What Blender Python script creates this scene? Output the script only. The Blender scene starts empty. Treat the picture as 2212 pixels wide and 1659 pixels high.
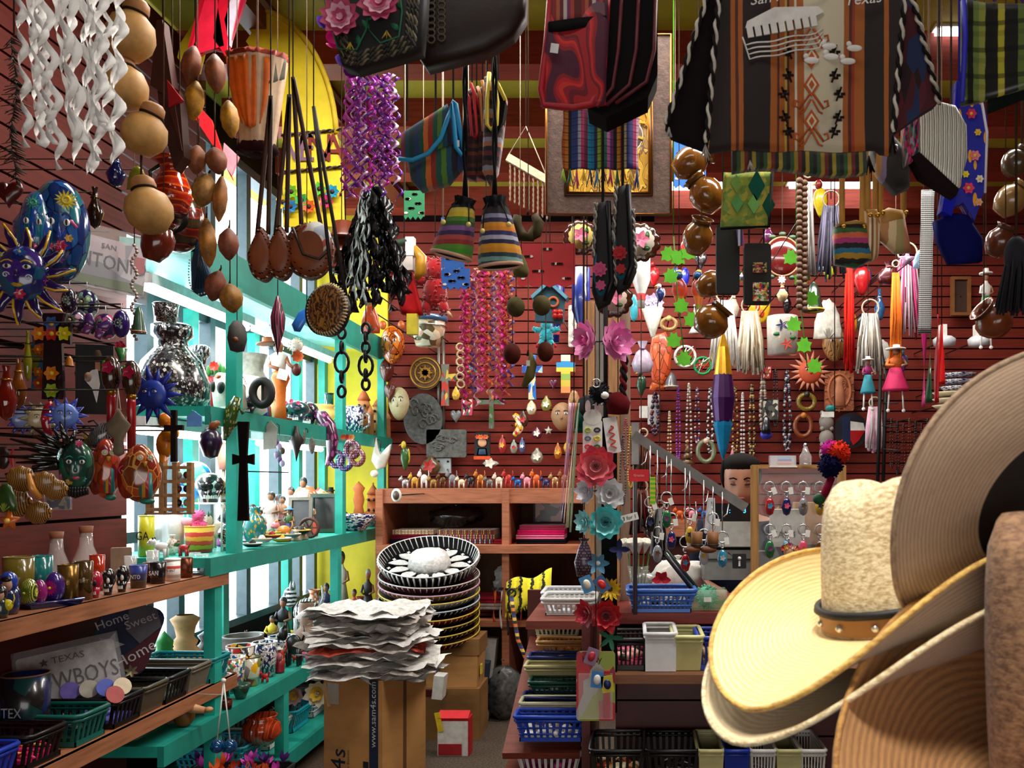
import bpy,math,random
from mathutils import Vector,Matrix,Euler,noise
random.seed(7);rnd=random.Random(4)
R_=math.radians
sc=bpy.context.scene
F,PX,PY,EYE=1900.0,1365.0,1040.0,1.5
# -- camera, world, lights, exposure
cd=bpy.data.cameras.new('camera')
cd.sensor_width=36.0
cd.lens=36.0*F/2212
cd.shift_x=(1106-PX)/2212
cd.shift_y=(PY-829.5)/2212
cd.clip_start=0.02
cd.dof.use_dof=True
cd.dof.focus_distance=3.6
cd.dof.aperture_fstop=11
cam=bpy.data.objects.new('camera',cd)
sc.collection.objects.link(cam)
cam.location=(0,0,EYE)
cam.rotation_euler=(R_(90),0,0)
sc.camera=cam
w=bpy.data.worlds.new('world');sc.world=w;w.use_nodes=True
w.node_tree.nodes['Background'].inputs[0].default_value=(0.80,0.92,1.0,1)
w.node_tree.nodes['Background'].inputs[1].default_value=5.5
sc.view_settings.view_transform='Standard'
sc.view_settings.look='None'
sc.view_settings.gamma=1
sc.view_settings.use_curve_mapping=False
sc.view_settings.exposure=0.1
def area(name,loc,size,power,rot,col=(1,1,1)):
 l=bpy.data.lights.new(name,'AREA');l.shape='RECTANGLE'
 l.size,l.size_y=size;l.energy=power;l.color=col
 o=bpy.data.objects.new(name,l);sc.collection.objects.link(o)
 o.location=loc;o.rotation_euler=rot
 return o
 # daylight entering through the shop windows on the left, and the rows of ceiling tubes of the shop
area('window_daylight',(-2.75,4.85,1.9),(2.5,2.4),150,(0,R_(-90),0),(0.86,0.95,1.0))
for(lx,ly,p)in((-0.2,1.0,9),(1.1,2.3,52),(-0.6,2.7,70),(1.0,4.7,80),(-0.4,5.2,50)):
 area('ceiling_tube_light',(lx,ly,3.36),(1.6,0.35),p,(0,0,0),(1.0,0.95,0.88))
area('front_fill_light',(0.3,-1.3,1.1),(3.2,1.3),32,(R_(76),0,0),(1.0,0.97,0.92))  # added fill light behind the camera; the front wall has no window
hl=area('hat_fill_light',(.12,.35,3.3),(.5,.3),5.2,(R_(17),R_(5),0),(1.0,.95,.86));hl.data.spread=R_(48)  # unseen spot added overhead to brighten the straw hats
# -- materials
_mats={}
def hx(c):
 if isinstance(c,str):
  v=[int(c[i:i+2],16)/255 for i in(0,2,4)]
  return tuple((x/12.92 if x<=.04045 else((x+.055)/1.055)**2.4)for x in v)+(1,)
 return tuple(c)
def newmat(key):
 m=bpy.data.materials.new(key);m.use_nodes=True
 nt=m.node_tree
 b=nt.nodes['Principled BSDF']
 return m,nt,b
def coord(nt,kind,scale=(1,1,1),rot=(0,0,0)):
 tc=nt.nodes.new('ShaderNodeTexCoord');mp=nt.nodes.new('ShaderNodeMapping')
 nt.links.new(tc.outputs[kind],mp.inputs[0])
 mp.inputs['Scale'].default_value=scale;mp.inputs['Rotation'].default_value=rot
 return mp.outputs[0]
def noisen(nt,vec,scale,detail=3,rough=.6):
 n=nt.nodes.new('ShaderNodeTexNoise');nt.links.new(vec,n.inputs['Vector'])
 n.inputs['Scale'].default_value=scale;n.inputs['Detail'].default_value=detail;n.inputs['Roughness'].default_value=rough
 return n.outputs['Fac']if 'Fac' in n.outputs else n.outputs[0]
def ramp(nt,fac,stops,const=False):
 r=nt.nodes.new('ShaderNodeValToRGB');nt.links.new(fac,r.inputs[0])
 e=r.color_ramp;e.interpolation='CONSTANT' if const else 'LINEAR'
 while len(e.elements)>1:e.elements.remove(e.elements[-1])
 e.elements[0].position=stops[0][0];e.elements[0].color=hx(stops[0][1])
 for p,c in stops[1:32]:
  k=e.elements.new(min(max(p,0),1));k.color=hx(c)
 return r.outputs[0]
def bump(nt,b,fac,strength=.4,dist=.004):
 n=nt.nodes.new('ShaderNodeBump');n.inputs['Strength'].default_value=strength;n.inputs['Distance'].default_value=dist
 nt.links.new(fac,n.inputs['Height']);nt.links.new(n.outputs[0],b.inputs['Normal'])
def M(c,rough=.55,metal=0.,trans=0.,emit=0.,coat=0.,sheen=0.,var=.12,vs=25.,bmp=0.):
 """one colour with a little grain"""
 key=('M',c,rough,metal,trans,emit,coat,sheen,var,vs,bmp)
 if key in _mats:return _mats[key]
 m,nt,b=newmat('paint_%s'%(c if isinstance(c,str)else len(_mats)))
 col=hx(c)
 b.inputs['Roughness'].default_value=rough;b.inputs['Metallic'].default_value=metal
 b.inputs['Transmission Weight'].default_value=trans
 if rough>=.8:b.inputs['Specular IOR Level'].default_value=.12
 b.inputs['Coat Weight'].default_value=coat;b.inputs['Coat Roughness'].default_value=.08
 b.inputs['Sheen Weight'].default_value=sheen
 if emit:
  b.inputs['Emission Color'].default_value=col;b.inputs['Emission Strength'].default_value=emit
 if(var or bmp)and not trans:
  f=noisen(nt,coord(nt,'Object'),vs,4)
  if var:
   lo=tuple(x*(1-var*1.6)for x in col[:3])+(1,);hi=tuple(min(1,x*(1+var))for x in col[:3])+(1,)
   nt.links.new(ramp(nt,f,[(.3,lo),(.7,hi)]),b.inputs['Base Color'])
  else:b.inputs['Base Color'].default_value=col
  if bmp:bump(nt,b,f,bmp)
 else:b.inputs['Base Color'].default_value=col
 _mats[key]=m
 return m
def stripes(cols,axis='x',rep=1,rough=.8,wob=0.,weave=0.,sheen=.2,ws=None,cross=None):
 """bands of colour across an object's own width; cross: a second set of faint bands the other way"""
 key=('S',tuple(cols),axis,rep,rough,wob,weave,sheen,tuple(ws or()),cross)
 if key in _mats:return _mats[key]
 m,nt,b=newmat('stripes')
 b.inputs['Roughness'].default_value=rough;b.inputs['Sheen Weight'].default_value=sheen
 tc=nt.nodes.new('ShaderNodeTexCoord');sx=nt.nodes.new('ShaderNodeSeparateXYZ')
 nt.links.new(tc.outputs['Generated'],sx.inputs[0])
 fac=sx.outputs['xyz'.index(axis)]
 if wob:
  nz=noisen(nt,tc.outputs['Generated'],6,2)
  ma=nt.nodes.new('ShaderNodeMath');ma.operation='MULTIPLY_ADD'
  nt.links.new(nz,ma.inputs[0]);ma.inputs[1].default_value=wob;nt.links.new(fac,ma.inputs[2]);fac=ma.outputs[0]
 if rep!=1:
  ma=nt.nodes.new('ShaderNodeMath');ma.operation='MULTIPLY';nt.links.new(fac,ma.inputs[0]);ma.inputs[1].default_value=rep
  mb=nt.nodes.new('ShaderNodeMath');mb.operation='FRACT';nt.links.new(ma.outputs[0],mb.inputs[0]);fac=mb.outputs[0]
 ws=ws or[1]*len(cols);tot=sum(ws);acc=0;st=[]
 for c,q in zip(cols,ws):st.append((acc/tot,c));acc+=q
 out=ramp(nt,fac,st,True)
 if cross:
  ax2='z' if axis=='x' else 'x'
  ma=nt.nodes.new('ShaderNodeMath');ma.operation='MULTIPLY';nt.links.new(sx.outputs['xyz'.index(ax2)],ma.inputs[0]);ma.inputs[1].default_value=cross
  mb=nt.nodes.new('ShaderNodeMath');mb.operation='FRACT';nt.links.new(ma.outputs[0],mb.inputs[0])
  g=ramp(nt,mb.outputs[0],[(0,(.35,.35,.4,1)),(.18,(1,1,1,1)),(.6,(.75,.75,.8,1)),(.8,(1,1,1,1))],True)
  mx=nt.nodes.new('ShaderNodeMix');mx.data_type='RGBA';mx.blend_type='MULTIPLY';mx.inputs[0].default_value=1
  nt.links.new(out,mx.inputs[6]);nt.links.new(g,mx.inputs[7]);out=mx.outputs[2]
 nt.links.new(out,b.inputs['Base Color'])
 if weave:
  wv=nt.nodes.new('ShaderNodeTexWave');nt.links.new(coord(nt,'Object'),wv.inputs['Vector']);wv.inputs['Scale'].default_value=weave
  wv.inputs['Distortion'].default_value=1;wv.bands_direction='Z'
  bump(nt,b,wv.outputs[1],.5,.002)
 _mats[key]=m
 return m
def cells(cols,scale=8,rough=.3,coat=.5,edge=None,ew=.06,const=True,kind='Generated',feature='F1',st=(1,1,1),rnd=1.,bmp=0):
 """hand-painted patches: voronoi cells in several colours, with a dark or light outline"""
 key=('V',tuple(cols),scale,rough,coat,edge,ew,const,kind,st,rnd,bmp)
 if key in _mats:return _mats[key]
 m,nt,b=newmat('painted_pattern')
 b.inputs['Roughness'].default_value=rough;b.inputs['Coat Weight'].default_value=coat;b.inputs['Coat Roughness'].default_value=.1
 vec=coord(nt,kind,st)
 v=nt.nodes.new('ShaderNodeTexVoronoi');nt.links.new(vec,v.inputs['Vector']);v.inputs['Scale'].default_value=scale
 v.inputs['Randomness'].default_value=rnd
 s=nt.nodes.new('ShaderNodeSeparateColor');nt.links.new(v.outputs['Color'],s.inputs[0])
 n=len(cols)
 out=ramp(nt,s.outputs[0],[(i/n,c)for i,c in enumerate(cols)],const)
 if edge:
  v2=nt.nodes.new('ShaderNodeTexVoronoi');v2.feature='DISTANCE_TO_EDGE';nt.links.new(vec,v2.inputs['Vector']);v2.inputs['Scale'].default_value=scale
  v2.inputs['Randomness'].default_value=rnd
  f=ramp(nt,v2.outputs['Distance'],[(0,(1,1,1,1)),(ew,(0,0,0,1))],True)
  mx=nt.nodes.new('ShaderNodeMix');mx.data_type='RGBA';nt.links.new(f,mx.inputs[0]);nt.links.new(out,mx.inputs[6]);mx.inputs[7].default_value=hx(edge);out=mx.outputs[2]
  if bmp:bump(nt,b,v2.outputs['Distance'],bmp,.01)
 nt.links.new(out,b.inputs['Base Color'])
 _mats[key]=m
 return m
def dots(base,dot,scale=8,size=.25,rough=.3,coat=.5,kind='Generated',dot2=None,rnd=0.,st=(1,1,1),metal=0):
 """spots (and a second ring) on a ground colour"""
 key=('D',base,dot,scale,size,rough,coat,kind,dot2,rnd,st)
 if key in _mats:return _mats[key]
 m,nt,b=newmat('spotted');b.inputs['Roughness'].default_value=rough;b.inputs['Coat Weight'].default_value=coat;b.inputs['Coat Roughness'].default_value=.1
 b.inputs['Metallic'].default_value=metal
 v=nt.nodes.new('ShaderNodeTexVoronoi');nt.links.new(coord(nt,kind,st),v.inputs['Vector']);v.inputs['Scale'].default_value=scale;v.inputs['Randomness'].default_value=rnd
 stops=[(0,dot),(size,base)]if not dot2 else[(0,dot),(size*.5,dot2),(size,base)]
 nt.links.new(ramp(nt,v.outputs['Distance'],stops,True),b.inputs['Base Color'])
 _mats[key]=m
 return m
def waves(cols,scale=3,dist=6,rough=.4,coat=.3,kind='Generated',typ='BANDS',ws=None,bmp=0,direction='X',dscale=1.):
 """wavy swirls in several colours"""
 key=('W',tuple(cols),scale,dist,rough,coat,kind,typ,bmp,direction,dscale)
 if key in _mats:return _mats[key]
 m,nt,b=newmat('swirls');b.inputs['Roughness'].default_value=rough;b.inputs['Coat Weight'].default_value=coat
 wv=nt.nodes.new('ShaderNodeTexWave');nt.links.new(coord(nt,kind),wv.inputs['Vector']);wv.wave_type=typ
 if typ=='BANDS':wv.bands_direction=direction
 else:wv.rings_direction='SPHERICAL'
 wv.inputs['Scale'].default_value=scale;wv.inputs['Distortion'].default_value=dist;wv.inputs['Detail'].default_value=2;wv.inputs['Detail Scale'].default_value=dscale
 n=len(cols)
 nt.links.new(ramp(nt,wv.outputs[1],[(i/n,c)for i,c in enumerate(cols)],True),b.inputs['Base Color'])
 if bmp:bump(nt,b,wv.outputs[1],bmp,.004)
 _mats[key]=m
 return m
def wood(c='8a5a3a',rough=.5,scale=8,st=(1,12,12)):
 key=('wood',c,rough,scale,st)
 if key in _mats:return _mats[key]
 m,nt,b=newmat('wood');b.inputs['Roughness'].default_value=rough;b.inputs['Specular IOR Level'].default_value=.25
 f=noisen(nt,coord(nt,'Object',st),scale,5)
 col=hx(c)
 nt.links.new(ramp(nt,f,[(.25,tuple(x*.55 for x in col[:3])+(1,)),(.5,col),(.8,tuple(min(1,x*1.3)for x in col[:3])+(1,))]),b.inputs['Base Color'])
 bump(nt,b,f,.15,.002)
 _mats[key]=m
 return m
def glassm(c='ffffff',rough=.03,alpha=.16):
 """thin clear plastic or glass: mostly see-through with a gloss"""
 key=('glass',c,rough,alpha)
 if key in _mats:return _mats[key]
 m,nt,b=newmat('clear');b.inputs['Base Color'].default_value=hx(c);b.inputs['Roughness'].default_value=rough
 b.inputs['Alpha'].default_value=alpha;b.inputs['Coat Weight'].default_value=1
 b.inputs['Specular IOR Level'].default_value=1
 _mats[key]=m
 return m
def straw(c1,c2,scale=160,ring=True,rough=.75):
 key=('straw',c1,c2,scale,ring)
 if key in _mats:return _mats[key]
 m,nt,b=newmat('straw');b.inputs['Roughness'].default_value=rough;b.inputs['Sheen Weight'].default_value=.15
 if ring:
  uv=nt.nodes.new('ShaderNodeUVMap');mp=nt.nodes.new('ShaderNodeMapping');nt.links.new(uv.outputs[0],mp.inputs[0])
  mp.inputs['Scale'].default_value=(6,1,1)
  wv=nt.nodes.new('ShaderNodeTexWave');nt.links.new(mp.outputs[0],wv.inputs['Vector']);wv.bands_direction='Y'
  wv.inputs['Scale'].default_value=7;wv.inputs['Distortion'].default_value=1.2;wv.inputs['Detail'].default_value=3;wv.inputs['Detail Scale'].default_value=3
  f1=wv.outputs[1]
  mp2=nt.nodes.new('ShaderNodeMapping');nt.links.new(uv.outputs[0],mp2.inputs[0]);mp2.inputs['Scale'].default_value=(6,60,1)
  f2=noisen(nt,mp2.outputs[0],4,4)
  mx=nt.nodes.new('ShaderNodeMath');mx.operation='MULTIPLY_ADD';nt.links.new(f1,mx.inputs[0]);mx.inputs[1].default_value=.28;nt.links.new(f2,mx.inputs[2]);f=mx.outputs[0]
  st=[(.35,c2),(.85,c1)]
 else:
  f=noisen(nt,coord(nt,'Object',(1,1,2.2)),scale,3,.7);st=[(.36,c2),(.62,c1)]
 nt.links.new(ramp(nt,f,st),b.inputs['Base Color'])
 bump(nt,b,f,.35,.003)
 _mats[key]=m
 return m
 # -- mesh builder (units: frame pixels at the thing's own distance, x right, y away, z up)
class MB:
 def __init__(s):s.v=[];s.f=[];s.mi=[];s.sm=[];s.uv={}
 def add(s,vs,fs,m=0,smooth=True):
  o=len(s.v);s.v.extend(tuple(p)for p in vs)
  for f in fs:s.f.append(tuple(i+o for i in f));s.mi.append(m);s.sm.append(smooth)
  return s
 def tf(s,n0,mat):
  for i in range(n0,len(s.v)):s.v[i]=tuple(mat@Vector(s.v[i]))
  return s
 def box(s,c,d,rot=None,m=0,taper=1.):
  x,y,z=d[0]/2,d[1]/2,d[2]/2;t=taper
  vs=[Vector(p)for p in((-x*t,-y*t,-z),(x*t,-y*t,-z),(x*t,y*t,-z),(-x*t,y*t,-z),(-x,-y,z),(x,-y,z),(x,y,z),(-x,y,z))]
  if rot:e=Euler(rot).to_matrix();vs=[e@p for p in vs]
  vs=[(p[0]+c[0],p[1]+c[1],p[2]+c[2])for p in vs]
  return s.add(vs,[(3,2,1,0),(4,5,6,7),(0,1,5,4),(1,2,6,5),(2,3,7,6),(3,0,4,7)],m,False)
 def lathe(s,prof,c=(0,0,0),seg=16,m=0,rot=None,sx=1.,sy=1.,smooth=True,cap=True,rib=None):
  vs=[];rings=[]
  e=Euler(rot).to_matrix()if rot else None
  for r,z in prof:
   if r<1e-6:rings.append([len(vs)]);vs.append(Vector((0,0,z)))
   else:
    ring=[]
    for k in range(seg):
     a=2*math.pi*k/seg;rr=r*(rib(a)if rib else 1)
     ring.append(len(vs));vs.append(Vector((rr*math.cos(a)*sx,rr*math.sin(a)*sy,z)))
    rings.append(ring)
  fs=[]
  for a,b in zip(rings,rings[1:]):
   for k in range(seg):
    l=(k+1)%seg
    if len(a)==1 and len(b)==1:break
    if len(a)==1:fs.append((a[0],b[l],b[k]))
    elif len(b)==1:fs.append((a[k],a[l],b[0]))
    else:fs.append((a[k],a[l],b[l],b[k]))
  if cap:
   if len(rings[0])>1:fs.append(tuple(reversed(rings[0])))
   if len(rings[-1])>1:fs.append(tuple(rings[-1]))
  if e:vs=[e@p for p in vs]
  return s.add([(p[0]+c[0],p[1]+c[1],p[2]+c[2])for p in vs],fs,m,smooth)
 def ell(s,c,r,seg=12,rings=8,m=0,rot=None):
  if not isinstance(r,(tuple,list)):r=(r,r,r)
  prof=[(math.sin(math.pi*k/rings),-math.cos(math.pi*k/rings)*r[2])for k in range(rings+1)]
  prof[0]=(0,-r[2]);prof[-1]=(0,r[2])
  return s.lathe(prof,c,seg,m,rot,r[0],r[1])
 def tube(s,pts,r,seg=6,m=0,closed=False,flat=1.):
  pts=[Vector(p)for p in pts];n=len(pts)
  rs=r if isinstance(r,(list,tuple))else[r]*n
  vs=[];fs=[]
  prev=None
  for i,p in enumerate(pts):
   t=(pts[(i+1)%n]-pts[i-1])if closed else(pts[min(i+1,n-1)]-pts[max(i-1,0)])
   if t.length<1e-9:t=Vector((0,0,1))
   t.normalize()
   if prev is None:
    u=t.cross(Vector((0,1,0)))
    if u.length<.1:u=t.cross(Vector((1,0,0)))
   else:u=prev-t*prev.dot(t)
   u.normalize();prev=u;w_=t.cross(u)
   for k in range(seg):
    a=2*math.pi*k/seg
    vs.append(p+u*(rs[i]*math.cos(a))+w_*(rs[i]*flat*math.sin(a)))
  for i in range(n if closed else n-1):
   j=(i+1)%n
   for k in range(seg):
    l=(k+1)%seg
    fs.append((i*seg+k,i*seg+l,j*seg+l,j*seg+k))
  if not closed:fs.append(tuple(range(seg-1,-1,-1)));fs.append(tuple(range((n-1)*seg,n*seg)))
  return s.add(vs,fs,m)
 def torus(s,c,R,r,seg=20,k=6,m=0,rot=(R_(90),0,0),sx=1.,sz=1.):
  e=Euler(rot).to_matrix()
  pts=[Vector(c)+e@Vector((R*sx*math.cos(2*math.pi*i/seg),R*sz*math.sin(2*math.pi*i/seg),0))for i in range(seg)]
  return s.tube(pts,r,k,m,True)
 def poly(s,out,y0=-3,y1=3,m=0,smooth=False,back=True):
  n=len(out)
  vs=[(x,y0,z)for x,z in out]+[(x,y1,z)for x,z in out]
  fs=[tuple(range(n))]+([tuple(range(2*n-1,n-1,-1))]if back else[])
  fs+=[(k,k+n,(k+1)%n+n,(k+1)%n)for k in range(n)]
  return s.add(vs,fs,m,smooth)
 def dome(s,out,d=10,back=2,rings=5,m=0,p=1.,cz=None):
  """a cushion-like front over an outline in the x-z plane, flat behind"""
  n=len(out);cx=sum(x for x,z in out)/n;cc=sum(z for x,z in out)/n if cz is None else cz
  vs=[(x,back,z)for x,z in out];fs=[tuple(range(n-1,-1,-1))]
  for k in range(rings):
   t=k/rings*math.pi/2;q=math.cos(t)**p;y=-d*math.sin(t)
   vs+=[(cx+(x-cx)*q,y,cc+(z-cc)*q)for x,z in out]
  vs.append((cx,-d,cc))
  for k in range(rings):
   for i in range(n):
    j=(i+1)%n
    fs.append((k*n+i,k*n+j,(k+1)*n+j,(k+1)*n+i))
  l=rings*n
  fs+=[(l+i,l+(i+1)%n,len(vs)-1)for i in range(n)]
  return s.add(vs,fs,m)
 def sheet(s,fn,nu,nv,th=1.5,m=0,uv=False):
  vs=[];fs=[]
  for layer in(0,1):
   for j in range(nv+1):
    for i in range(nu+1):
     p=fn(i/nu,j/nv);vs.append((p[0],p[1]+layer*th,p[2]))
  N=(nu+1)*(nv+1);W=nu+1
  for j in range(nv):
   for i in range(nu):
    a=j*W+i
    fs.append((a,a+1,a+W+1,a+W));fs.append((N+a,N+a+W,N+a+W+1,N+a+1))
  for i in range(nu):
   fs.append((i,N+i,N+i+1,i+1));a=nv*W+i;fs.append((a,a+1,N+a+1,N+a))
  for j in range(nv):
   a=j*W;fs.append((a,a+W,N+a+W,N+a));a+=nu;fs.append((a,N+a,N+a+W,a+W))
  return s.add(vs,fs,m)
 def petals(s,c,n,r,w_,tilt=20,curl=0,m=0,a0=0,k=4,inner=0.,jit=0.,th=.6):
  """n cupped petals round c, open towards the viewer (-y)"""
  for q in range(n):
   a=2*math.pi*q/n+a0+random.uniform(-jit,jit);rr=r*random.uniform(1-jit,1+jit)
   ca,sa=math.cos(a),math.sin(a)
   vs=[]
   for i in range(k+1):
    t=i/k;te=R_(tilt+curl*t);L=rr*(inner+(1-inner)*t)
    hw=w_*math.sin(math.pi*(.12+.85*t))*.5
    for e in(-1,0,1):
     lx=L*math.cos(te);ly=-L*math.sin(te)+abs(e)*-hw*.35;lz=e*hw
     vs.append((c[0]+lx*ca-lz*sa,c[1]+ly,c[2]+lx*sa+lz*ca))
   fs=[]
   for i in range(k):
    for e in(0,1):
     b=i*3+e;fs.append((b,b+3,b+4,b+1))
   nn=len(vs);vs+=[(x,y+th,z)for x,y,z in vs];fs+=[tuple(nn+i for i in reversed(f))for f in fs]
   s.add(vs,fs,m)
  return s
 def build(s,name,mats,parent=None,scale=1.,loc=None,rot=None):
  me=bpy.data.meshes.new(name)
  me.from_pydata([(x*scale,y*scale,z*scale)for x,y,z in s.v],[],s.f)
  if not isinstance(mats,(list,tuple)):mats=[mats]
  for q in mats:me.materials.append(q)
  if len(mats)>1:me.polygons.foreach_set('material_index',s.mi)
  me.polygons.foreach_set('use_smooth',s.sm)
  me.update()
  o=bpy.data.objects.new(name,me);sc.collection.objects.link(o)
  if parent:o.parent=parent
  if loc:o.location=loc
  if rot:o.rotation_euler=rot
  return o
  # outlines in the x-z plane
def circ(rx,rz=None,n=24,cx=0,cz=0,a0=0,a1=360):
 rz=rx if rz is None else rz
 full=abs(a1-a0)>=360
 return[(cx+rx*math.cos(R_(a0+(a1-a0)*k/(n if full else n-1))),cz+rz*math.sin(R_(a0+(a1-a0)*k/(n if full else n-1))))for k in range(n)]
def rrect(w_,h,r=5,cx=0,cz=0,n=4):
 o=[]
 for sx,sz,a in((1,-1,-90),(1,1,0),(-1,1,90),(-1,-1,180)):
  for k in range(n+1):
   t=R_(a+90*k/n);o.append((cx+sx*(w_/2-r)+r*math.cos(t),cz+sz*(h/2-r)+r*math.sin(t)))
 return o
def star(n,ro,ri,a0=90,cx=0,cz=0,sharp=True):
 return[(cx+(ro if k%2==0 else ri)*math.cos(R_(a0+180*k/n)),cz+(ro if k%2==0 else ri)*math.sin(R_(a0+180*k/n)))for k in range(2*n)]
def scallop(r,n,d,cx=0,cz=0,k=4,rz=None):
 rz=r if rz is None else rz;o=[]
 for i in range(n*k):
  a=2*math.pi*i/(n*k);q=1+d*abs(math.sin(n*a/2));o.append((cx+r*q*math.cos(a),cz+rz*q*math.sin(a)))
 return o
def heart(w_,h,n=24):
 o=[]
 for k in range(n):
  t=2*math.pi*k/n
  o.append((w_/32*16*math.sin(t)**3,h/30*(13*math.cos(t)-5*math.cos(2*t)-2*math.cos(3*t)-math.cos(4*t)+2)))
 return list(reversed(o))
def rev(o):return list(reversed(o))
# -- things
def P(x,y,Z):return((x-PX)*Z/F,Z,EYE-(y-PY)*Z/F)
def tag(o,label,cat,group=None,kind=None):
 if label:o['label']=label
 if cat:o['category']=cat
 if group:o['group']=group
 if kind:o['kind']=kind
 return o
class T:
 """a thing: an Empty at pixel (x, y) and distance Z with mesh parts in pixel units"""
 def __init__(s,name,label,cat,x,y,Z,group=None,rot=None,k=1.):
  s.o=bpy.data.objects.new(name,None);sc.collection.objects.link(s.o)
  s.o.empty_display_size=.02
  s.o.location=P(x,y,Z);s.s=Z/F*k;s.Z=Z;s.y=y
  s.R=Euler(tuple(R_(a)for a in rot)).to_matrix()if rot and any(rot)else None
  tag(s.o,label,cat,group)
 def p(s,name,mb,mats,parent=None,label=None,kind=None,raw=False):
  if s.R and not raw:mb.v=[tuple(s.R@Vector(q))for q in mb.v]
  o=mb.build(name,mats,parent or s.o,s.s)
  if label:o['label']=label
  if kind:o['kind']=kind
  return o
 def cord(s,x=0,z=0,y=0,top=3.515,r=1.2,c='3a2a20',name='cord',x1=None):
  up=(top-s.o.location[2])/s.s
  q=s.R@Vector((x,y,z))if s.R else Vector((x,y,z))
  return s.p(name,MB().tube([q,(q[0],q[1],up)],r,5),M(c,.8),raw=True)
 def peg(s,wall=6.2,z=0,x=0,r=1.6,c='2a2624',y=0):
  """a display peg from the wall to the thing"""
  L=(wall-s.Z)/s.s
  return s.p('peg',MB().tube([(x,y,z),(x,L,z)],r,5),M(c,.4,.6),raw=True)
def tops(items,Z):
 """where each hanging thing's cord ends: at the underside of the thing above it, or at the ceiling"""
 r=[]
 for x,y,w_,h in items:
  a=[(b,d)for(q,b,c,d)in items if b<y-8 and abs(q-x)<c*.5+4]
  b=max(a)if a else None
  r.append(P(0,b[0]+b[1]*.46,Z)[2]if b else 3.515)
 return r
def one(name,label,cat,x,y,Z,mb,mats,group=None,rot=None,kind=None,k=1.):
 o=mb.build(name,mats,None,Z/F*k,P(x,y,Z),tuple(R_(a)for a in rot)if rot else None)
 return tag(o,label,cat,group,kind)
def struct(name,mb,mats,loc=None):
 o=mb.build(name,mats,None,1.,loc);o['kind']='structure'
 return o
def copy_tree(o,parent=None):
 c=o.copy();sc.collection.objects.link(c);c.parent=parent
 for ch in list(o.children):copy_tree(ch,c)
 return c
_fonts={}
def text_mesh(txt,size,th=0.,align='CENTER',shear=0.):
 cu=bpy.data.curves.new('text','FONT');cu.body=txt;cu.size=size;cu.extrude=th;cu.align_x=align;cu.align_y='CENTER';cu.shear=shear
 cu.resolution_u=2
 ob=bpy.data.objects.new('text',cu)
 me=bpy.data.meshes.new_from_object(ob)
 bpy.data.objects.remove(ob);bpy.data.curves.remove(cu)
 return me
def lettering(t,txt,size,loc,mat,parent=None,rot=(90,0,0),name='lettering',sx=1.,th=.15,align='CENTER',shear=0.):
 """printed words as a thin raised mesh on a thing (pixel units)"""
 me=text_mesh(txt,size*t.s,th*t.s,align,shear);me.materials.append(mat)
 o=bpy.data.objects.new(name,me);sc.collection.objects.link(o);o.parent=parent or t.o
 e=Euler(tuple(R_(a)for a in rot)).to_matrix();v=Vector(loc)
 if t.R:e=t.R@e;v=t.R@v
 o.location=v*t.s;o.rotation_euler=e.to_euler();o.scale=(sx,1,1)
 return o
 # == the setting
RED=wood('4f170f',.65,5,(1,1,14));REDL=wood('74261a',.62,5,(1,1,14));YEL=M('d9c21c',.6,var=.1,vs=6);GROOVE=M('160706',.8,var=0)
TEAL=M('1fa593',.45,var=.16,vs=9);TEALD=M('168a7b',.5,var=.12,vs=9)
SHELFW=wood('9b6444',.5,5,(14,1,14));CEDAR=wood('a8674a',.5,6,(1,12,12))
def carpet():
 m,nt,b=newmat('carpet');b.inputs['Roughness'].default_value=.95
 f=noisen(nt,coord(nt,'Object'),90,6,.8)
 nt.links.new(ramp(nt,f,[(.35,'2a2019'),(.5,'4d3d30'),(.64,'77634f')]),b.inputs['Base Color']);bump(nt,b,f,.8,.01)
 return m
struct('floor',MB().box((.5,2.3,-.05),(6.4,8.2,.1)),carpet())
BW=6.2
# back wall: dark backing with one plank for each slat, 3 inches apart
wb=struct('wall_back',MB().box((.6,BW+.08,1.75),(5.8,.1,3.5)),GROOVE)
def planks(parent,x0,x1,y,z0,z1,pitch,gap,mat):
 me=None;z=z0
 L=x1-x0
 while z+pitch<=z1+1e-6:
  if me is None:
   o=MB().box((0,0,0),(L,.02,pitch-gap)).build('plank',mat,parent);me=o.data
  else:
   o=bpy.data.objects.new('plank',me);sc.collection.objects.link(o);o.parent=parent
  o.location=((x0+x1)/2,y,z+pitch/2);z+=pitch
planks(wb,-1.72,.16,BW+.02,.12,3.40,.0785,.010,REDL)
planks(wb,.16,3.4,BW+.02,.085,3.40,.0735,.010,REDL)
struct('wall_corner',MB().box((-1.98,BW+.01,1.8),(.52,.04,3.4)),YEL)
struct('wall_right',MB().box((3.45,2.3,1.75),(.1,8.2,3.5)),RED)
struct('wall_front',MB().box((.5,-1.75,1.75),(6.4,.1,3.5)),RED)
# left wall: slatted board near the viewer, then the shop window
wl=struct('wall_left',MB().box((-2.08,.9,1.75),(.1,5.2,3.5)).box((-2.25,4.85,.35),(.1,2.7,.7)).box((-2.25,4.9,3.40),(.1,2.8,.2)),GROOVE)
def planks_y(parent,x,y0,y1,z0,z1,pitch,gap,mat):
 me=None;z=z0
 while z+pitch<=z1+1e-6:
  if me is None:o=MB().box((0,0,0),(.02,y1-y0,pitch-gap)).build('plank',mat,parent);me=o.data
  else:o=bpy.data.objects.new('plank',me);sc.collection.objects.link(o);o.parent=parent
  o.location=(x,(y0+y1)/2,z+pitch/2);z+=pitch
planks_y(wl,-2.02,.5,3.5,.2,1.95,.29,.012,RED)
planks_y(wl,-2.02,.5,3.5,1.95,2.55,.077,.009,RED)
planks_y(wl,-2.02,.5,4.15,2.489,3.5,.077,.009,RED)
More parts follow.
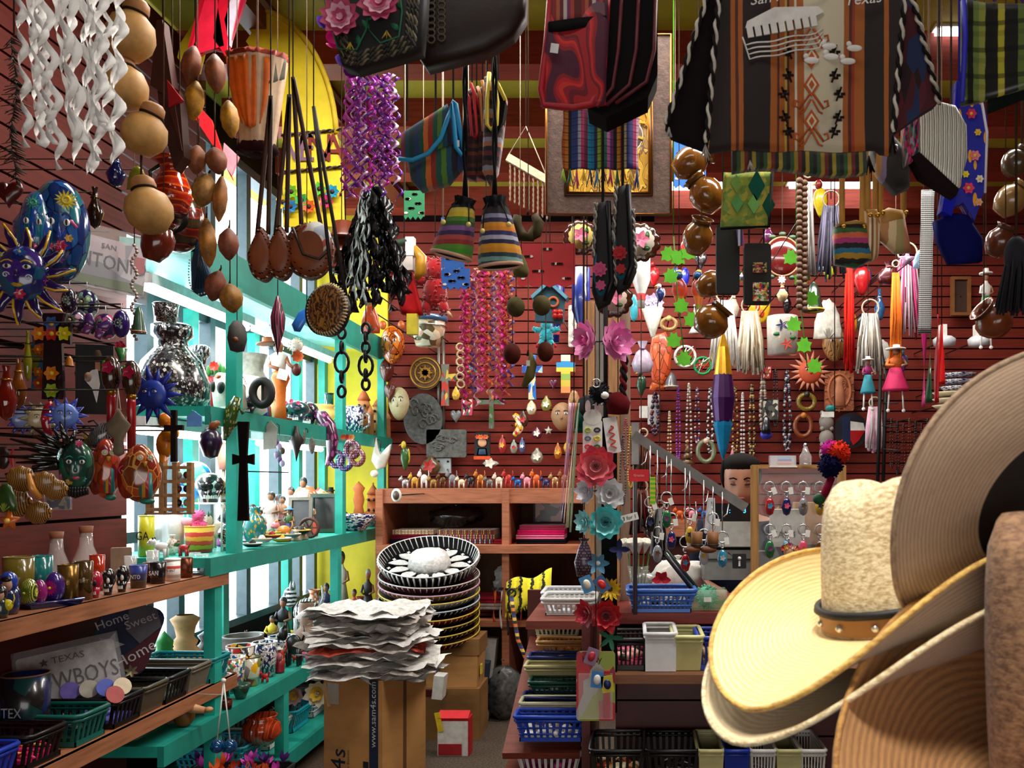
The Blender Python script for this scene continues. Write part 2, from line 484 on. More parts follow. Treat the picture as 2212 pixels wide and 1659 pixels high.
# ceiling with painted joists
cl=struct('ceiling',MB().box((.5,2.3,3.56),(6.4,8.2,.1)),M('a8951f',.7,var=.1,vs=5))
jm=None
for j in range(9):
 y=.55+j*.69
 if jm is None:o=MB().box((0,0,0),(5.6,.16,.15)).build('joist',wood('8a3424',.5,5),cl);jm=o.data
 else:o=bpy.data.objects.new('joist',jm);sc.collection.objects.link(o);o.parent=cl
 o.location=(.65,y,3.435)
bm_=MB().box((-1.56,4.2,3.44),(.09,3.9,.13)).build('trim_1',wood('6a2c1c',.5,4,(12,1,12)));bm_['kind']='structure'
o=MB().box((-1.508,4.2,3.46),(.012,3.9,.02)).build('edge_strip',M('9a8a7c',.5),bm_)
# the shop window: metal mullions, panes
WX=-2.24
wn=struct('window_1',MB().box((WX,4.85,.72),(.09,2.7,.04)).box((WX,4.85,3.28),(.09,2.7,.05)),M('3c4a4e',.4,.3))
for y in(3.55,4.02,4.3,4.62,5.05,5.5,5.85,6.12):
 MB().box((WX+.01,y,2.0),(.06,.055,2.6)).build('mullion',M('3f4d52',.4,.4),wn)
for z in(1.25,2.35):
 MB().box((WX,4.85,z),(.05,2.7,.05)).build('mullion',M('2f3a3e',.4,.4),wn)
for a,b_ in((3.58,4.3),(4.33,5.05),(5.08,5.85),(5.87,6.15)):
 MB().box((WX-.02,(a+b_)/2,2.0),(.006,b_-a,2.56)).build('pane',glassm('dff2ff',.05,.08),wn)
 # pale pavement and the white building front across the street, seen washed out through the panes
struct('ground_outside',MB().box((-5.2,4.6,.25),(5.8,9,.1)),M('d8d8d4',.9,var=.05))
bo=MB().box((-7.0,5.2,2.3),(.3,11,4.2)).build('building_front',M('d6e2ea',.8,var=.06))
tag(bo,'pale building front across the street seen through the shop window','building')
for y in(2.2,4.0,5.8,7.6):MB().box((-6.83,y,2.2),(.04,.9,1.9)).build('shop_pane',M('7fa6bf',.2),bo)
# -- teal display shelving along the window
def tshelf(z,y0,y1,x0=-2.16,x1=-1.70,th=.04,lip=.075,name='shelf_board'):
 o=MB().box(((x0+x1)/2,(y0+y1)/2,z-th/2),(x1-x0,y1-y0,th)).build(name,TEAL,ts)
 MB().box((x1+.012,(y0+y1)/2,z-lip/2),(.024,y1-y0,lip)).build('front_rail',TEALD,o)
 return o
ts=bpy.data.objects.new('display_shelving',None);sc.collection.objects.link(ts);ts.location=(0,0,0)
tag(ts,'tall turquoise painted wooden shelving unit in front of the shop window','shelving')
tshelf(1.80,3.5,6.15);tshelf(1.195,3.5,6.15);tshelf(.55,3.15,6.15);tshelf(.17,3.2,6.15)
# sloping canopy with the tubes under it
MB().box((-1.715,4.8,2.40),(.03,2.7,.15)).build('canopy_fascia',TEALD,ts)
MB().box((-1.95,4.8,2.44),(.48,2.7,.03),(0,R_(6),0)).build('canopy_board',M('8fd9d2',.5),ts)
for y,z0,z1,x in((3.76,1.195,2.33,-1.70),(5.13,1.195,2.33,-1.70),(5.98,0,2.33,-1.70),(3.60,0,1.16,-1.715),(4.27,0,.52,-1.70),(5.05,0,1.16,-1.70),(4.55,.55,1.16,-2.12),(5.4,.55,1.16,-2.12),(4.25,1.2,2.33,-2.13),(4.95,1.2,2.33,-2.13),(5.6,1.2,2.33,-2.13),(5.98,1.2,2.33,-2.1)):
 MB().box((x,y,(z0+z1)/2),(.045,.062,z1-z0)).build('post',TEAL,ts)
for y,z in((3.95,2.27),(5.15,2.27),(3.9,1.70),(5.0,1.70)):
 t=bpy.data.objects.new('fluorescent_lamp',None);sc.collection.objects.link(t);t.location=(-1.93,y,z)
 tag(t,'white fluorescent strip lamp fixed under the turquoise %s, %s'%('canopy' if z>2 else 'upper shelf','nearer the viewer' if y<4.5 else 'towards the yellow corner'),'lamp')
 MB().box((0,0,.035),(.07,.95,.04)).build('housing',M('e8eef0',.4),t)
 MB().tube([(0,-.46,0),(0,.46,0)],.016,8).build('tube',M('ffffff',.4,emit=9.,var=0),t)
 l=bpy.data.lights.new('tube_glow','AREA');l.shape='RECTANGLE';l.size=.05;l.size_y=.9;l.energy=7;l.color=(.93,1,1)
 lo=bpy.data.objects.new('tube_glow',l);sc.collection.objects.link(lo);lo.parent=t;lo.location=(0,0,-.02)
 # -- wooden wall shelves at the left
def wshelf(z,y0,y1,name,label):
 o=bpy.data.objects.new(name,None);sc.collection.objects.link(o);o.location=(-1.85,(y0+y1)/2,z);tag(o,label,'shelf')
 MB().box((0,0,-.015),(.33,y1-y0,.03)).build('board',SHELFW,o)
 MB().box((.158,0,-.026),(.02,y1-y0,.052)).build('front_edge',SHELFW,o)
 for y in(-.8,0,.8):MB().box((-.08,y,-.055),(.14,.015,.05)).build('bracket',M('3a2c26',.4,.7),o)
wshelf(1.125,1.1,3.67,'wall_shelf','brown wooden wall shelf holding the tumblers and shot glasses')
wshelf(.68,1.2,3.75,'wall_shelf','low brown wooden wall shelf holding the black and teal baskets')
# -- cubby shelving under the back wall
cb=bpy.data.objects.new('cubby_shelving',None);sc.collection.objects.link(cb);cb.location=(-.95,5.95,0)
tag(cb,'brown wooden cubby shelving with folded blankets under the back wall','shelving')
for z,y0,th in((1.455,5.55,.035),(1.10,5.5,.05),(.63,5.5,.04)):
 MB().box((.06,(y0+6.18)/2-5.95,z-th/2),(1.42,6.18-y0,th)).build('shelf_board',CEDAR,cb)
MB().box((.06,-.39,1.40),(1.42,.03,.075)).build('apron',CEDAR,cb)
for x in(-.64,.155,.745):
 MB().box((x,0,.73),(.045,.84,1.44)).build('divider',CEDAR,cb)
MB().box((.06,.215,.75),(1.42,.02,1.4)).build('back_panel',M('6b4a36',.8),cb)
# long back shelf behind the till
bs=bpy.data.objects.new('back_shelf',None);sc.collection.objects.link(bs);bs.location=(1.4,6.0,1.2)
tag(bs,'long dark red shelf on the back wall behind the till','shelf')
MB().box((.3,0,.02),(3.2,.36,.035)).build('board',CEDAR,bs);MB().box((.3,-.17,-.02),(3.2,.025,.09)).build('front_edge',CEDAR,bs)
MB().box((.3,.05,-.6),(3.2,.24,1.1)).build('cabinet_front',M('4a1a15',.6),bs)
# -- the counter
CY=3.2
ct=bpy.data.objects.new('counter',None);sc.collection.objects.link(ct);ct.location=(.96,CY+.3,0)
tag(ct,'dark red slatted sales counter with two tiers of baskets on its front','counter')
MB().box((.08,.02,.50),(2.2,.5,.98)).build('body',GROOVE,ct)
z=.03
me=None
while z<.84:
 if me is None:o=MB().box((0,0,0),(2.2,.025,.126)).build('plank',M('4f1512',.4,var=.25,vs=7),ct);me=o.data
 else:o=bpy.data.objects.new('plank',me);sc.collection.objects.link(o);o.parent=ct
 o.location=(.08,-.245,z+.065);z+=.133
MB().box((.08,0,1.0),(2.22,.58,.04)).build('counter_top',wood('7a3028',.4,5),ct)
MB().box((.08,-.42,.845),(2.2,.34,.03)).build('shelf_board',wood('7a5138',.5,5),ct)
MB().box((.08,-.42,.385),(2.2,.36,.03)).build('shelf_board',wood('7a5138',.5,5),ct)
# end shelves of the counter
es=bpy.data.objects.new('end_shelving',None);sc.collection.objects.link(es);es.location=(-.30,3.65,0)
tag(es,'stepped dark red shelves at the end of the counter, full of baskets','shelving')
for z,q in((1.0,.2),(.42,.30)):
 MB().box((.12-q/2,-.05,z-.015),(q,.9,.03)).build('shelf_board',wood('7a3a2c',.5,5),es)
MB().box((.135,-.05,.5),(.03,.9,1.0)).build('side_panel',M('571a15',.5),es);MB().box((-.03,.41,.5),(.30,.03,1.0)).build('back_panel',M('571a15',.5),es)
# the wooden column that carries the hair bands
cp=bpy.data.objects.new('display_column',None);sc.collection.objects.link(cp);cp.location=P(1300,1340,3.55)
cp.location[2]=0.
tag(cp,'square beige wooden column beside the counter, strung with hair flowers','column')
for dx,c in((-.05,'a87c54'),(.0,'7a746c'),(.05,'a87c54')):
 MB().box((dx,0,1.62),(.045,.08,1.2)).build('stile',wood(c,.6,5,(12,12,1)),cp)
MB().box((.095,.05,1.62),(.04,.1,1.2)).build('side_board',wood('947a68',.6,5,(12,12,1)),cp)
# == builders used again and again (sizes in frame pixels)
BLACK=M('0c0b0c',.6,var=0);WHITE=M('e9e6df',.6);GOLD=M('b98a2c',.3,.9);SILVER=M('b9babb',.25,1.,var=0);DARKM=M('2a2624',.4,.6)
CREAM=M('d9c9a0',.6);PINK=M('e0479a',.5);BROWN=M('5a3220',.6);CLAY=M('b5673c',.7);RAW=M('c08a52',.75,var=.25,vs=12)
def beads(mb,pts,r,m=0,seg=6,rings=4,alt=None):
 for i,p in enumerate(pts):mb.ell(p,r,seg,rings,(i%alt)if alt else m)
 return mb
def loop(w_,h,n,y=0,x0=0):
 """a hanging loop from the origin"""
 return[(x0+w_/2*math.sin(2*math.pi*k/n)*(.35+.65*(1-math.cos(2*math.pi*k/n))/2),y,-h*(1-math.cos(2*math.pi*k/n))/2)for k in range(n)]
def necklace(x,y,w_,h,label,cols,r=3.2,Z=6.13,group='necklaces on the back wall',pend=None,n=None,strands=1):
 t=T('necklace',label,'necklace',x,y,Z,group)
 mb=MB();ms=[M(c,.25,coat=.5,var=0)for c in cols]
 for k in range(strands):
  n_=n or max(16,int(2.05*h/(2*r)))
  beads(mb,loop(w_*(1-.22*k),h*(1-.1*k),n_,-2-k),r,alt=len(cols))
 t.p('bead_strand',mb,ms)
 if pend:t.p('pendant',MB().ell((0,-3,-h-6),(6,3,9)),M(pend,.3,coat=.4))
 t.peg(6.2,0)
 return t
def pot(x,y,w_,h,Z,label,mat,tilt=(0,0,0),cord=True,cat='pot',name='clay_pot',rim=None,hole=True,top=3.515,group=None,neck=.55):
 """round bellied pot with a flared lip, its centre at (x, y)"""
 t=T(name,label,cat,x,y,Z,group,rot=tilt)
 r=w_/2;H=h/2
 prof=[(0,-H),(r*.5,-H),(r*.86,-H*.55),(r,-H*.1),(r*.93,H*.3),(r*(neck+.08),H*.62),(r*neck,H*.72),(r*neck,H*.8)]
 t.p('body',MB().lathe(prof,seg=22,cap=False),mat)
 t.p('rim',MB().lathe([(r*neck,H*.72),(r*(neck+.1),H*.9),(r*(neck+.2),H),(r*(neck+.12),H*.99),(r*(neck-.06),H*.78),(r*(neck-.12),H*.3)],seg=22,cap=False),rim or mat)
 if cord:
  t.cord(0,H*.75,top=top,r=1.4,c='4a3626');t.p('binding',MB().torus((0,0,H*.75),r*neck*1.08,1.6,rot=(0,0,0)),M('4a3626',.9))
 return t
def facefeat(t,par,w_,h,y,eye='e9e6df',lip='b03040',nose=None,brow='1a1412',cz=0,cx=0,k=1.):
 """eyes, nose, brows and lips on the front of a face of width w_"""
 ey=cz+h*.1
 for sx in(-1,1):
  e=t.p('eye',MB().ell((cx+sx*w_*.2,y,ey),(w_*.09,2.5,h*.045)),M(eye,.2,coat=.6),par)
  t.p('pupil',MB().ell((cx+sx*w_*.2,y-2,ey),(w_*.035,1.6,h*.04)),BLACK,par)
  t.p('brow',MB().tube([(cx+sx*w_*(.08+.08*i),y-1,ey+h*(.085+.04*math.sin(i*1.2)))for i in range(4)],max(.8,w_*.016),5),M(brow,.4),par)
 t.p('nose',MB().lathe([(0,h*.13),(w_*.035,h*.05),(w_*.075,-h*.06),(w_*.05,-h*.1),(0,-h*.11)],(cx,y-1,cz-h*.02),8,sy=1.2),nose or M('8a5a3a',.4),par)
 t.p('lips',MB().dome([(cx+w_*.13*a,cz-h*.24+h*b)for a,b in((-1,0),(-.5,.035),(0,.02),(.5,.035),(1,0),(.5,-.04),(0,-.05),(-.5,-.04))][::-1],3,y+2,3),M(lip,.3,coat=.4),par)
def sunface(x,y,R,label,Z,face,ray,n=14,rl=1.7,peg=6.2,rw=.34,cat='wall ornament',name='sun_ornament',cord=False,curved=False,two=None,feats=True,rot=None,lip='b03040'):
 t=T(name,label,cat,x,y,Z,rot=rot)
 f=t.p('face',MB().dome(circ(R,R*1.05,24),R*.45,3),face)
 for k in range(n):
  a=2*math.pi*k/n;c_,s_=math.cos(a),math.sin(a)
  L=R*(rl if k%2==0 else rl*.88);hw=R*rw/2
  cv=R*.18 if curved else 0
  pts=[(R*.86,-hw),(R*.86+(L-R)*.5,-hw*.75+cv),(L,cv*.5),(R*.86+(L-R)*.5,hw*.75+cv),(R*.86,hw)]
  t.p('ray',MB().dome([(px_*c_-pz*s_,px_*s_+pz*c_)for px_,pz in pts],R*.12,3,2),(two or[ray])[k%len(two or[ray])])
 if feats:facefeat(t,f,R*1.7,R*1.7,-R*.42,lip=lip,nose=face)
 if cord:t.cord()
 elif peg:t.peg(peg)
 return t
def cross(x,y,w_,h,Z,label,mat,arm=.3,peg=6.2,cord=False,cat='cross',name='wall_cross',deco=None,flare=1.25,cz=.18,rot=None):
 t=T(name,label,cat,x,y,Z,rot=rot)
 b=w_*arm/2;f=flare;z1=h*.5;zc=h*cz;W=w_/2;a=b
 o=[(-b*f,z1),(-b,zc+a),(-W,zc+a*f),(-W,zc-a*f),(-b,zc-a),(-b*f,-h/2),(b*f,-h/2),(b,zc-a),(W,zc-a*f),(W,zc+a*f),(b,zc+a),(b*f,z1)]
 t.p('cross_body',MB().poly(rev(o)[::-1],-4,4),mat)
 if deco:
  for k,(dx,dz)in enumerate(((0,zc),(0,z1*.75),(-W*.7,zc),(W*.7,zc),(0,-h*.2),(0,-h*.4))):
   t.p('painted_flower',MB().petals((dx,-5,dz),6,b*.9,b*.7,10).ell((dx,-6,dz),b*.28,m=1),[M(deco[k%len(deco)],.4,coat=.5),M('e8c030',.4)])
 if cord:t.cord(0,z1)
 elif peg:t.peg(peg,zc)
 return t
def flower(x,y,R,Z,label,mats,layers=((10,1.,10),(9,.82,28),(7,.58,48),(5,.34,66)),wf=.62,centre=None,cat='hair flower',name='hair_flower',group=None,peg=None,jit=.08,cord=False,rot=None,stem=None):
 t=T(name,label,cat,x,y,Z,group,rot=rot)
 for q,(n,rr,tilt)in enumerate(layers):
  t.p('petal_ring',MB().petals((0,-q*R*.06,0),n,R*rr,R*rr*wf,tilt,18,a0=q*.4,jit=jit),mats[q%len(mats)])
 if centre:t.p('centre',MB().ell((0,-R*.16,0),(R*.2,R*.1,R*.2)),centre)
 if peg:t.peg(peg)
 if cord:t.cord()
 return t
def skull(x,y,w_,h,Z,label,mat,teeth=None,rot=None,cat='skull ornament',name='painted_skull',eye=None,flowers=None,group=None):
 """sugar skull standing on a shelf; (x, y) is the middle of its base"""
 t=T(name,label,cat,x,y,Z,group,rot=rot);r=w_/2
 c=t.p('cranium',MB().ell((0,0,h*.62),(r,r*1.15,h*.38),18,12).lathe([(r*.55,0),(r*.62,h*.15),(r*.8,h*.4)],(0,-r*.25,0),16,sy=.95),mat)
 for sx in(-1,1):
  t.p('eye_socket',MB().ell((sx*r*.42,-r*.92,h*.56),(r*.26,r*.25,h*.11)),eye or BLACK,c)
 t.p('nose_hole',MB().ell((0,-r*1.02,h*.39),(r*.1,r*.14,h*.06)),eye or BLACK,c)
 tm=teeth or WHITE
 for k in range(6):t.p('tooth',MB().box((r*.15*(k-2.5),-r*.84+abs(k-2.5)*r*.03,h*.19),(r*.12,r*.12,h*.13)),tm,c)
 if flowers:
  for k,(dx,dz)in enumerate(((-.5,.85),(0,.92),(.5,.85),(0,.72))):
   t.p('painted_flower',MB().petals((dx*r,-r*(.98-abs(dx)*.25),h*dz),6,r*.2,r*.16,12),M(flowers[k%len(flowers)],.4),c)
 return t
def cup(x,y,w_,h,Z,label,mat,name='shot_glass',cat='cup',taper=.82,rim=None,handle=False,txt=None,tc=None,lid=None,group=None,ts_=.3,seg=20,hm=None,rot=None):
 """(x, y): middle of its base"""
 t=T(name,label,cat,x,y,Z,group,rot=rot);r=w_/2
 t.p('body',MB().lathe([(0,0),(r*taper,0),(r*(taper+1)/2,h*.5),(r,h),(r*.92,h),(r*.86,h*.1),(0,h*.1)],seg=seg,cap=False),mat)
 t.p('rim',MB().torus((0,0,h),r*.97,max(.9,w_*.025),rot=(0,0,0),seg=seg),rim or mat)
 if handle:t.p('handle',MB().tube([(r*.9,0,h*.8),(r*1.45,0,h*.72),(r*1.5,0,h*.35),(r*.85,0,h*.2)],max(1.2,w_*.06),6),hm or mat)
 if txt:lettering(t,txt,h*ts_,(0,-r*1.0,h*.5),tc or WHITE,sx=.8)
 if lid:t.p('lid',MB().lathe([(0,h*.98),(r*1.06,h*.98),(r*1.06,h*1.06),(r*.6,h*1.1),(0,h*1.1)],seg=seg),lid)
 return t
def vase(x,y,w_,h,Z,label,mat,prof=None,name='vase',cat='vase',extra=None,em=None,rot=None,group=None,seg=22,rib=None):
 """turned vessel standing on its base at (x, y); prof: (radius share, height share)"""
 t=T(name,label,cat,x,y,Z,group,rot=rot)
 prof=prof or[(0,0),(.45,0),(.8,.2),(1,.45),(.8,.68),(.42,.82),(.4,.9),(.55,1),(.48,1),(.34,.88),(.3,.6)]
 t.p('body',MB().lathe([(r*w_/2,z*h)for r,z in prof],seg=seg,cap=False,rib=rib),mat)
 if extra:t.p('band',MB().lathe([(r*w_/2,z*h)for r,z in extra],seg=seg,cap=False),em)
 return t
def frame_pic(x,y,w_,h,Z,label,fm,pm,bw=.14,cat='picture frame',name='framed_photo',rot=None,d=5,cord=False,peg=None,base=False):
 """(x, y) centre, or middle of the base"""
 t=T(name,label,cat,x,y,Z,rot=rot);b=w_*bw;z0=h/2 if base else 0
 for cx,cz,ww,hh in((0,h/2-b/2,w_,b),(0,-h/2+b/2,w_,b),(-w_/2+b/2,0,b,h-2*b),(w_/2-b/2,0,b,h-2*b)):
  t.p('frame_rail',MB().box((cx,0,cz+z0),(ww,d*2,hh)),fm)
 t.p('picture',MB().box((0,d*.6,z0),(w_-2*b+1,d*.5,h-2*b+1)),pm)
 if cord:t.cord(0,h/2)
 if peg:t.peg(peg)
 return t
def card(x,y,w_,h,Z,label,mat,name='price_card',cat='card',rot=None,txt=None,tc=None,ts_=.3,th=1,cord=False,peg=None):
 t=T(name,label,cat,x,y,Z,rot=rot)
 t.p('board',MB().poly(rrect(w_,h,min(w_,h)*.08),-th,th),mat)
 if txt:lettering(t,txt,h*ts_,(0,-th-.4,0),tc or BLACK)
 if cord:t.cord(0,h/2)
 if peg:t.peg(peg)
 return t
def figurine(x,y,w_,h,Z,label,dress,top,skin='8a5a3c',hair='15100e',hat=None,name='figurine',cat='figurine',rot=None,arms=True,group=None,held=None,hm=None,cord=False,peg=None):
 """small standing figure: skirt or robe, bodice, arms, head with hair; (x, y): middle of base"""
 t=T(name,label,cat,x,y,Z,group,rot=rot);r=w_/2
 t.p('skirt',MB().lathe([(r*.78,0),(r*.8,h*.05),(r*.55,h*.3),(r*.36,h*.5)],seg=14,sy=.8,rib=lambda a:1+.06*math.cos(7*a)),dress)
 b=t.p('bodice',MB().lathe([(r*.34,h*.48),(r*.42,h*.6),(r*.46,h*.68),(r*.2,h*.74),(r*.15,h*.78)],seg=12,sy=.7),top)
 sk=M(skin,.5)
 hd=t.p('head',MB().ell((0,0,h*.85),(r*.24,r*.24,h*.085),12,8),sk)
 t.p('hair',MB().ell((0,r*.06,h*.875),(r*.27,r*.27,h*.085),12,8),M(hair,.5),hd)
 if arms:
  for sx in(-1,1):t.p('arm',MB().tube([(sx*r*.42,0,h*.68),(sx*r*.62,-r*.15,h*.56),(sx*r*.25,-r*.5,h*.53)],[r*.13,r*.11,r*.09],6),top if sx<0 else sk)
 if hat:t.p('hat',MB().lathe([(0,h*.9),(r*.62,h*.9),(r*.6,h*.925),(r*.26,h*.935),(r*.24,h*1.0),(0,h)],seg=16),hat)
 if held:t.p('held_flowers',MB().ell((r*.3,-r*.55,h*.6),(r*.3,r*.25,h*.09)),held)
 if cord:t.cord(0,h)
 if peg:t.peg(peg,h*.9)
 return t
def critter(x,y,w_,h,Z,label,mat,name='animal_figurine',cat='figurine',ear=None,tail=True,rot=None,group=None,head=None,legs=True,k=1):
 """small four-legged clay animal standing on its base at (x, y), head to the left"""
 t=T(name,label,cat,x,y,Z,group,rot=rot)
 t.p('body',MB().ell((w_*.08,0,h*.5),(w_*.32,w_*.2,h*.24),12,8),mat)
 hd=t.p('head',MB().ell((-w_*.3,-w_*.04,h*.76),(w_*.17,w_*.15,h*.17),10,8).ell((-w_*.43,-w_*.06,h*.7),(w_*.1,w_*.09,h*.09)),head or mat)
 for sy in(-1,1):t.p('ear',MB().lathe([(w_*.05,0),(w_*.04,h*.08),(0,h*.16)],(-w_*.26,sy*w_*.09,h*.88),6),ear or mat,hd)
 t.p('eye',MB().ell((-w_*.36,-w_*.15,h*.8),w_*.03),BLACK,hd)
 if legs:
  for sx in(-.12,.28):
   for sy in(-1,1):t.p('leg',MB().tube([(w_*sx,sy*w_*.11,h*.42),(w_*sx,sy*w_*.12,0)],[w_*.075,w_*.06],6),mat)
 if tail:t.p('tail',MB().tube([(w_*.38,0,h*.55),(w_*.48,0,h*.75),(w_*.44,0,h*.95)],[w_*.05,w_*.04,w_*.02],6),mat)
 return t
def slots(mb,W,D,H,n,m,horiz=False,t0=.78,barw=.45):
 """the openwork sides of a plastic basket in metres: bars between floor and rim, sides leaning out"""
 def side(p0,p1,q0,q1,n):
  for k in range(n):
   u=(k+.5)/n;du=barw/n/2
   for a,b in((u-du,u+du),):
    lo=[Vector(p0).lerp(Vector(p1),a),Vector(p0).lerp(Vector(p1),b)];hi=[Vector(q0).lerp(Vector(q1),a),Vector(q0).lerp(Vector(q1),b)]
    nrm=(Vector(p1)-Vector(p0)).cross(Vector((0,0,1))).normalized()*.0035
    vs=[lo[0],lo[1],hi[1],hi[0]];vs=vs+[v-nrm for v in vs]
    mb.add(vs,[(0,1,2,3),(7,6,5,4),(0,4,5,1),(3,2,6,7),(0,3,7,4),(1,5,6,2)],m,False)
 w0,d0,w1,d1=W*t0/2,D*t0/2,W/2,D/2
 P0=[(-w0,-d0,.004),(w0,-d0,.004),(w0,d0,.004),(-w0,d0,.004)];P1=[(-w1,-d1,H),(w1,-d1,H),(w1,d1,H),(-w1,d1,H)]
 for k in range(4):
  l=(k+1)%4;side(P0[k],P1[k],P0[l],P1[l],n)if False else side(P0[k],P0[l],P1[k],P1[l],n if k%2==0 else max(3,int(n*D/W)))
def basket(label,col,loc,W,D,H,n=10,rz=0,fill=None,fm=None,solid=False,t0=.82,grid=False,rough=.35,sign=None,lean=0,fz=.45,fr=.02,fn=26,name='plastic_basket',cat='basket'):
 """open plastic basket in metres, standing on its floor at loc; fill: None or 'lumps' | 'discs' | 'sticks'"""
 o=bpy.data.objects.new(name,None);sc.collection.objects.link(o);o.location=loc;o.rotation_euler=(R_(lean),0,R_(rz));tag(o,label,cat)
 m=M(col,rough,var=.05)
 w0,d0,w1,d1=W*t0/2,D*t0/2,W/2,D/2
 MB().box((0,0,.004),(W*t0,D*t0,.008)).build('base',m,o)
 if solid:
  mb=MB()
  for a,b_,c_,d_ in(((-w0,-d0),(w0,-d0),(w1,-d1),(-w1,-d1)),((w0,-d0),(w0,d0),(w1,d1),(w1,-d1)),((w0,d0),(-w0,d0),(-w1,d1),(w1,d1)),((-w0,d0),(-w0,-d0),(-w1,-d1),(-w1,d1))):
   vs=[a+(0,),b_+(0,),c_+(H,),d_+(H,)];q=.97;vs+=[(x*q,y*q,z+.003)for x,y,z in vs]
   mb.add(vs,[(0,1,2,3),(7,6,5,4),(0,4,5,1),(3,2,6,7),(0,3,7,4),(1,5,6,2)],0,False)
  mb.build('wall',m,o)
 else:
  mb=MB();slots(mb,W,D,H,n,0,t0=t0)
  if grid:
   for q in(.3,.55,.8):
    a,b_=w0+(w1-w0)*q,d0+(d1-d0)*q
    mb.tube([(-a,-b_,H*q),(a,-b_,H*q),(a,b_,H*q),(-a,b_,H*q)],.004,4,closed=True)
  mb.build('openwork_side',m,o)
  q=.16;a,b_=w0+(w1-w0)*q,d0+(d1-d0)*q
  mb=MB()
  for(x0,y0,x1,y1)in((-a,-b_,a,-b_),(a,-b_,a,b_),(a,b_,-a,b_),(-a,b_,-a,-b_)):
   mb.box(((x0+x1)/2,(y0+y1)/2,H*q/2),(abs(x1-x0)+.004,abs(y1-y0)+.004,H*q))
  mb.build('lower_band',m,o)
 mb=MB()
 c=min(W,D)*.08
 pts=[(-w1+c,-d1,H),(w1-c,-d1,H),(w1,-d1+c,H),(w1,d1-c,H),(w1-c,d1,H),(-w1+c,d1,H),(-w1,d1-c,H),(-w1,-d1+c,H)]
 mb.tube(pts,.0075,6,closed=True).tube([(x*.985,y*.985,H-.014)for x,y,z in pts],.006,6,closed=True)
 mb.build('rim',m,o)
 if fill:
  mb=MB();rnd=random.Random(hash(label)%999 if False else len(label)*7+int(abs(loc[0])*100))
  nm=len(fm)
  for k in range(fn):
   x=rnd.uniform(-w0*.8,w0*.8);y=rnd.uniform(-d0*.8,d0*.8);z=H*fz*rnd.uniform(.6,1.05)
   if fill=='lumps':mb.ell((x,y,z),(fr*rnd.uniform(.6,1.2),fr*rnd.uniform(.6,1.2),fr*rnd.uniform(.5,1)),7,5,k%nm)
   elif fill=='discs':mb.lathe([(0,0),(fr,0),(fr,fr*.25),(0,fr*.3)],(x,y,z),10,k%nm,(rnd.uniform(-.6,.6),rnd.uniform(-.6,.6),0))
   else:mb.tube([(x-fr*2*rnd.uniform(.5,1),y,z),(x,y+fr*.5,z+fr*.4),(x+fr*2,y+rnd.uniform(-fr,fr),z)],fr*.22,5,k%nm)
  mb.box((0,0,H*fz*.3),(W*t0*.92,D*t0*.92,H*fz*.55),m=0)
  f=mb.build('contents',fm,o);f['kind']='stuff'
 if sign:
  me=text_mesh(sign[0],sign[1],.0006);me.materials.append(BLACK)
  so=bpy.data.objects.new('lettering',me);sc.collection.objects.link(so);so.parent=o
  so.location=(0,d1*.965,H*.8);so.rotation_euler=(R_(84),0,0)
 return o
def streamer(t,name,x,z0,L,mat,amp=10,wid=12,turns=4,ph=0,y=0,n=26,th=.7,drift=0):
 """one twisted paper or foil ribbon hanging down"""
 def fn(u,v):
  a=ph+v*turns*2*math.pi
  hw=wid*(.45+.55*abs(math.cos(a*.5+ph)))/2
  return(x+drift*v+amp*math.sin(a)+(u-.5)*2*hw*math.cos(a*.5),y+amp*.5*math.cos(a)+(u-.5)*wid*math.sin(a*.5),z0-L*v)
 return t.p(name,MB().sheet(fn,2,n,th),mat)
def tuft(mb,x,z,L,n,spread,r=1.,y=0,m=1,sag=0):
 """a tassel of threads"""
 for k in range(n):
  a=random.uniform(-1,1);b=random.uniform(-1,1)
  mb.tube([(x,y,z),(x+a*spread*.4,y+b*spread*.3,z-L*.5),(x+a*spread,y+b*spread*.5,z-L*random.uniform(.8,1.05))],[r,r,r*.5],4,m if not isinstance(m,(list,tuple))else m[k%len(m)])
 return mb
def furball(mb,c,r,n=160,L=.25,m=0,rad=.8,seed=3):
 """a pompom: a ball with short pile"""
 rnd=random.Random(seed)
 mb.ell(c,r*.86,14,10,m)
 for k in range(n):
  v=Vector((rnd.gauss(0,1),rnd.gauss(0,1),rnd.gauss(0,1))).normalized()
  p=Vector(c)+v*r*.8;q=Vector(c)+v*r*(1+rnd.uniform(-.06,L*.4))
  mb.tube([p,q],[r*.09,r*.05],4,m)
 return mb
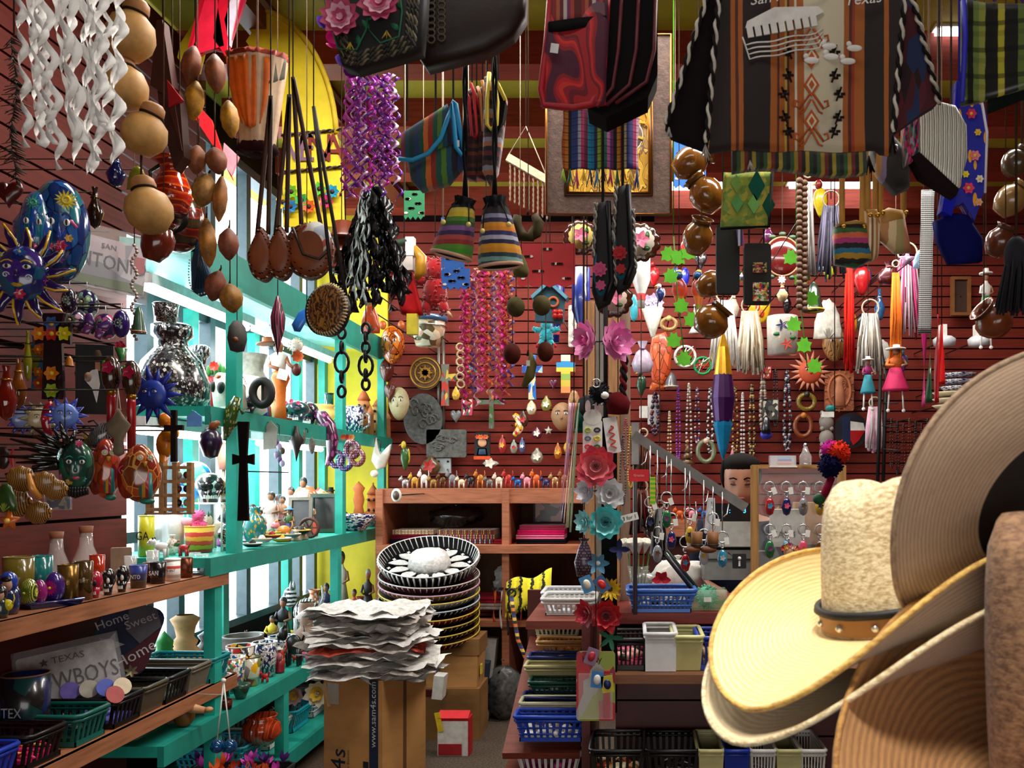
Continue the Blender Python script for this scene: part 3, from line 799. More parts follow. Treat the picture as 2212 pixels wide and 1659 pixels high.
def plush(x,y,w_,h,Z,label,mat,name='plush_toy',foot=None,cord=True,rot=None,back=True):
 """furry toy with body, head, two arms, two legs, hanging by its back; (x, y) centre"""
 t=T(name,label,'plush toy',x,y,Z,rot=rot)
 def fur(mb,n,R,seed):
  rnd=random.Random(seed);vs=list(mb.v)
  for k in range(n):
   p=Vector(vs[rnd.randrange(len(vs))]);d=Vector((rnd.gauss(0,1),rnd.gauss(0,1),rnd.gauss(0,1))).normalized()*R
   mb.tube([p,p+d],[R*.5,R*.15],4)
  return mb
 t.p('body',fur(MB().ell((0,0,-h*.08),(w_*.26,w_*.22,h*.26),14,10),120,w_*.06,1),mat)
 hd=t.p('head',fur(MB().ell((0,0,h*.3),(w_*.22,w_*.2,h*.2),12,8),90,w_*.055,2),mat)
 for sx in(-1,1):
  t.p('ear',MB().ell((sx*w_*.16,0,h*.47),(w_*.07,w_*.05,h*.06)),mat,hd)
  t.p('arm',fur(MB().tube([(sx*w_*.2,0,h*.1),(sx*w_*.38,0,h*.12),(sx*w_*.5,0,h*.16)],[w_*.11,w_*.1,w_*.08],8),50,w_*.05,3),mat)
  l=t.p('leg',fur(MB().tube([(sx*w_*.14,0,-h*.25),(sx*w_*.22,-4,-h*.42)],[w_*.12,w_*.11],8),40,w_*.05,4),mat)
  if foot:t.p('foot_sole',MB().lathe([(0,0),(w_*.09,0),(w_*.09,5),(0,6)],(sx*w_*.3,-6,-h*.46),12,rot=(0,R_(sx*60),0)),foot,l)
 if cord:t.cord(0,h*.48)
 return t
 # == goods on the slatted left wall
def lpeg(t,z=0,r=1.8,y=4,wall=-2.01):
 """a metal peg from the left wall to the thing"""
 q=t.R@Vector((0,y,z))if t.R else Vector((0,y,z))
 t.p('peg',MB().tube([q,((wall-t.o.location[0])/t.s,q[1],q[2])],r,6),DARKM,raw=True)
BLUEP=cells(['1a3a9a','1a5aa0','14407a','1a7a8a','123070'],5,.15,1.,'0c1540',.03)
t=T('eclipse_mask','glossy blue eclipse mask with two faces and a yellow painted sun','mask',112,498,2.2,rot=(0,0,22))
f1=t.p('moon_half',MB().dome([(a+14,b)for a,b in circ(58,112,30)],46,4,6),BLUEP)
f2=t.p('sun_half',MB().dome([(a*(1 if b<30 else.8)-22,b-10)for a,b in circ(48,92,28)],62,0,6),waves(['14607a','1a7a9a','123a7a','1a4aa0'],1.6,4,.15,1.))
facefeat(t,f1,70,170,-46,lip='d02a4a',cz=-8,cx=22,brow='1a1a6a',nose=M('1f4aa8',.2,coat=1));facefeat(t,f2,56,150,-62,lip='d0305a',cz=-14,cx=-22,brow='1a1a6a',nose=M('1a3f9a',.2,coat=1))
t.p('painted_sun',MB().petals((34,-40,58),14,22,5,2).torus((34,-42,58),7,3),M('e8d030',.3,coat=.8),f1);t.p('painted_sun',MB().petals((-22,-56,42),12,14,4,2).torus((-22,-58,42),5,2),M('3aa08a',.3,coat=.8),f2)
t.p('crescent_brow',MB().tube([(30,-44,8),(44,-40,14),(52,-34,2)],4,6),M('e0609a',.3,coat=.8),f1)
for dx,dz,c,r in((40,-24,'e8b040',9),(26,-40,'d02a5a',12),(6,-44,'e0607a',8),(24,-70,'8a4a9a',9),(-40,-50,'2a9a7a',10)):t.p('painted_flower',MB().petals((dx,-44,dz),6,r,r*.7,5),M(c,.3,coat=.8),f1)
lpeg(t,60)
t=T('sun_mask','violet and blue sun mask with yellow-edged wavy rays and painted flowers','mask',50,592,2.0,rot=(0,0,14))
f=t.p('face',MB().dome(circ(50,62,30),34,4,6),cells(['2a2a8a','1a3a7a','3a1f7a','1f5a7a','4a2a8a','1a2a6a'],3.4,.15,1.))
for k in range(14):
 a=2*math.pi*k/14+.1;c_,s_=math.cos(a),math.sin(a);L=112-12*(k%2)
 def tr(p,q):return(p*c_*.92-q*s_,p*s_+q*c_)
 r_=t.p('ray',MB().dome([tr(44,-13),tr(75,-11),tr(96,-2),tr(L,4),tr(92,9),tr(74,8),tr(44,11)],8,4,3),M('2f1a5a',.15,coat=1.))
 t.p('yellow_edge',MB().tube([tr(46,-11)+(0,),tr(76,-10)+(0,),tr(L,4)+(0,)]and[(tr(46,-11)[0],-6,tr(46,-11)[1]),(tr(76,-8)[0],-7,tr(76,-8)[1]),(tr(L,4)[0],-3,tr(L,4)[1])],2.6,6),M('e0b020',.25,coat=.8),r_)
facefeat(t,f,92,110,-33,lip='c9a020',cz=-2,brow='e0b828',nose=M('3a1f6a',.15,coat=1))
for dx,dz,c,r in((4,42,'2a6ac0',13),(4,-48,'d82a5a',12),(-40,-10,'e0305a',10),(42,-14,'e0406a',8),(-36,-30,'2a4a9a',12),(-34,34,'8a9a2a',10)):t.p('painted_flower',MB().petals((dx,-28+abs(dx)*.45,dz),6,r,r*.7,5).ell((dx,-30+abs(dx)*.45,dz),3,m=1),[M(c,.3,coat=.8),M('e8d0a0',.3)],f)
t.p('cheek_spiral',MB().tube([(-20+7*math.cos(q)*(1-q/9),-34,-10+7*math.sin(q)*(1-q/9))for q in[k*.6 for k in range(14)]],1.6,5),M('cfd8e8',.3),f)
t.p('cheek_spiral',MB().tube([(22+7*math.cos(q)*(1-q/9),-34,-14+7*math.sin(q)*(1-q/9))for q in[k*.6 for k in range(14)]],1.6,5),M('cfd8e8',.3),f)
lpeg(t,50)
# licence plates in a clear sleeve
t=T('licence_plate_pack','souvenir licence plate in a clear sleeve reading ANTONIO, on the left wall','plate',232,572,2.9,rot=(0,4,48))
t.p('plate',MB().poly(rrect(150,112,8),-2,2),cells(['8a8a92','a09aa0','6a6a74','9a8a90'],3,.4,.4));lettering(t,'ANTONIO',44,(0,-3,4),M('2c2a3a',.5),sx=.75);lettering(t,'SAN',16,(0,-3,38),M('2c2a3a',.5));t.p('red_corner',MB().box((62,-3,14),(20,1,34)),M('8a1a20',.4));t.p('green_foot',MB().box((0,-3,-40),(146,1,20)),M('4a5a3a',.5))
t.p('sleeve',MB().box((0,-4,4),(164,8,150)),glassm('e8e4e0',.1,.12));lpeg(t,74)
# small painted things under the masks
EGG=dots('241a4a','d8d070',3.2,.42,.2,1.,dot2='7ab0a0',rnd=.6)
for x,y,w_,h,m,lab in((188,656,46,62,EGG,'dark violet painted egg ornament with a big pale daisy'),(150,650,32,54,dots('17142a','9a8ab0',4,.3,.2,1.),'small dark painted egg ornament left of the daisy egg'),(165,695,52,50,dots('1f1a3a','8ac0d0',3,.4,.2,1.,dot2='d08aa0',rnd=.5),'round violet painted ornament with pale blue flowers'),(228,705,48,56,dots('2a1a4a','6a9ac0',2.6,.45,.2,1.,dot2='c04a7a'),'round violet ornament with a blue and pink flower, rightmost of the cluster'),(262,700,34,60,M('2a1a6a',.2,coat=1),'plain indigo painted egg beside the red cord')):
 t=T('painted_egg',lab,'ornament',x,y,2.12+.09*(x%7));t.p('shell',MB().ell((0,0,0),(w_/2,w_/2,h/2),18,12),m)
 t.p('flower',MB().petals((2,-w_*.44,0),9,w_*.3,w_*.14,10).ell((2,-w_*.5,0),w_*.06,m=1),[M('a8c8b0',.4),M('e0d8a0',.4)]);t.p('string',MB().tube([(0,0,h/2),(0,0,h/2+16)],1,5),WHITE);lpeg(t,h/2+14)
t=T('butterfly_ornament','purple painted tin butterfly among the egg ornaments','ornament',206,705,2.25,rot=(0,20,20))
for sx in(-1,1):
 t.p('wing',MB().dome([(sx*a,b)for a,b in((2,6),(16,24),(26,20),(24,2),(4,-2))][::sx],3,2,2),M('5a2a7a',.3,coat=.6));t.p('wing',MB().dome([(sx*a,b)for a,b in((2,-2),(20,-4),(18,-24),(6,-22))][::sx],3,2,2),M('6a2a6a',.3,coat=.6))
t.p('body',MB().tube([(0,-3,18),(0,-3,-18)],[2,3],6),BLACK);lpeg(t,10)
# painted crosses
lpeg(cross(116,770,76,186,2.3,'dark painted cross with red and orange flowers, under the sun mask',M('17131a',.2,coat=.9),.5,None,deco=['d02a1a','3a6ab0','e07a1a','d8d020','e0801a','a0c030'],cz=.26),60)
lpeg(cross(86,780,60,120,2.5,'blue edged painted cross half behind the dark cross',cells(['1a6a8a','a85a1a','14204a','8a9a2a'],4,.2,1.),.42,None,deco=['e0701a','b83a1a'],cz=.2),12)
t=T('beaded_mirror','tall beaded oval of clear grey glass beads below the plate pack','ornament',290,620,2.9)
t.p('beads',beads(MB(),[(6*math.sin(k*.9),0,90-7*k)for k in range(30)],4.2,0),M('a89a92',.15,.3),kind='stuff');t.cord(0,92,top=2.6)
# painted card, spoons, rattles
t=T('framed_portrait','dark painted panel of a woman in a black dress with white sleeve','picture',205,820,2.6,rot=(0,0,20))
t.p('panel',MB().box((0,0,0),(72,6,150)),M('0d0a0c',.4));t.p('face',MB().dome(circ(9,14,16,6,50),3,-3,3),M('c8906a',.5));t.p('hair',MB().dome(circ(14,18,16,6,56),2,-2,3),M('1a1210',.5));t.p('neck',MB().box((6,-4,30),(9,2,22)),M('b8805c',.5));t.p('sleeve',MB().poly(rev([(-4,20),(6,22),(10,-10),(4,-50),(-4,-20),(-18,-2),(-16,8)]),-6,-3),M('d8d4d0',.7));t.p('hand',MB().dome([(a*1.0,b)for a,b in circ(7,11,12,-12,4)],3,-6,2),M('c08a64',.5));lpeg(t,70)
for x,y,lab in((240,870,'red handled rattle with carved brown head, left of two'),(284,880,'red handled rattle with carved brown head, right of two')):
 t=T('rattle',lab,'rattle',x,y,2.45);t.p('head',MB().ell((0,0,62),(19,19,40),16,10),waves(['2a140c','5a3a24','1a0c08'],3,6,.2,.9));t.p('collar',MB().lathe([(9,18),(10,26),(6,30)],seg=12),GOLD);t.p('handle',MB().lathe([(0,-120),(8,-120),(9,10),(8,20),(0,20)],seg=12),M('a8141a',.25,coat=.8))
 t.p('painted_bloom',MB().petals((4,-17,74),5,15,12,10),M('c01f4a',.3));t.p('painted_leaf',MB().dome(circ(6,18,12,-8,72),3,-14,2),M('3a8a2a',.3));lpeg(t,100)
 # suns on the wall
lpeg(sunface(330,852,31,'deep blue carved wooden sun with long petal rays, before the white jug',2.6,M('1f3a9a',.4,var=.3),M('1a2f9a',.4,var=.3),14,2.1,None,.5),12)
lpeg(sunface(142,897,25,'periwinkle ceramic sun with smiling face, the brightest of the small suns',2.3,M('6a8ae0',.3,coat=.6),M('3a4ac0',.3,coat=.6),12,1.75,None,.5,rot=(0,0,25)),12)
lpeg(sunface(88,905,24,'cream ceramic sun with scarlet crescent face, between two blue suns',2.36,M('c8b890',.3,coat=.6),M('8a8050',.3,coat=.6),12,1.75,None,.5,rot=(0,0,40)),12)
lpeg(sunface(50,905,22,'darker blue ceramic sun turned away, left of the cream sun',2.42,M('7a8ac0',.3,coat=.6),M('2a3aa0',.3,coat=.6),12,1.75,None,.5,rot=(0,0,50),feats=False),12)
t=T('crescent_moon','scarlet ceramic crescent moon face between the cream and blue suns','ornament',112,905,2.32,rot=(0,0,30));t.p('crescent',MB().dome(rev([(20*math.cos(R_(a)),40*math.sin(R_(a)))for a in range(90,271,15)]+[(4+8*math.cos(R_(a)),34*math.sin(R_(a)))for a in range(255,100,-20)]),8,3,3),M('a8142a',.2,coat=.9));t.p('nose',MB().ell((-14,-8,0),(6,4,8)),M('b81a30',.2,coat=.9));lpeg(t,30)
# hedgehog-like black mask
t=T('spiky_mask','black glossy mask with swept-back spikes and a green painted face','mask',140,1000,2.2,rot=(0,0,24))
f=t.p('face',MB().dome([(a+22,b-8)for a,b in circ(34,58,26)],30,4,6),cells(['1a5a48','17463a','206a50','123a34'],3,.2,1.));facefeat(t,f,60,100,-30,lip='b8506a',cz=-8,cx=24,brow='2a9a8a',nose=M('1a5a4a',.2,coat=1))
for k in range(16):
 a=R_(60+9*k+(k%3)*8);L=62+26*(k%3)
 t.p('spike',MB().tube([(8+20*math.cos(a),-4-6*(k%3),6+34*math.sin(a)),(L*math.cos(a),4-6*(k%3),6+(20+L*.55)*math.sin(a))],[9,2],6),M('0d1210',.15,coat=1.))
for k in range(9):t.p('beard_fold',MB().tube([(2+5*k,-20,-52),(0+5.5*k,-14,-76+abs(k-4)*2)],[4,3],6),M('1a1c24',.3,coat=.5),f)
for dx,dz,c in((30,42,'d83a6a'),(-2,44,'c05a3a'),(12,-40,'e0b040'),(36,-34,'3aa0a0'),(-2,-30,'c0507a')):t.p('painted_flower',MB().petals((dx,-28+abs(dx-22)*.5,dz),7,8,6,5),M(c,.3,coat=.6),f)
t.cord(0,40,top=1.75);lpeg(t,40)
# painted clay owls
for x,y,w_,h,m,lab in((228,1012,62,130,cells(['a8281a','b83a20','8a1a3a','c04a20'],4,.15,1.,'6a3a10',.04),'red painted clay parrot plaque, left of the pair'),(302,1022,84,126,cells(['b84a1a','8a2a1a','c05a24','7a3a1a'],4,.15,1.,'d8a050',.03),'orange and red painted clay owl plaque with striped belly, right of the pair')):
 t=T('clay_bird_plaque',lab,'ornament',x,y,2.3,rot=(0,0,18))
 b=t.p('body',MB().dome([(a*(1-.25*max(0,b_)/(h/2)),b_)for a,b_ in circ(w_/2,h/2,26)],24,4,6,p=.8),m)
 t.p('wing',MB().dome(circ(w_*.22,h*.36,18,-w_*.26,-h*.08),10,-16,4),M('8a2414',.2,coat=1.));t.p('belly_stripe',MB().dome(rrect(w_*.3,h*.42,6,w_*.18,-h*.2),6,-22,3),stripes(['c05a20','2a7a6a','d8a030','a82a3a','2a7a7a'],'x',1,.2))
 for sx in(.06,.3):t.p('eye',MB().torus((w_*sx,-23,h*.26),5,1.6,14,5).ell((w_*sx,-22,h*.26),4),M('d8d0b0',.3),b)
 t.p('beak',MB().lathe([(5,0),(3,-8),(0,-14)],(w_*.18,-24,h*.2),8),M('c89030',.3));t.p('foot',MB().ell((w_*.2,-12,-h*.48),(w_*.18,8,7)),M('2a7a6a',.3));t.p('rim_band',MB().torus((-w_*.1,-14,h*.05),w_*.34,2.4,20,6,sz=.5),M('c01f5a',.3));lpeg(t,h*.4)
 # black butterfly, wooden cutout, golden crab, bear, crosses
t=T('clay_beetle','black and white painted clay beetle on the left wall','ornament',218,940,2.32,rot=(0,40,20));t.p('body',MB().ell((0,0,0),(20,12,34),14,10),waves(['0e0e10','0e0e10','c8c8c8','0e0e10'],4,5,.2,.8))
for k in range(3):
 for sx in(-1,1):t.p('leg',MB().tube([(sx*12,-2,12-14*k),(sx*30,-4,16-16*k),(sx*36,-2,6-16*k)],2,5),BLACK)
lpeg(t,20)
t=T('wooden_cutout','plain grey wooden guitar-shaped blank hanging by two strings','ornament',255,920,2.28);t.p('board',MB().dome(rev([(0,38),(14,16),(26,2),(16,-16),(10,-30),(12,-60),(0,-66),(-12,-60),(-8,-30),(-24,-14),(-28,4),(-12,18)]),5,4,3),M('7a6a54',.6,var=.2));t.p('string',MB().tube([(-2,0,34),(0,0,80),(6,0,34)],1,5),WHITE);lpeg(t,78)
t=T('carved_butterfly','brown and gold carved shell butterfly with ribbed wings','ornament',70,1062,2.1,rot=(10,10,20))
for k,(dx,dz,r)in enumerate(((-24,24,26),(20,22,24),(42,12,22),(-30,-30,30),(16,-44,24))):t.p('ribbed_wing',MB().dome(scallop(r,9,.12,dx,dz),10,3,3),waves(['2a1408','9a6a2c','5a3414','c08a3a'],5,1,.35,.4))
t.p('body',MB().tube([(-10,-10,40),(2,-14,10),(20,-12,-10)],[5,8,6],8),M('d08a3a',.3,coat=.6));lpeg(t,30)
t=T('orange_bear','orange wooden bear cut-out on a peg beside the black cross','ornament',356,940,2.9);t.p('body',MB().ell((0,0,-20),(18,14,30)),M('d0780c',.3,coat=.5));t.p('head',MB().ell((2,0,32),(16,14,17)),M('d0780c',.3,coat=.5));t.p('paw',MB().ell((16,-6,4),(18,12,17)),M('d88a14',.3,coat=.5));t.p('leg',MB().tube([(-2,0,-40),(-4,0,-90)],[10,8],8),M('c8700c',.3,coat=.5));lpeg(t,20)
lpeg(cross(376,942,40,112,2.85,'small black wooden cross with carved beading, before the window',M('14110f',.4,bmp=.6),.28,None,cz=.16,flare=1.05),12)
cross(526,1018,46,214,3.3,'tall black iron cross with rounded arms, hung on the turquoise post',M('0f0d0e',.35,.6,var=0),.34,None,cz=.12,flare=1.5).peg(3.73)
t=T('wooden_rack','small slatted wooden crate rack holding tiny souvenirs','rack',368,1110,2.75,rot=(0,0,14))
for dx in(-40,-14,12,40):t.p('upright',MB().box((dx,0 if dx in(-40,40)else-3,55),(9,30,112)),wood('9a7048',.6))
for k in range(4):t.p('rung',MB().box((0,-13,10+30*k),(88,5,7)),wood('a87c50',.6))
for k in range(6):t.p('souvenir',MB().ell((18+14*(k%2),-4,24+30*(k//2)),(6,5,8)),M(['1a1410','b0a890','5a2a1a'][k%3],.3))
t.p('base',MB().box((0,0,1),(92,34,4)),wood('8a6240',.6));lpeg(t,70,wall=-2.15)
# postcards, dark tree ornaments behind
t=T('postcard_box','small souvenir card with grey hills in a clear box on the left wall','card',126,1080,2.3,rot=(0,0,25));t.p('card',MB().box((0,0,0),(44,4,40)),cells(['3a4a5a','8a8a7a','2a3a6a','b0a890'],4,.5,.2));t.p('sleeve',MB().box((0,-3,2),(50,8,48)),glassm('ffffff',.05,.15));lpeg(t,22)
t=T('bottlebrush_garland','dark olive tinsel garland hanging at the top left edge','garland',30,240,1.9)
mb=MB()
for k in range(150):
 z=160-2.1*k;a=rnd.uniform(0,6.28);q=22+10*math.sin(z*.05);x0=6*math.sin(z*.03)
 mb.tube([(x0,0,z),(x0+q*math.cos(a),q*.7*math.sin(a),z-10)],[1.6,.8],4)
t.p('tinsel',mb,M('1c1a0c',.6),kind='stuff');t.cord(0,160,r=2)
t=T('star_lantern','dark brown paper star lantern with a red point, beside the gourds','lantern',352,200,2.3)
t.p('cone',MB().poly(rev([(-6,150),(6,150),(34,-40),(48,-130),(10,-10),(-20,10)]),-14,14),M('4a1c0c',.6));t.p('cone',MB().poly(rev([(-10,30),(40,0),(50,-140),(30,-170),(0,-60)]),-10,20),M('3a160a',.6));t.p('red_point',MB().poly(rev([(18,20),(50,-22),(22,-40)]),-18,-6),M('b01422',.5));t.cord(0,148,r=2)
t=T('glass_jug','glossy red and orange glass jug with flared lip, behind the gourds','jug',372,400,2.6);t.p('body',MB().lathe([(0,-60),(30,-60),(42,-20),(30,14),(22,30),(26,44),(44,54),(40,54),(22,42)],seg=22,cap=False),waves(['a8200c','c83a10','d8601a','8a1408'],1.2,3,.1,1.,direction='Z'));t.p('handle',MB().tube([(-26,0,44),(-48,0,30),(-44,0,-10),(-38,0,-20)],4,8),M('1a3a1a',.1,coat=1));t.cord(0,50,r=1.5)
t=T('devil_pot','dark red and green painted clay pot with a black face, behind the pods','pot',388,480,2.7);t.p('body',MB().ell((0,0,0),(52,44,66),18,12),waves(['5a140c','8a2410','2a1a0c','3a2a14'],1.1,4,.2,.9,direction='Z'));t.p('face',MB().dome(circ(28,34,18,8,0),10,-38,4),M('0e0c08',.3));t.p('eye',MB().ell((2,-48,12),6),M('c01818',.3));t.p('eye',MB().ell((22,-46,10),(4,3,6)),WHITE);t.cord(0,60,r=1.5)
t=T('butterfly_wing_ornament','dark teal folded butterfly ornament with white dotted edge, below the pods','ornament',430,580,2.7,rot=(0,-12,0));t.p('wing',MB().dome(rev([(14,70),(-14,20),(-26,-44),(-10,-60),(10,-58),(24,-30),(20,10)]),5,3,3),M('123f5a',.3,coat=.5));t.p('edge_dots',beads(MB(),[(-14-10*math.sin(k*.2),-5,20-6*k)for k in range(12)]+[(-10+6*k,-5,-56)for k in range(5)],2),M('a8c0cc',.4),kind='stuff')
for k in range(6):t.p('vein',MB().tube([(12,-6,40),(-16+7*k,-6,-44)],1,4),M('0a1a2a',.4))
t.cord(10,64,r=1)
t=T('butterfly_wing_ornament','bright blue folded butterfly ornament beside the tooled purse','ornament',648,686,3.0,rot=(0,16,0));t.p('wing',MB().dome(rev([(12,30),(-6,10),(-14,-20),(-4,-32),(8,-30),(14,-4)]),5,3,3),M('1f6ac0',.3,coat=.5));t.cord(8,26,r=1)
t=T('pepper_ornament','long dark red and pink papier-mache pepper hanging before the lamp','ornament',600,700,2.9);t.p('body',MB().lathe([(0,-70),(4,-50),(14,-10),(16,14),(8,44),(3,60),(0,62)],seg=14),waves(['4a1a24','b83a6a','2a1418'],1,2,.4,.3));t.cord(0,60,r=1)
t=T('grey_clay_bell','lumpy dark grey clay bell hanging in front of the turquoise post','ornament',512,728,2.8);t.p('body',MB().lathe([(0,-34),(14,-30),(20,-4),(17,20),(8,34),(0,36)],seg=14,rib=lambda a:1+.08*math.cos(3*a)),M('3a3634',.7,bmp=.6));t.p('hole',MB().ell((4,-16,-8),6),M('6a3a1a',.6));t.cord(0,34,r=1)
# == goods on the left shelves
def SP(x,z,X=-1.78):
 """picture point and distance of a spot on a side shelf of height z at depth X"""
 Z=-X*F/(PX-x);return(PY+(EYE-z)*F/Z,Z)
ZT=1.126
def onT(f,x,w_,h,lab,m,X=-1.74,**k):
 y,Z=SP(x,ZT,X);return f(x,y,w_,h,Z,lab,m,**k)
BRASS=M('7a5a24',.25,.7,var=.2);COP=M('6a3a24',.3,.7)
onT(cup,147,40,82,'tall ribbed brass tumbler with raised lettering TEXAS running up it',BRASS,txt='TEXAS',tc=GOLD,taper=.95,ts_=.16,name='tumbler')
onT(cup,181,36,82,'tall amber glass tumbler reading COWBOY',M('5a4420',.12,.3,coat=1),txt='COWBOY',tc=M('c8b890',.4),taper=.95,ts_=.14,name='tumbler')
onT(cup,210,30,76,'red-orange glass tumbler behind the pink skull glass',M('a82a0c',.1,coat=1),X=-1.84,taper=.95,name='tumbler')
onT(cup,88,46,96,'teal printed tall glass behind the flower eggs',M('0f6a6a',.2,coat=.6),X=-1.86,taper=.95,name='tumbler')
onT(cup,40,60,100,'mustard and brown printed tall glass at the left edge',M('6a5a1c',.2,coat=.6),X=-1.88,taper=.95,name='tumbler')
for x,m,lab in((207,M('b0143a',.2,coat=.8),'crimson skull-shaped shot glass'),(235,M('0c0c0e',.2,coat=.8),'black skull-shaped shot glass with white flowers, left of two'),(265,M('0c0c0e',.2,coat=.8),'black skull-shaped shot glass with white flowers, right of two')):
 y,Z=SP(x,ZT,-1.73);skull(x,y,27,56,Z,lab,m,eye=None if x==207 else M('d8d4cc',.4),flowers=['e8e4dc'],name='skull_glass',cat='cup')
onT(cup,299,36,48,'blue and brass shot glass lettered ANTONIO',stripes(['5a4a2a','2a2a4a','2a3a8a'],'z',1,.25),txt='ANTO',ts_=.26)
onT(cup,322,24,42,'small copper shot glass behind the blue one',COP,X=-1.79)
onT(cup,341,34,46,'black shot glass lettered SAN in white',M('0d0d0f',.25,coat=.5),txt='SAN',ts_=.3)
onT(cup,373,31,44,'white pill-bottle mug lettered SAN ANTONIO with red lines',stripes(['e8e4dc','c0a8a0','e8e4dc','e8e4dc','c03a2a','e8e4dc','e8e4dc'],'z',1,.4),txt='SAN ANT',tc=BLACK,ts_=.18,taper=.98,lid=WHITE)
onT(cup,402,27,42,'brown embossed barrel shot glass',COP,taper=.95)
for x,X,lab in((420,-1.80,'small clear shot glass near the shelf end'),(438,-1.74,'clear shot glass nearest the shelf end'),(330,-1.88,'clear glass tumbler behind the black shot glass'),(282,-1.86,'clear glass tumbler behind the skull glasses')):onT(cup,x,26,42+(14 if X<-1.85 else 0),lab,glassm('d8d8d8',.04,.3),X=X)
for x,lab in((122,'clear glass flask with cork stopper, left of the pair on the tumbler shelf'),(186,'clear glass flask with cork stopper, right of the pair on the tumbler shelf')):
 y,Z=SP(x,ZT,-1.93);t=T('glass_flask',lab,'flask',x,y,Z);t.p('body',MB().lathe([(0,0),(40,0),(40,20),(14,90),(12,118),(11,118),(12,90),(36,20)],seg=20,cap=False),glassm('e8e0dc',.02,.22));t.p('cork',MB().lathe([(0,108),(11,108),(14,132),(0,132)],seg=12),M('7a4426',.7))
y,Z=SP(262,ZT,-1.95);card(262,y-36,40,66,Z,'brown cardboard display sleeve standing at the end of the slatted wall',M('7a6450',.7),rot=(0,0,30),th=8,name='display_sleeve')
# trays with painted eggs, dolls, duck
y,Z=SP(108,ZT,-1.75);t=T('painted_tray','dark blue oblong tray holding pink flower-painted eggs','tray',108,y,Z,rot=(0,0,60));t.p('tray',MB().box((0,0,5),(110,60,10),taper=.9),M('141a4a',.2,coat=.8));t.p('rim',MB().tube([(-55,-30,11),(55,-30,11),(55,30,11),(-55,30,11)],3,6,closed=True),M('1a205a',.2,coat=.8))
FLW=M('c81f86',.25,coat=.8);
def floweregg(x,w_,h,lab,base,fc,X=-1.75):
 y,Z=SP(x,ZT+.008,X);t=T('painted_egg',lab,'ornament',x,y,Z);t.p('shell',MB().ell((0,0,h/2),(w_/2,w_/2,h/2),18,12),base);t.p('flower',MB().petals((3,-w_*.46,h*.5),16,w_*.44,w_*.12,12).ell((3,-w_*.53,h*.5),w_*.08,m=1),[fc,M('e8d030',.3)])
floweregg(118,40,66,'large blue egg painted with a bright pink daisy on the tray',M('3a1a6a',.2,coat=.9),FLW);floweregg(86,30,54,'smaller pink daisy egg left of the large one on the tray',M('8a1f6a',.2,coat=.9),FLW,-1.76);floweregg(62,36,60,'green and yellow fern-painted egg on the tray',waves(['1a2a14','8a9a2a','1a2a14','c8c850'],4,2,.2,.9),M('8a9a2a',.3),-1.77);floweregg(30,30,50,'navy egg with pink daisy beside the blue doll',M('151a3a',.2,coat=.9),FLW,-1.78)
def nesting(x,w_,h,lab,scarf,dress,X=-1.76):
 y,Z=SP(x,ZT,X);t=T('nesting_doll',lab,'doll',x,y,Z);t.p('body',MB().lathe([(0,0),(w_*.4,0),(w_*.5,h*.22),(w_*.42,h*.48),(w_*.36,h*.56)],seg=16),dress);t.p('head',MB().ell((0,0,h*.74),(w_*.42,w_*.42,h*.26),16,10),scarf);f=t.p('face',MB().ell((4,-w_*.26,h*.7),(w_*.28,w_*.18,h*.17)),M('c89a80',.4));t.p('fringe',MB().ell((4,-w_*.3,h*.82),(w_*.26,w_*.16,h*.08)),M('15100e',.3),f)
nesting(18,44,92,'painted wooden doll with royal blue headscarf at the left edge',M('1a3a9a',.2,coat=.9),M('1a2a5a',.2,coat=.9));nesting(2,30,70,'small painted doll with black and white head, cut off at the left edge',M('14141a',.2,coat=.9),M('2a3a3a',.2,coat=.9),-1.73)
critter(12,SP(12,ZT,-1.72)[0],40,54,SP(12,ZT,-1.72)[1],'yellow rubber duck with mint base at the left edge',M('d8c814',.3,coat=.5),'rubber_duck',legs=False)
# plates and signs under the shelf, standing on the low shelf
ZL=.682
y,Z=SP(150,ZL,-1.96);t=T('licence_plate','white souvenir licence plate reading TEXAS COWBOYS in a clear wrap','plate',152,1452,Z*.97,rot=(-12,-6,52));t.p('plate',MB().poly(rrect(190,104,8),-2,2),M('a8a4a4',.4,var=.25));lettering(t,'TEXAS',20,(0,-3,32),BLACK,sx=1.1);lettering(t,'COWBOYS',52,(0,-3,-14),M('1a1a24',.4),sx=.72);t.p('star',MB().poly(star(5,9,4,cx=-46,cz=32),-4,-2),BLACK);t.p('wrap',MB().box((0,-4,6),(206,6,120)),glassm('ffffff',.08,.1));t.p('stand',MB().box((0,10,-62),(120,20,16)),M('2a1a14',.7))
t=T('state_plaque','tin plaque in the outline of Texas reading Home Sweet Home with a star','plaque',272,1376,3.28,rot=(-8,22,38))
t.p('plate',MB().poly(rrect(120,150,26),-2,3),M('151f3f',.35,.3));t.p('grey_panel',MB().poly(rev([(-20,74),(36,74),(58,40),(30,-6),(-6,14)]),-4,-2),M('56525a',.4,.3));t.p('red_panel',MB().poly(rev([(30,-8),(58,36),(60,-50),(44,-74),(0,-52)]),-4,-2),M('4a1420',.4,.3));t.p('star',MB().poly(star(5,28,12,cx=-24,cz=-24),-6,-3),M('b8c0cc',.25,.8))
for txt,dx,dz,a,q in(('Home',-38,24,-40,26),('Sweet',14,40,-40,26),('Home',30,-30,-48,34)):lettering(t,txt,q,(dx,-5,dz),M('b8b0b0',.4),rot=(90,a,0))
for dx,dz in((-40,64),(-14,-70),(34,-66)):t.p('gold_flower',MB().petals((dx,-5,dz),6,15,7,15),M('8a7a5a',.4,.4))
t.p('foot',MB().box((0,12,-86),(60,24,10)),BLACK)
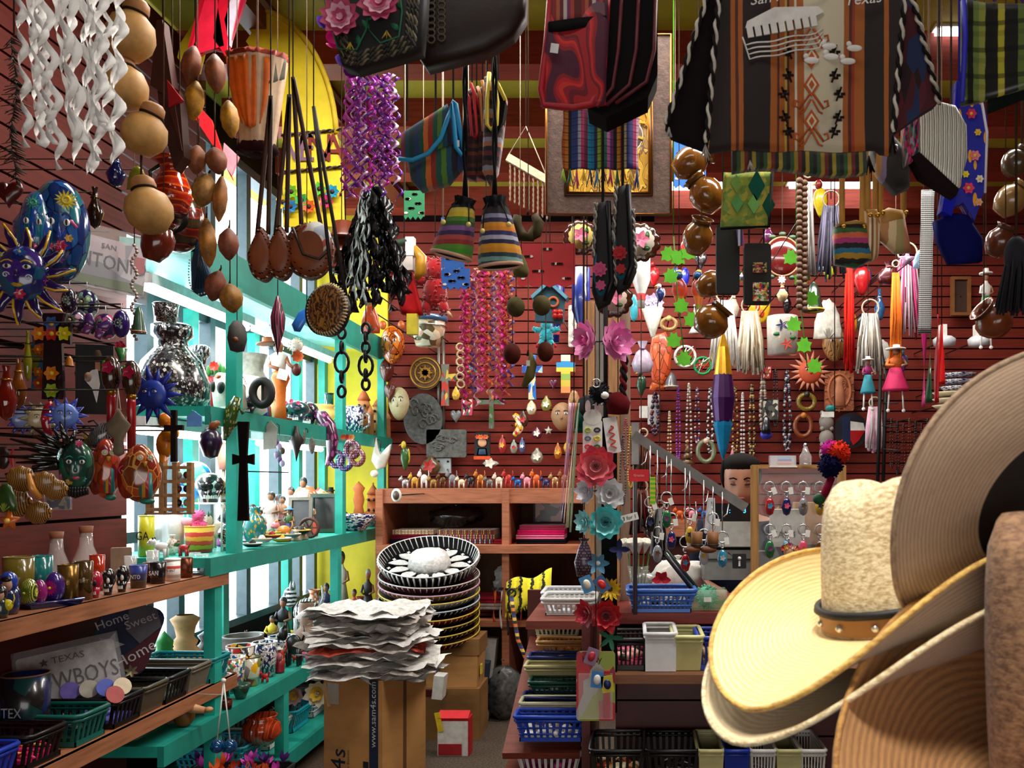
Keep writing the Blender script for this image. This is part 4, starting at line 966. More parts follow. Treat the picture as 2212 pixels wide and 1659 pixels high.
y,Z=SP(56,ZL,-1.88);cup(56,y-4,92,150,Z,'dark blue and green printed mug lettered TEX on the low shelf',cells(['0e1a2a','123a3a','14245a','1a1a1a'],3,.25,.6),name='printed_mug',txt='TEX',tc=M('a8b0b8',.4),ts_=.2,taper=.96,rim=M('6a4a30',.6))
BX=-1.85
for Y,col,lab,so,fl,fm in((2.36,'1a3ab0','blue plastic basket with pink goods at the bottom left corner',0,'lumps',['e04a7a','e8b0b0']),(2.56,'0c0c0d','black slotted plastic basket with pink sticks, beside the blue one',0,'sticks',['d8286a','e8b050']),(2.78,'0f5f54','deep teal slotted plastic basket with disc charms standing behind it',0,'discs',['14302a','2a3a6a']),(2.98,'0b0b0c','black slotted plastic basket right behind the deep teal one',0,'discs',['5a5ab0','d8c8a0','a85a4a']),(3.14,'4a4434','open grey cardboard tray between two black baskets',1,'lumps',['8a8a7a','b0b0a0']),(3.30,'0b0b0c','wide black slotted basket holding a clear wrapped pack',0,'lumps',['5a6a62','b0a89a']),(3.47,'6d6658','brown cardboard tray with crumpled white front',1,'lumps',['5a4a2a','3a3020']),(3.64,'0f7f88','turquoise slotted basket nearest the end of the low shelf',0,'sticks',['4a4a4a','2a2a2a'])):
 basket(lab,col,(BX,Y,ZL),.31,.165,.095,12,0,fl,[M(c,.4)for c in fm],bool(so),.86,fn=16,name='cardboard_tray' if so else 'plastic_basket',cat='tray' if so else 'basket')
for k,(Y,c)in enumerate(((2.92,'5a5ab0'),(2.95,'7a6ac0'),(2.98,'b8b0a0'),(3.0,'4a5ac0'),(3.02,'d8c4a0'),(2.90,'a84a4a'))):
 o=MB().lathe([(0,-.003),(.03,-.003),(.03,.003),(0,.003)],seg=16,smooth=False,rot=(R_(80-4*k),R_(10*(k-3)),R_(50))).build('disc_charm',M(c,.3,coat=.4),None,1,(-1.93+.045*k,Y,ZL+.115));tag(o,['violet-blue','lilac','pale grey ringed','bright blue','cream','brick red'][k]+' round charm sticking up from the black basket','charm')
tag(MB().lathe([(0,0),(.14,0),(.2,.1),(.17,.2),(.05,.27),(.02,.33),(0,.33)],seg=24,rib=lambda a:1+.08*math.sin(7*a)).build('plastic_bag',M('8a8468',.35,var=.5,vs=14,bmp=.8),None,1,(-1.74,2.93,.01)),'knotted translucent olive plastic bag under the low shelf','bag')
# == goods on the turquoise shelving
OCC=[(-1.70,3.76,.05,0),(-1.70,5.13,.05,0),(-1.70,5.98,.05,0),(-1.715,3.6,.05,0),(-1.70,5.05,.05,0),(-2.12,4.55,.04,0),(-2.12,5.4,.04,0),(-2.13,4.25,.04,0),(-2.13,4.95,.04,0),(-2.13,5.6,.04,0)]
def at(f,x,z,X,w_,h,lab,m,*a,fill=False,**k):
 """stands a thing on a side shelf at picture column x, sliding it along the line of sight to a free spot"""
 q=1.45 if z==B_ else 1.3 if z==C else 1;best=None
 for g in(1,.85,.7):
  for dX in(0,-.05,.05,-.1,.1,-.15,.15,-.2,.2,-.26,.26,-.32,.32):
   X1=X+dX
   if not-2.1<X1<-1.73 and dX:continue
   y,Z=SP(x,z,X1);r=w_*q*g*.44*Z/F
   gap=min([math.hypot(X1-o[0],Z-o[1])-r-o[2]for o in OCC if o[3]==0 or abs(o[3]-z)<.05]+[9])
   if Z>6.08-r:gap-=1
   if best is None or gap>best[0]:best=(gap,X1,g)
   if gap>0:break
  if best[0]>0:break
 if fill and best[0]<-.004:return None
 X,g=best[1:];y,Z=SP(x,z,X);OCC.append((X,Z,w_*q*g*.44*Z/F,z))
 return f(x,y,w_*q*g,h*q*g,Z,lab,m,*a,**k)
A,B_,C,D=1.803,1.197,.553,.173
BWF=cells(['d8d4cc','14141a','6a6864','0e0e12','8a8884','3a3a3a'],26,.2,.8,'14141a',.08);NAVY=cells(['e0dcd4','1a245a','d8d4cc','14204a','e8e4dc'],14,.2,.8,'1a205a',.06);TALA=cells(['e8e0d0','2a4aa0','d8a030','3a8a4a','c03a2a','e8e4dc','e0d8c8'],11,.2,.8,'1a2040',.03)
CEM=M('8a8578',.6,var=.3);RED_=M('b0141a',.2,coat=.9);BLK=M('0d0d0f',.2,coat=.7)
JAR=[(0,0),(.8,0),(1,.12),(1,.3),(.8,.55),(.45,.72),(.4,.8),(.55,.86),(.55,.98),(.45,1),(.4,.85)]
# --- upper shelf
at(vase,372,A,-1.86,150,182,'big black and white talavera urn at the front of the upper shelf',BWF,prof=JAR)
at(cup,358,A+.33,-1.86,52,40,'black and white talavera cup on the shoulder of the big urn',BWF,name='talavera_cup');
at(vase,432,A,-1.95,44,150,'tall slim black and white talavera bottle',BWF,prof=[(0,0),(.8,0),(1,.25),(.7,.55),(.5,.7),(.6,.8),(.9,.84),(.9,.97),(.5,1)])
t=at(vase,466,A,-1.95,46,84,'glossy red glass vase with a silk carnation',RED_,prof=[(0,0),(.8,0),(1,.3),(.9,.7),(1,1),(.85,1),(.7,.3)])
for k in range(5):t.p('leaf',MB().dome(circ(5,14,10,-16+8*k,98+6*(k%2)),3,2,2),M('2a7a2c',.5))
t.p('bloom',MB().petals((2,-6,108),8,13,9,30),M('d8301a',.5));t.p('stem',MB().tube([(0,0,40),(0,0,104)],2,5),M('2a5a1c',.6))
def animalskull(x,w_,h,lab,X=-1.78,c='d8d0bc',red=False):
 y,Z=SP(x,A,X);t=T('animal_skull',lab,'skull',x,y,Z,rot=(0,0,-30));m=M(c,.6,var=.15)
 t.p('cranium',MB().dome(rev([(-w_*.3,h),(w_*.1,h*.95),(w_*.4,h*.6),(w_*.5,h*.1),(w_*.2,0),(-w_*.4,h*.1),(-w_*.5,h*.6)]),22,22,5,p=.7),m)
 t.p('eye_socket',MB().ell((w_*.12,-20,h*.58),(w_*.13,8,h*.15)),BLACK);t.p('eye_socket',MB().ell((-w_*.22,-20,h*.62),(w_*.1,7,h*.14)),BLACK)
 if red:
  for k in range(9):t.p('red_flower',MB().petals((-w_*.34+w_*.09*k,-12,h*(1.02-.012*k*k)),6,9,7,20),M('b82a1a',.5))
 else:
  t.p('painted_bird',MB().dome(circ(9,5,12,-w_*.1,h*.86),3,-18,2),M('d0601a',.4))
  for k in range(5):t.p('tooth',MB().box((w_*(.1+.07*k),-16,h*.08),(5,8,8)),WHITE)
animalskull(490,78,88,'white painted animal skull at the turquoise post');animalskull(535,74,92,'white clay skull crowned with red flowers, right of the post',-1.78,'dcd6ca',True)
at(vase,543,A,-2.0,92,150,'large grey-brown clay vase with wide neck on the upper shelf',CEM,prof=[(0,0),(.7,0),(1,.3),(.9,.55),(.55,.75),(.55,.85),(.75,1),(.65,1),(.45,.8)])
t=T('wreath_ring','black carved ring leaning on the grey-brown vase','ornament',566,842,3.9);t.p('ring',MB().torus((0,0,0),20,9,20,8,sz=1.3),M('14110f',.6));t.p('prop',MB().box((0,14,4),(6,22,60)),M('2a2420',.6));t.o.location[2]=A+.09
# the lady figurine
y,Z=SP(602,A,-1.74);t=T('lady_figurine','clay lady figurine in orange skirt and straw hat holding white flowers','figurine',602,y,Z)
t.p('skirt',MB().lathe([(14,2),(10,30),(12,70),(20,90),(14,106)],(4,0,0),16,sy=.8),M('c8640c',.5));t.p('blouse',MB().lathe([(14,104),(17,124),(20,138),(8,146)],seg=14,sy=.7),WHITE);h_=t.p('head',MB().ell((2,-2,158),(9,9,12)),M('8a5230',.5));t.p('hair',MB().ell((-2,4,158),(11,9,13)),BLK,h_);t.p('hat',MB().lathe([(0,168),(24,166),(24,168),(12,170),(10,180),(0,182)],seg=18,rot=(0,R_(-8),0)),M('8a4a24',.6),h_)
t.p('arm',MB().tube([(-14,0,134),(-18,-6,116),(6,-16,108)],[5,4,4],6),M('8a5230',.5));t.p('arm',MB().tube([(16,0,134),(26,-8,118),(36,-10,112)],[5,4,4],6),M('8a5230',.5));t.p('flower_head',furball(MB(),(38,-2,160),17,60,.4),M('e0dccc',.7));t.p('flower_head',MB().petals((46,-2,136),8,18,12,40),M('b8501a',.5));t.p('jug',MB().ell((40,-4,108),(10,10,14)),M('5a1c14',.4));t.p('price_tag',MB().box((16,-18,96),(22,1,22),(0,R_(15),0)),WHITE);t.p('base',MB().box((2,0,2),(44,28,4)),M('6a2a12',.5))
t=at(vase,563,A,-1.76,46,40,'small blue and white clay church with fruit heaped on top',M('8a3a1a',.5),prof=[(0,0),(1,0),(.9,.6),(.3,1),(0,1)],name='clay_church',cat='figurine')
for k in range(7):t.p('fruit',MB().ell((-14+6*(k%4),-8,44+9*(k//3)),6),M(['b89a1a','c0501a','a82a1a','6a8a1a'][k%4],.4))
t.p('house',MB().box((12,-18,16),(22,8,24)),M('1a4a9a',.4));t.p('door',MB().box((12,-23,12),(10,2,14)),WHITE)
at(pot,690,A+.05,-1.95,74,50,'squat yellow clay bowl pot on the upper shelf',M('c9a040',.4),tilt=(0,0,0),cord=False,neck=.8)if False else at(vase,690,A,-1.98,78,62,'squat yellow clay bowl with green rim figure',M('c9a050',.4),prof=[(0,0),(.6,0),(1,.4),(.95,.75),(.75,.9),(.85,1),(.7,1),(.5,.5)])
at(cup,711,A,-2.02,20,92,'dark green glass bottle standing against the yellow wall',M('0f3a2a',.1,coat=1),name='bottle',cat='bottle')
at(cup,765,A,-1.80,44,60,'navy and white talavera mug beside the clay towers',NAVY,name='talavera_mug',handle=True)
def castle(x,z,X,w_,h,lab,c='b5703c'):
 y,Z=SP(x,z,X);t=T('clay_castle',lab,'ornament',x,y,Z);m=M(c,.7,var=.15)
 b=t.p('tower',MB().lathe([(0,0),(w_*.42,0),(w_*.38,h*.3),(w_*.44,h*.32),(w_*.34,h*.36),(w_*.3,h*.6),(w_*.38,h*.62),(w_*.3,h*.66),(w_*.28,h*.74),(0,h*.74)],seg=16),m);t.p('roof',MB().lathe([(w_*.34,h*.74),(w_*.2,h*.86),(w_*.05,h*.96),(0,h)],seg=16),M('a8501c',.6));t.p('finial',MB().ell((0,0,h),w_*.06),M('c8803c',.6))
 for k in range(6):t.p('window_hole',MB().ell((w_*(-.14+.28*(k%2)),-w_*.33,h*(.14+.24*(k//2))),(w_*.07,5,h*.035)),BLACK,b)
 t.p('side_tower',MB().lathe([(0,0),(w_*.2,0),(w_*.17,h*.44),(w_*.22,h*.46),(0,h*.66)],(w_*.36,-w_*.1,0),12),m)
castle(786,A,-1.79,42,104,'tall clay castle tower with orange cone roofs, left of two on the upper shelf');castle(820,A,-1.76,46,92,'clay castle tower with arched door, right of two on the upper shelf','b8804c')
at(skull,640,A,-1.76,54,50,'teal painted skull with pink flowers lying on the upper shelf',cells(['14504a','1a3a4a','105a50'],4,.2,.9),flowers=['d83a6a']);at(skull,668,A,-1.8,40,54,'black and violet painted skull behind the teal one',M('1a1420',.2,coat=.8),flowers=['8a2a6a','c04a7a'])
at(skull,537,A,-1.735,40,40,'small dark skull with violet flowers at the shelf edge',M('1c1a20',.3),flowers=['7a4a9a','b05a8a'])
# serpent draped over the shelf edge
y,Z=SP(705,A,-1.70);t=T('clay_serpent','purple spotted clay serpent draped over the edge of the upper shelf','figurine',705,y,Z);pts=[(-28,6,30),(-6,-8,22),(10,-14,2),(18,-14,-30),(16,-14,-60),(6,-14,-84)]
t.p('body',MB().tube(pts,[9,14,15,13,10,4],10),dots('4a0f3a','b0508a',6,.35,.25,.8,rnd=.5));t.p('head',MB().ell((-32,4,34),(15,12,11)),M('3a0c30',.25,coat=.8))
for k,(dx,dz,c)in enumerate(((26,-70,'2a1a6a'),(44,-76,'1a3a8a'),(60,-50,'8a2a2a'),(70,-66,'b86a2a'))):t.p('coil',MB().torus((dx,-12,dz),13,6,14,7,sz=1.2),dots(['2a1a5a','1a2a6a','5a1a2a','7a3a1a'][k],'c08ab0',8,.35,.25,.8))
# things hung from the shelf edge
def dangle(x,y,lab,build,X=-1.66,name='hanging_ornament',rot=None):
 Z=-X*F/(PX-x);t=T(name,lab,'ornament',x,y,Z,rot=rot);build(t)
 zt=(1.765-t.o.location[2])/t.s;t.p('hook',MB().tube([(0,0,10),(0,0,zt),(-8,6,zt+4)],1,5),DARKM)
dangle(420,908,'house-shaped blue plastic tag hooked on the shelf edge',lambda t:t.p('tag',MB().poly([(-16,-14),(16,-14),(16,8),(0,20),(-16,8)],-1.5,1.5),M('5a8ac8',.3)),name='shelf_tag')
dangle(455,948,'dark purple pepper ornament with amber cap',lambda t:(t.p('fruit',MB().lathe([(0,-44),(14,-38),(24,-8),(20,10),(12,20),(0,22)],seg=14),M('1f1030',.3,coat=.5)),t.p('cap',MB().tube([(0,0,18),(8,-2,30),(20,-2,36)],[10,9,4],8),M('8a4a14',.4))))
dangle(500,905,'green speckled clay gecko at the turquoise post',lambda t:(t.p('body',MB().tube([(16,-4,46),(4,-8,16),(-4,-8,-16),(-14,-4,-46)],[9,15,14,5],8),dots('2c4a14','a8a84a',8,.35,.3,.6,rnd=.7)),[t.p('leg',MB().tube([(sx*8,-6,z),(sx*22,-8,z+8),(sx*28,-6,z-4)],3.5,6),M('33501a',.4))for sx in(-1,1)for z in(14,-16)]))
dangle(583,938,'folded grey price paper hooked on the shelf edge',lambda t:t.p('paper',MB().poly([(-14,-34),(14,-30),(16,14),(2,30),(-14,12)],-1,1),M('a8a49a',.6)),name='price_paper')
dangle(603,950,'bundle of small painted charms on a ring',lambda t:[t.p('charm',MB().ell((-4+6*(k%3),-3,-6-9*k),(6,4,8)),M(['5a4a7a','a89ac0','4a3a2a','8a7a9a'][k%4],.4))for k in range(6)])
dangle(640,945,'dark carved drop ornament with dangling points',lambda t:t.p('drop',MB().lathe([(0,-54),(3,-40),(8,-20),(14,-6),(6,10),(3,24),(0,26)],seg=10,rib=lambda a:1+.2*math.cos(4*a)),M('2a2620',.4)))
dangle(665,945,'pair of grey feathered bird ornaments',lambda t:[t.p('bird',MB().ell((sx*10,-4,-8-10*sx),(7,6,18)),M('6a6258',.6,var=.4,vs=60))for sx in(-1,1)])
dangle(722,935,'rose-crowned clay skull charm hanging by the post',lambda t:(t.p('skull',MB().ell((36,-6,-28),(12,10,15)),WHITE),t.p('jaw',MB().box((36,-8,-44),(14,8,8)),WHITE),[t.p('rose',MB().petals((24+9*k,-10,-10),7,8,6,30),M(['c85a1a','b82a2a','d88a3a'][k],.5))for k in range(3)],[t.p('eye_hole',MB().ell((31+9*k,-15,-26),3),BLACK)for k in range(2)]))
dangle(822,985,'white ceramic hen vase hanging before the yellow wall',lambda t:(t.p('body',MB().dome(rev([(-10,40),(-4,10),(6,4),(22,26),(18,2),(10,-24),(-8,-30),(-20,-10)]),10,8,4),M('e0dcd0',.3,coat=.5)),t.p('comb',MB().box((-14,0,30),(5,5,20)),M('7a2a1a',.5)),t.p('foot',MB().ell((-12,-4,-38),(9,8,8)),M('d8d4c8',.4))),-1.64)
for x,y,L,lab in((738,640,190,'black iron ring chain hanging over the nearer post'),(790,700,120,'shorter black iron chain near the yellow corner')):
 t=T('iron_chain',lab,'chain',x,y,3.6)
 for k in range(7):t.p('link',MB().torus((0,0,-L*(k+.5)/6),8 if k!=4 else 15,3.4,14,6,rot=(R_(90),0,R_(90*(k%2)))if k!=4 else(R_(90),0,0),sz=1.5),M('0f0d0c',.5,.5))
 t.cord(0,0,top=3.515,r=1)
 # --- middle shelf
t=T('glass_riser','small white-framed glass riser shelf behind the turquoise post','shelf',440,1086,3.9);t.p('plate',MB().box((0,0,0),(130,100,3)),glassm('e8f4ff',.05,.35));t.p('edge',MB().box((0,-50,0),(132,2,4)),WHITE)
zr=t.o.location[2]
for dx in(-60,0,60):t.p('leg',MB().tube([(dx,-46,0),(dx,-46,-(zr-B_)/t.s)],2,6),WHITE);t.p('leg',MB().tube([(dx,50,0),(dx,50,-(zr-B_)/t.s)],2,6),WHITE)
skull(418,1085,66,90,3.95,'big turquoise painted skull on the glass riser',cells(['1a8ac8','2aa0d8','1a6ab0','5ac08a'],3,.2,.9),flowers=['e04a8a','e8a0c0'],rot=(0,0,-35));skull(452,1085,60,64,3.84,'black skull covered in white bead outlines on the glass riser',dots('e8e4e0','0d0d10',4.2,.62,.3,.6,rnd=.3),rot=(0,0,30));skull(488,1085,38,54,3.92,'brown painted skull with flowers at the end of the glass riser',cells(['8a5a3a','d8b080','5a2a1a'],4,.4,.4),rot=(0,0,20))
t=at(vase,483,B_+.36,-1.98,40,96,'pink and brown clay trumpet figure in front of the window',M('b0705a',.5),prof=[(0,0),(.5,0),(.6,.2),(.9,.45),(.6,.6),(.8,.75),(.6,1),(.4,1)]);t.p('trumpet_bell',MB().lathe([(5,0),(9,10),(17,18),(13,18),(5,8)],(-10,-14,52),16,rot=(R_(90),0,0),cap=False),M('8a4a34',.4));t.p('stand',MB().tube([(0,0,0),(0,0,-(B_+.36-B_)/t.s)],4,6),M('9a8a7a',.5))
for x,w_,h,m,lid,lab in((342,28,66,glassm('e0e0e8',.05,.4),WHITE,'clear water bottle with white cap on the middle shelf'),(374,30,62,M('d8d0c8',.3),M('1a3a9a',.3),'printed squeeze bottle with blue cap on the middle shelf'),(316,22,60,M('b8b01a',.3),None,'yellow printed can lettered G at the slatted wall')):
 t=at(cup,x,B_,-1.97,w_,h,lab,m,name='bottle',cat='bottle',lid=lid,taper=1,txt='GA' if x==316 else None,tc=BLACK)
 if x==374:t.p('label_disc',MB().dome(circ(9,11,16,0,h*.66),2,-w_*.49,2),M('d8b8a0',.4));t.p('red_band',MB().lathe([(w_*.51,h*.2),(w_*.51,h*.34)],seg=20,cap=False),M('b83a2a',.4))
t=at(cup,431,B_,-1.86,42,38,'red and yellow striped paper bag holding a pink plush',stripes(['d8401a','e8b01a','d8401a','e8a020','c8301a','e8b830'],'z',1,.6,.1),name='striped_bag',cat='bag');
Z=OCC[-1][1];y=PY+(EYE-B_)*F/Z;t=T('plush_toy','hot pink plush rabbit sitting in the striped bag','plush toy',431,y,Z);t.p('body',furball(MB(),(0,0,54),19,90,.4,seed=5),M('e0508a',.8,sheen=.4));t.p('head',furball(MB(),(-2,-3,78),14,70,.4,seed=6),M('e05a92',.8,sheen=.4));t.p('ear',MB().ell((-24,-6,66),(15,7,9)),M('e8a8b8',.7))
t=at(critter,468,B_,-1.78,40,54,'cream clay donkey with green hat on the middle shelf',M('c8b89a',.5),ear=M('3a6a4a',.5));at(figurine,492,B_,-1.85,40,70,'small doll in a purple dress and dark hat on the middle shelf',M('8a1f7a',.5),M('1a1a1a',.5),hat=M('14100f',.5))
at(skull,498,B_,-1.78,34,40,'small white and black painted skull before the purple doll',BWF)
for x,X,c,lab in((395,-1.93,('e8e4e0','14141a'),'small black and white toy elephant, first of the row'),(345,-1.94,('d8d4d0','2a2a2a'),'white toy elephant in a clear bag beside the bottles'),(372,-1.92,('1a1a1c','b0b0b0'),'black toy elephant with pale saddle'),(415,-1.9,('e0dcd8','3a1a1a'),'white toy elephant nearest the striped bag')):
 t=at(critter,x,B_,X,34,30,lab,M(c[0],.4),head=M(c[0],.4),ear=M(c[1],.4));t.p('saddle',MB().ell((4,0,20),(8,8,4)),M(c[1],.4))
mh=['mini black sombrero with white brim cord','mini white beaded sombrero','mini red sombrero with gold trim','mini yellow and red sombrero','mini blue-grey beaded sombrero','mini black sombrero with silver trim','mini navy sombrero tipped sideways','mini cream sombrero with red band','mini green sombrero','mini maroon sombrero at the front','mini black and gold sombrero by the frames','mini silver sombrero by the post']
for k,lab in enumerate(mh):
 x=545+(k%6)*21;X=-1.72-.085*(k//6);y,Z=SP(x,B_+.012*(k%3),X)
 t=T('miniature_sombrero',lab+' on the middle shelf','miniature hat',x,y,Z,'miniature sombreros');cb_=['14141a','d8d4cc','b01a1a','d8a81a','6a7a8a','101012','1a205a','d8c8a0','2a6a3a','5a1420','14100c','b8b8bc'][k]
 t.p('brim',MB().lathe([(0,3),(10,3),(18,7),(20,11),(18,10),(10,5),(0,5)],seg=18),M(cb_,.5));t.p('crown',MB().lathe([(9,4),(7,14),(4,19),(0,20)],seg=12),M(cb_,.5));t.p('cord_trim',MB().torus((0,0,11),19.5,1.6,18,5,rot=(0,0,0)),M(['e8e4dc','b0a890','e0b840'][k%3],.5))
t=at(cup,572,B_,-2.0,60,12,'black felt miniature sombrero with silver cord on a stand',BLACK,name='miniature_sombrero',cat='miniature hat');t.p('brim',MB().lathe([(0,30),(20,30),(34,36),(34,38),(20,33),(0,33)],seg=22),M('0e0e10',.7));t.p('crown',MB().lathe([(14,32),(12,50),(8,58),(0,58)],seg=16),M('b8bcc0',.4));t.p('stand',MB().tube([(0,0,10),(0,0,32)],3,6),BLACK)
at(frame_pic,648,B_,-1.80,34,60,'grey tooled metal photo frame leaning on the middle shelf',M('7a7468',.4,.5),M('4a4a4e',.3),base=True,rot=(-8,0,10));at(frame_pic,698,B_,-1.78,40,58,'dark green photo frame with painted flowers',M('163a28',.4),M('0c0c0c',.3),base=True,rot=(-8,0,8))
y,Z=SP(668,B_,-1.73);t=T('wagon_toy','brown toy wagon wheel leaning on the grey frame','toy',668,y-22,Z);t.p('rim',MB().torus((0,0,0),20,3.5,22,6),M('4a2414',.6));[t.p('spoke',MB().tube([(0,0,0),(19*math.cos(k*1.047),0,19*math.sin(k*1.047))],1.6,5),M('5a3018',.6))for k in range(6)]
LIL=[(640,-1.72,20,22,'b8a88a','small pewter saint figure, left of two at the shelf edge'),(655,-1.72,20,24,'a89a80','small pewter saint figure, right of two at the shelf edge')]
for x,X,w_,h,c,lab in LIL:at(figurine,x,B_,X,w_,h,lab,M(c,.4,.4),top=M(c,.4,.4),arms=False)
FG=[(585,-1.95,44,74,'b8a8a0','d8c0b8','white and pink clay angel figure near the window'),(610,-1.9,34,60,'5a2018','8a5a3a','maroon robed figure with crossed arms on the middle shelf'),(628,-1.95,40,70,'d8b0a0','e8d8d0','pale pink flower-girl figure on the middle shelf'),(655,-2.02,40,90,'d8d4c8','e0dcd4','white bearded saint bust near the window'),(560,-1.88,36,50,'2a3a24','4a5a3a','dark green cactus figure beside the iron cross'),(545,-1.9,36,62,'8a8a90','5a1a1a','grey and red robed figure behind the iron cross')]
for x,X,w_,h,a,b,lab in FG:at(figurine,x,B_,X,w_,h,lab,M(a,.5),top=M(b,.5))
t=at(vase,660,B_,-1.98,62,96,'terracotta dotted coral-like clay tree',dots('a8502c','d8a890',5,.35,.5,.2),prof=[(0,0),(.4,0),(.3,.1),(.8,.3),(1,.5),(.9,.75),(.5,.95),(0,1)])
at(vase,690,B_,-1.94,62,60,'heap of tiny painted clay fruit and birds',cells(['d8c0a0','c87a3a','8a9a3a','b83a2a','e8d8b0','3a5a8a'],8,.4,.4),prof=[(0,0),(1,0),(.95,.4),(.6,.8),(0,1)],name='clay_fruit_heap',cat='figurine')
y,Z=SP(755,B_,-2.05);t=T('relief_plaque','tall whitewashed relief plaque standing before the yellow wall','plaque',758,y-75,Z);t.p('slab',MB().box((0,0,0),(44,10,150)),M('c8c8c4',.6,bmp=1.,var=.3));t.p('yellow_bird',MB().dome(rev([(-20,60),(10,44),(16,10),(-4,-10),(-22,20)]),12,-4,4),M('d8b01a',.4,coat=.4));t.p('foot',MB().box((0,0,-75),(50,20,6)),WHITE)
castle(806,B_,-1.76,40,92,'terracotta castle with twin cone towers on the middle shelf','b8602c');castle(840,B_,-1.74,30,66,'smaller terracotta castle touching the shelf end','a8582c');t=at(vase,775,B_,-1.78,30,70,'tall ridged terracotta tower candle holder',M('b5602c',.7),prof=[(0,0),(.6,0),(.4,.2),(.55,.3),(.4,.45),(.55,.6),(.4,.75),(.6,.85),(0,1)]);at(critter,792,B_,-1.74,40,40,'orange clay pumpkin bird before the castle',M('c8601c',.5),legs=False)
at(vase,786,B_,-1.735,36,14,'black and white painted clay boat tray',BWF,prof=[(0,0),(.6,0),(1,.9),(.95,1),(.5,.3)]);at(vase,765,B_,-1.72,62,24,'navy and white talavera dish at the shelf edge',NAVY,prof=[(0,0),(.5,0),(1,.9),(.95,1),(.4,.3)]);at(vase,735,B_,-1.8,26,36,'small violet flowered vase left of the post',cells(['5a2a5a','c04a8a','2a3a2a'],5,.4,.4))
t=at(cup,806,B_,-1.73,14,20,'black and white floral mug at the shelf corner',BWF,name='talavera_mug');t=T('oval_plaque','white oval plaque hung on the corner post','plaque',856,1070,4.9);t.p('plate',MB().dome(circ(11,15,18),3,2,3),WHITE);t.p('painting',MB().dome(circ(7,10,14),2,-3,2),M('5a4a3a',.4));t.peg(5.94)
# --- low shelf
t=at(vase,355,C,-2.0,62,120,'bright green papier-mache tree figure with yellow balls',M('1a8a34',.5),prof=[(0,0),(.6,0),(.8,.2),(.5,.4),(.7,.55),(.4,.75),(.45,.85),(0,1)],name='clay_tree');[t.p('ball',MB().ell((-10+14*(k%3),-20,24+26*k),9),M(['d8c81a','e0d020','2a6ac0'][k%3],.4))for k in range(4)]
t=at(vase,400,C,-1.95,66,130,'tan clay figure with cupped top like a seated man',M('b08a5a',.7),prof=[(0,0),(.85,0),(1,.3),(.85,.5),(.5,.6),(.6,.66),(.4,.72),(.5,.85),(.7,.95),(.4,1)],name='clay_figure',cat='figurine')
t=at(vase,446,C,-1.93,56,92,'black burnished round pot with carved fan pattern and animal lid',M('121212',.35,bmp=.4),prof=[(0,0),(.5,0),(1,.35),(.9,.6),(.4,.75),(.3,.8),(.5,.9),(0,1)]);[t.p('carved_rib',MB().tube([(0,-27,34),(22*math.cos(k*.4-.4),-24+4*abs(k-7)*.3,34+22*math.sin(k*.4-.4))],1,4),M('3a3a3a',.4))for k in range(15)]
t=at(vase,525,C,-2.0,78,58,'wide grey bowl covered in rows of raised beads',M('5a564e',.5),prof=[(0,0),(.7,0),(1,.4),(.95,.75),(.8,.95),(.85,1),(.7,1),(.7,.6)],name='beaded_bowl',cat='bowl');mb=MB();[mb.ell((37*(1-.12*abs(r-1.5))*math.cos(a*.29),37*(1-.12*abs(r-1.5))*math.sin(a*.29),14+10*r),4.2,6,4)for r in range(4)for a in range(22)];t.p('raised_beads',mb,M('b8b0a0',.5),kind='stuff')
t=at(critter,655,C,-1.93,70,100,'black and white striped zebra figurine',stripes(['e8e4e0','101012'],'x',9,.4,.15),head=stripes(['e8e4e0','101012'],'z',5,.4,.1))
at(vase,662,C,-1.9,50,84,'grey-brown clay jug with tall neck and carved shoulder',M('8a6a54',.6),prof=[(0,0),(.8,0),(1,.2),(.85,.4),(.45,.5),(.4,.55),(.5,.95),(.4,1)]);
for x,X,w_,h,a,b,hr,lab in((738,-1.98,40,120,'a89a88','c8bcae','3a2a20','tall hooded stone-coloured nun figure on the low shelf'),(795,-1.9,34,96,'14100f','1a1614','8a8a8a','dark robed bearded saint on the low shelf'),(765,-1.88,30,70,'9a5a20','b84a2a','2a1a10','small saint in amber cloak between nun and dark saint'),(612,-2.02,44,90,'1a4a2a','14141a','101010','dark green dressed doll with yellow headband on the low shelf'),(588,-1.98,36,66,'14141a','d8c030','101010','black and yellow painted figure beside the beaded bowl'),(705,-1.96,34,80,'1a3a7a','2a2a5a','101014','deep blue robed figure behind the newspapers'),(680,-1.93,34,60,'1a7a9a','b8c8d0','5a3a2a','turquoise and white figurine beside the clay jug')):
 at(figurine,x,C,X,w_,h,lab,M(a,.5),top=M(b,.5),hair=hr)
at(vase,780,C,-1.80,34,46,'small dark red clay vase at the end of the low shelf',M('8a1a1a',.6))
for x,X,w_,h,m,lab in((500,-1.86,44,56,TALA,'bright talavera tumbler with white rim behind the post'),(520,-1.8,46,60,cells(['c8201a','e8a81a','2a2a2a','d8d0c0'],4,.2,.9,'1a1410',.04),'green and red talavera tumbler at the post'),(572,-1.84,40,56,NAVY,'navy and white talavera tumbler with leaf pattern'),(545,-1.82,36,50,cells(['1a2a5a','d8d020','1a4a8a','b8a81a'],4,.2,.9),'blue and yellow painted tumbler'),(555,-1.92,60,40,cells(['d8e4e8','8ac0d0','c8601a','5a8aa0'],5,.2,.9),'wide pale blue talavera planter'),(610,-1.9,44,40,NAVY,'white talavera bowl with navy band'),(470,-1.85,44,40,cells(['8a4a2a','2a2a2a','b8b0a0','5a7a5a'],5,.2,.9),'talavera cup with black rim before the carved pot')):
 at(cup,x,C,X,w_,h,lab,m,name='talavera_cup',rim=WHITE)
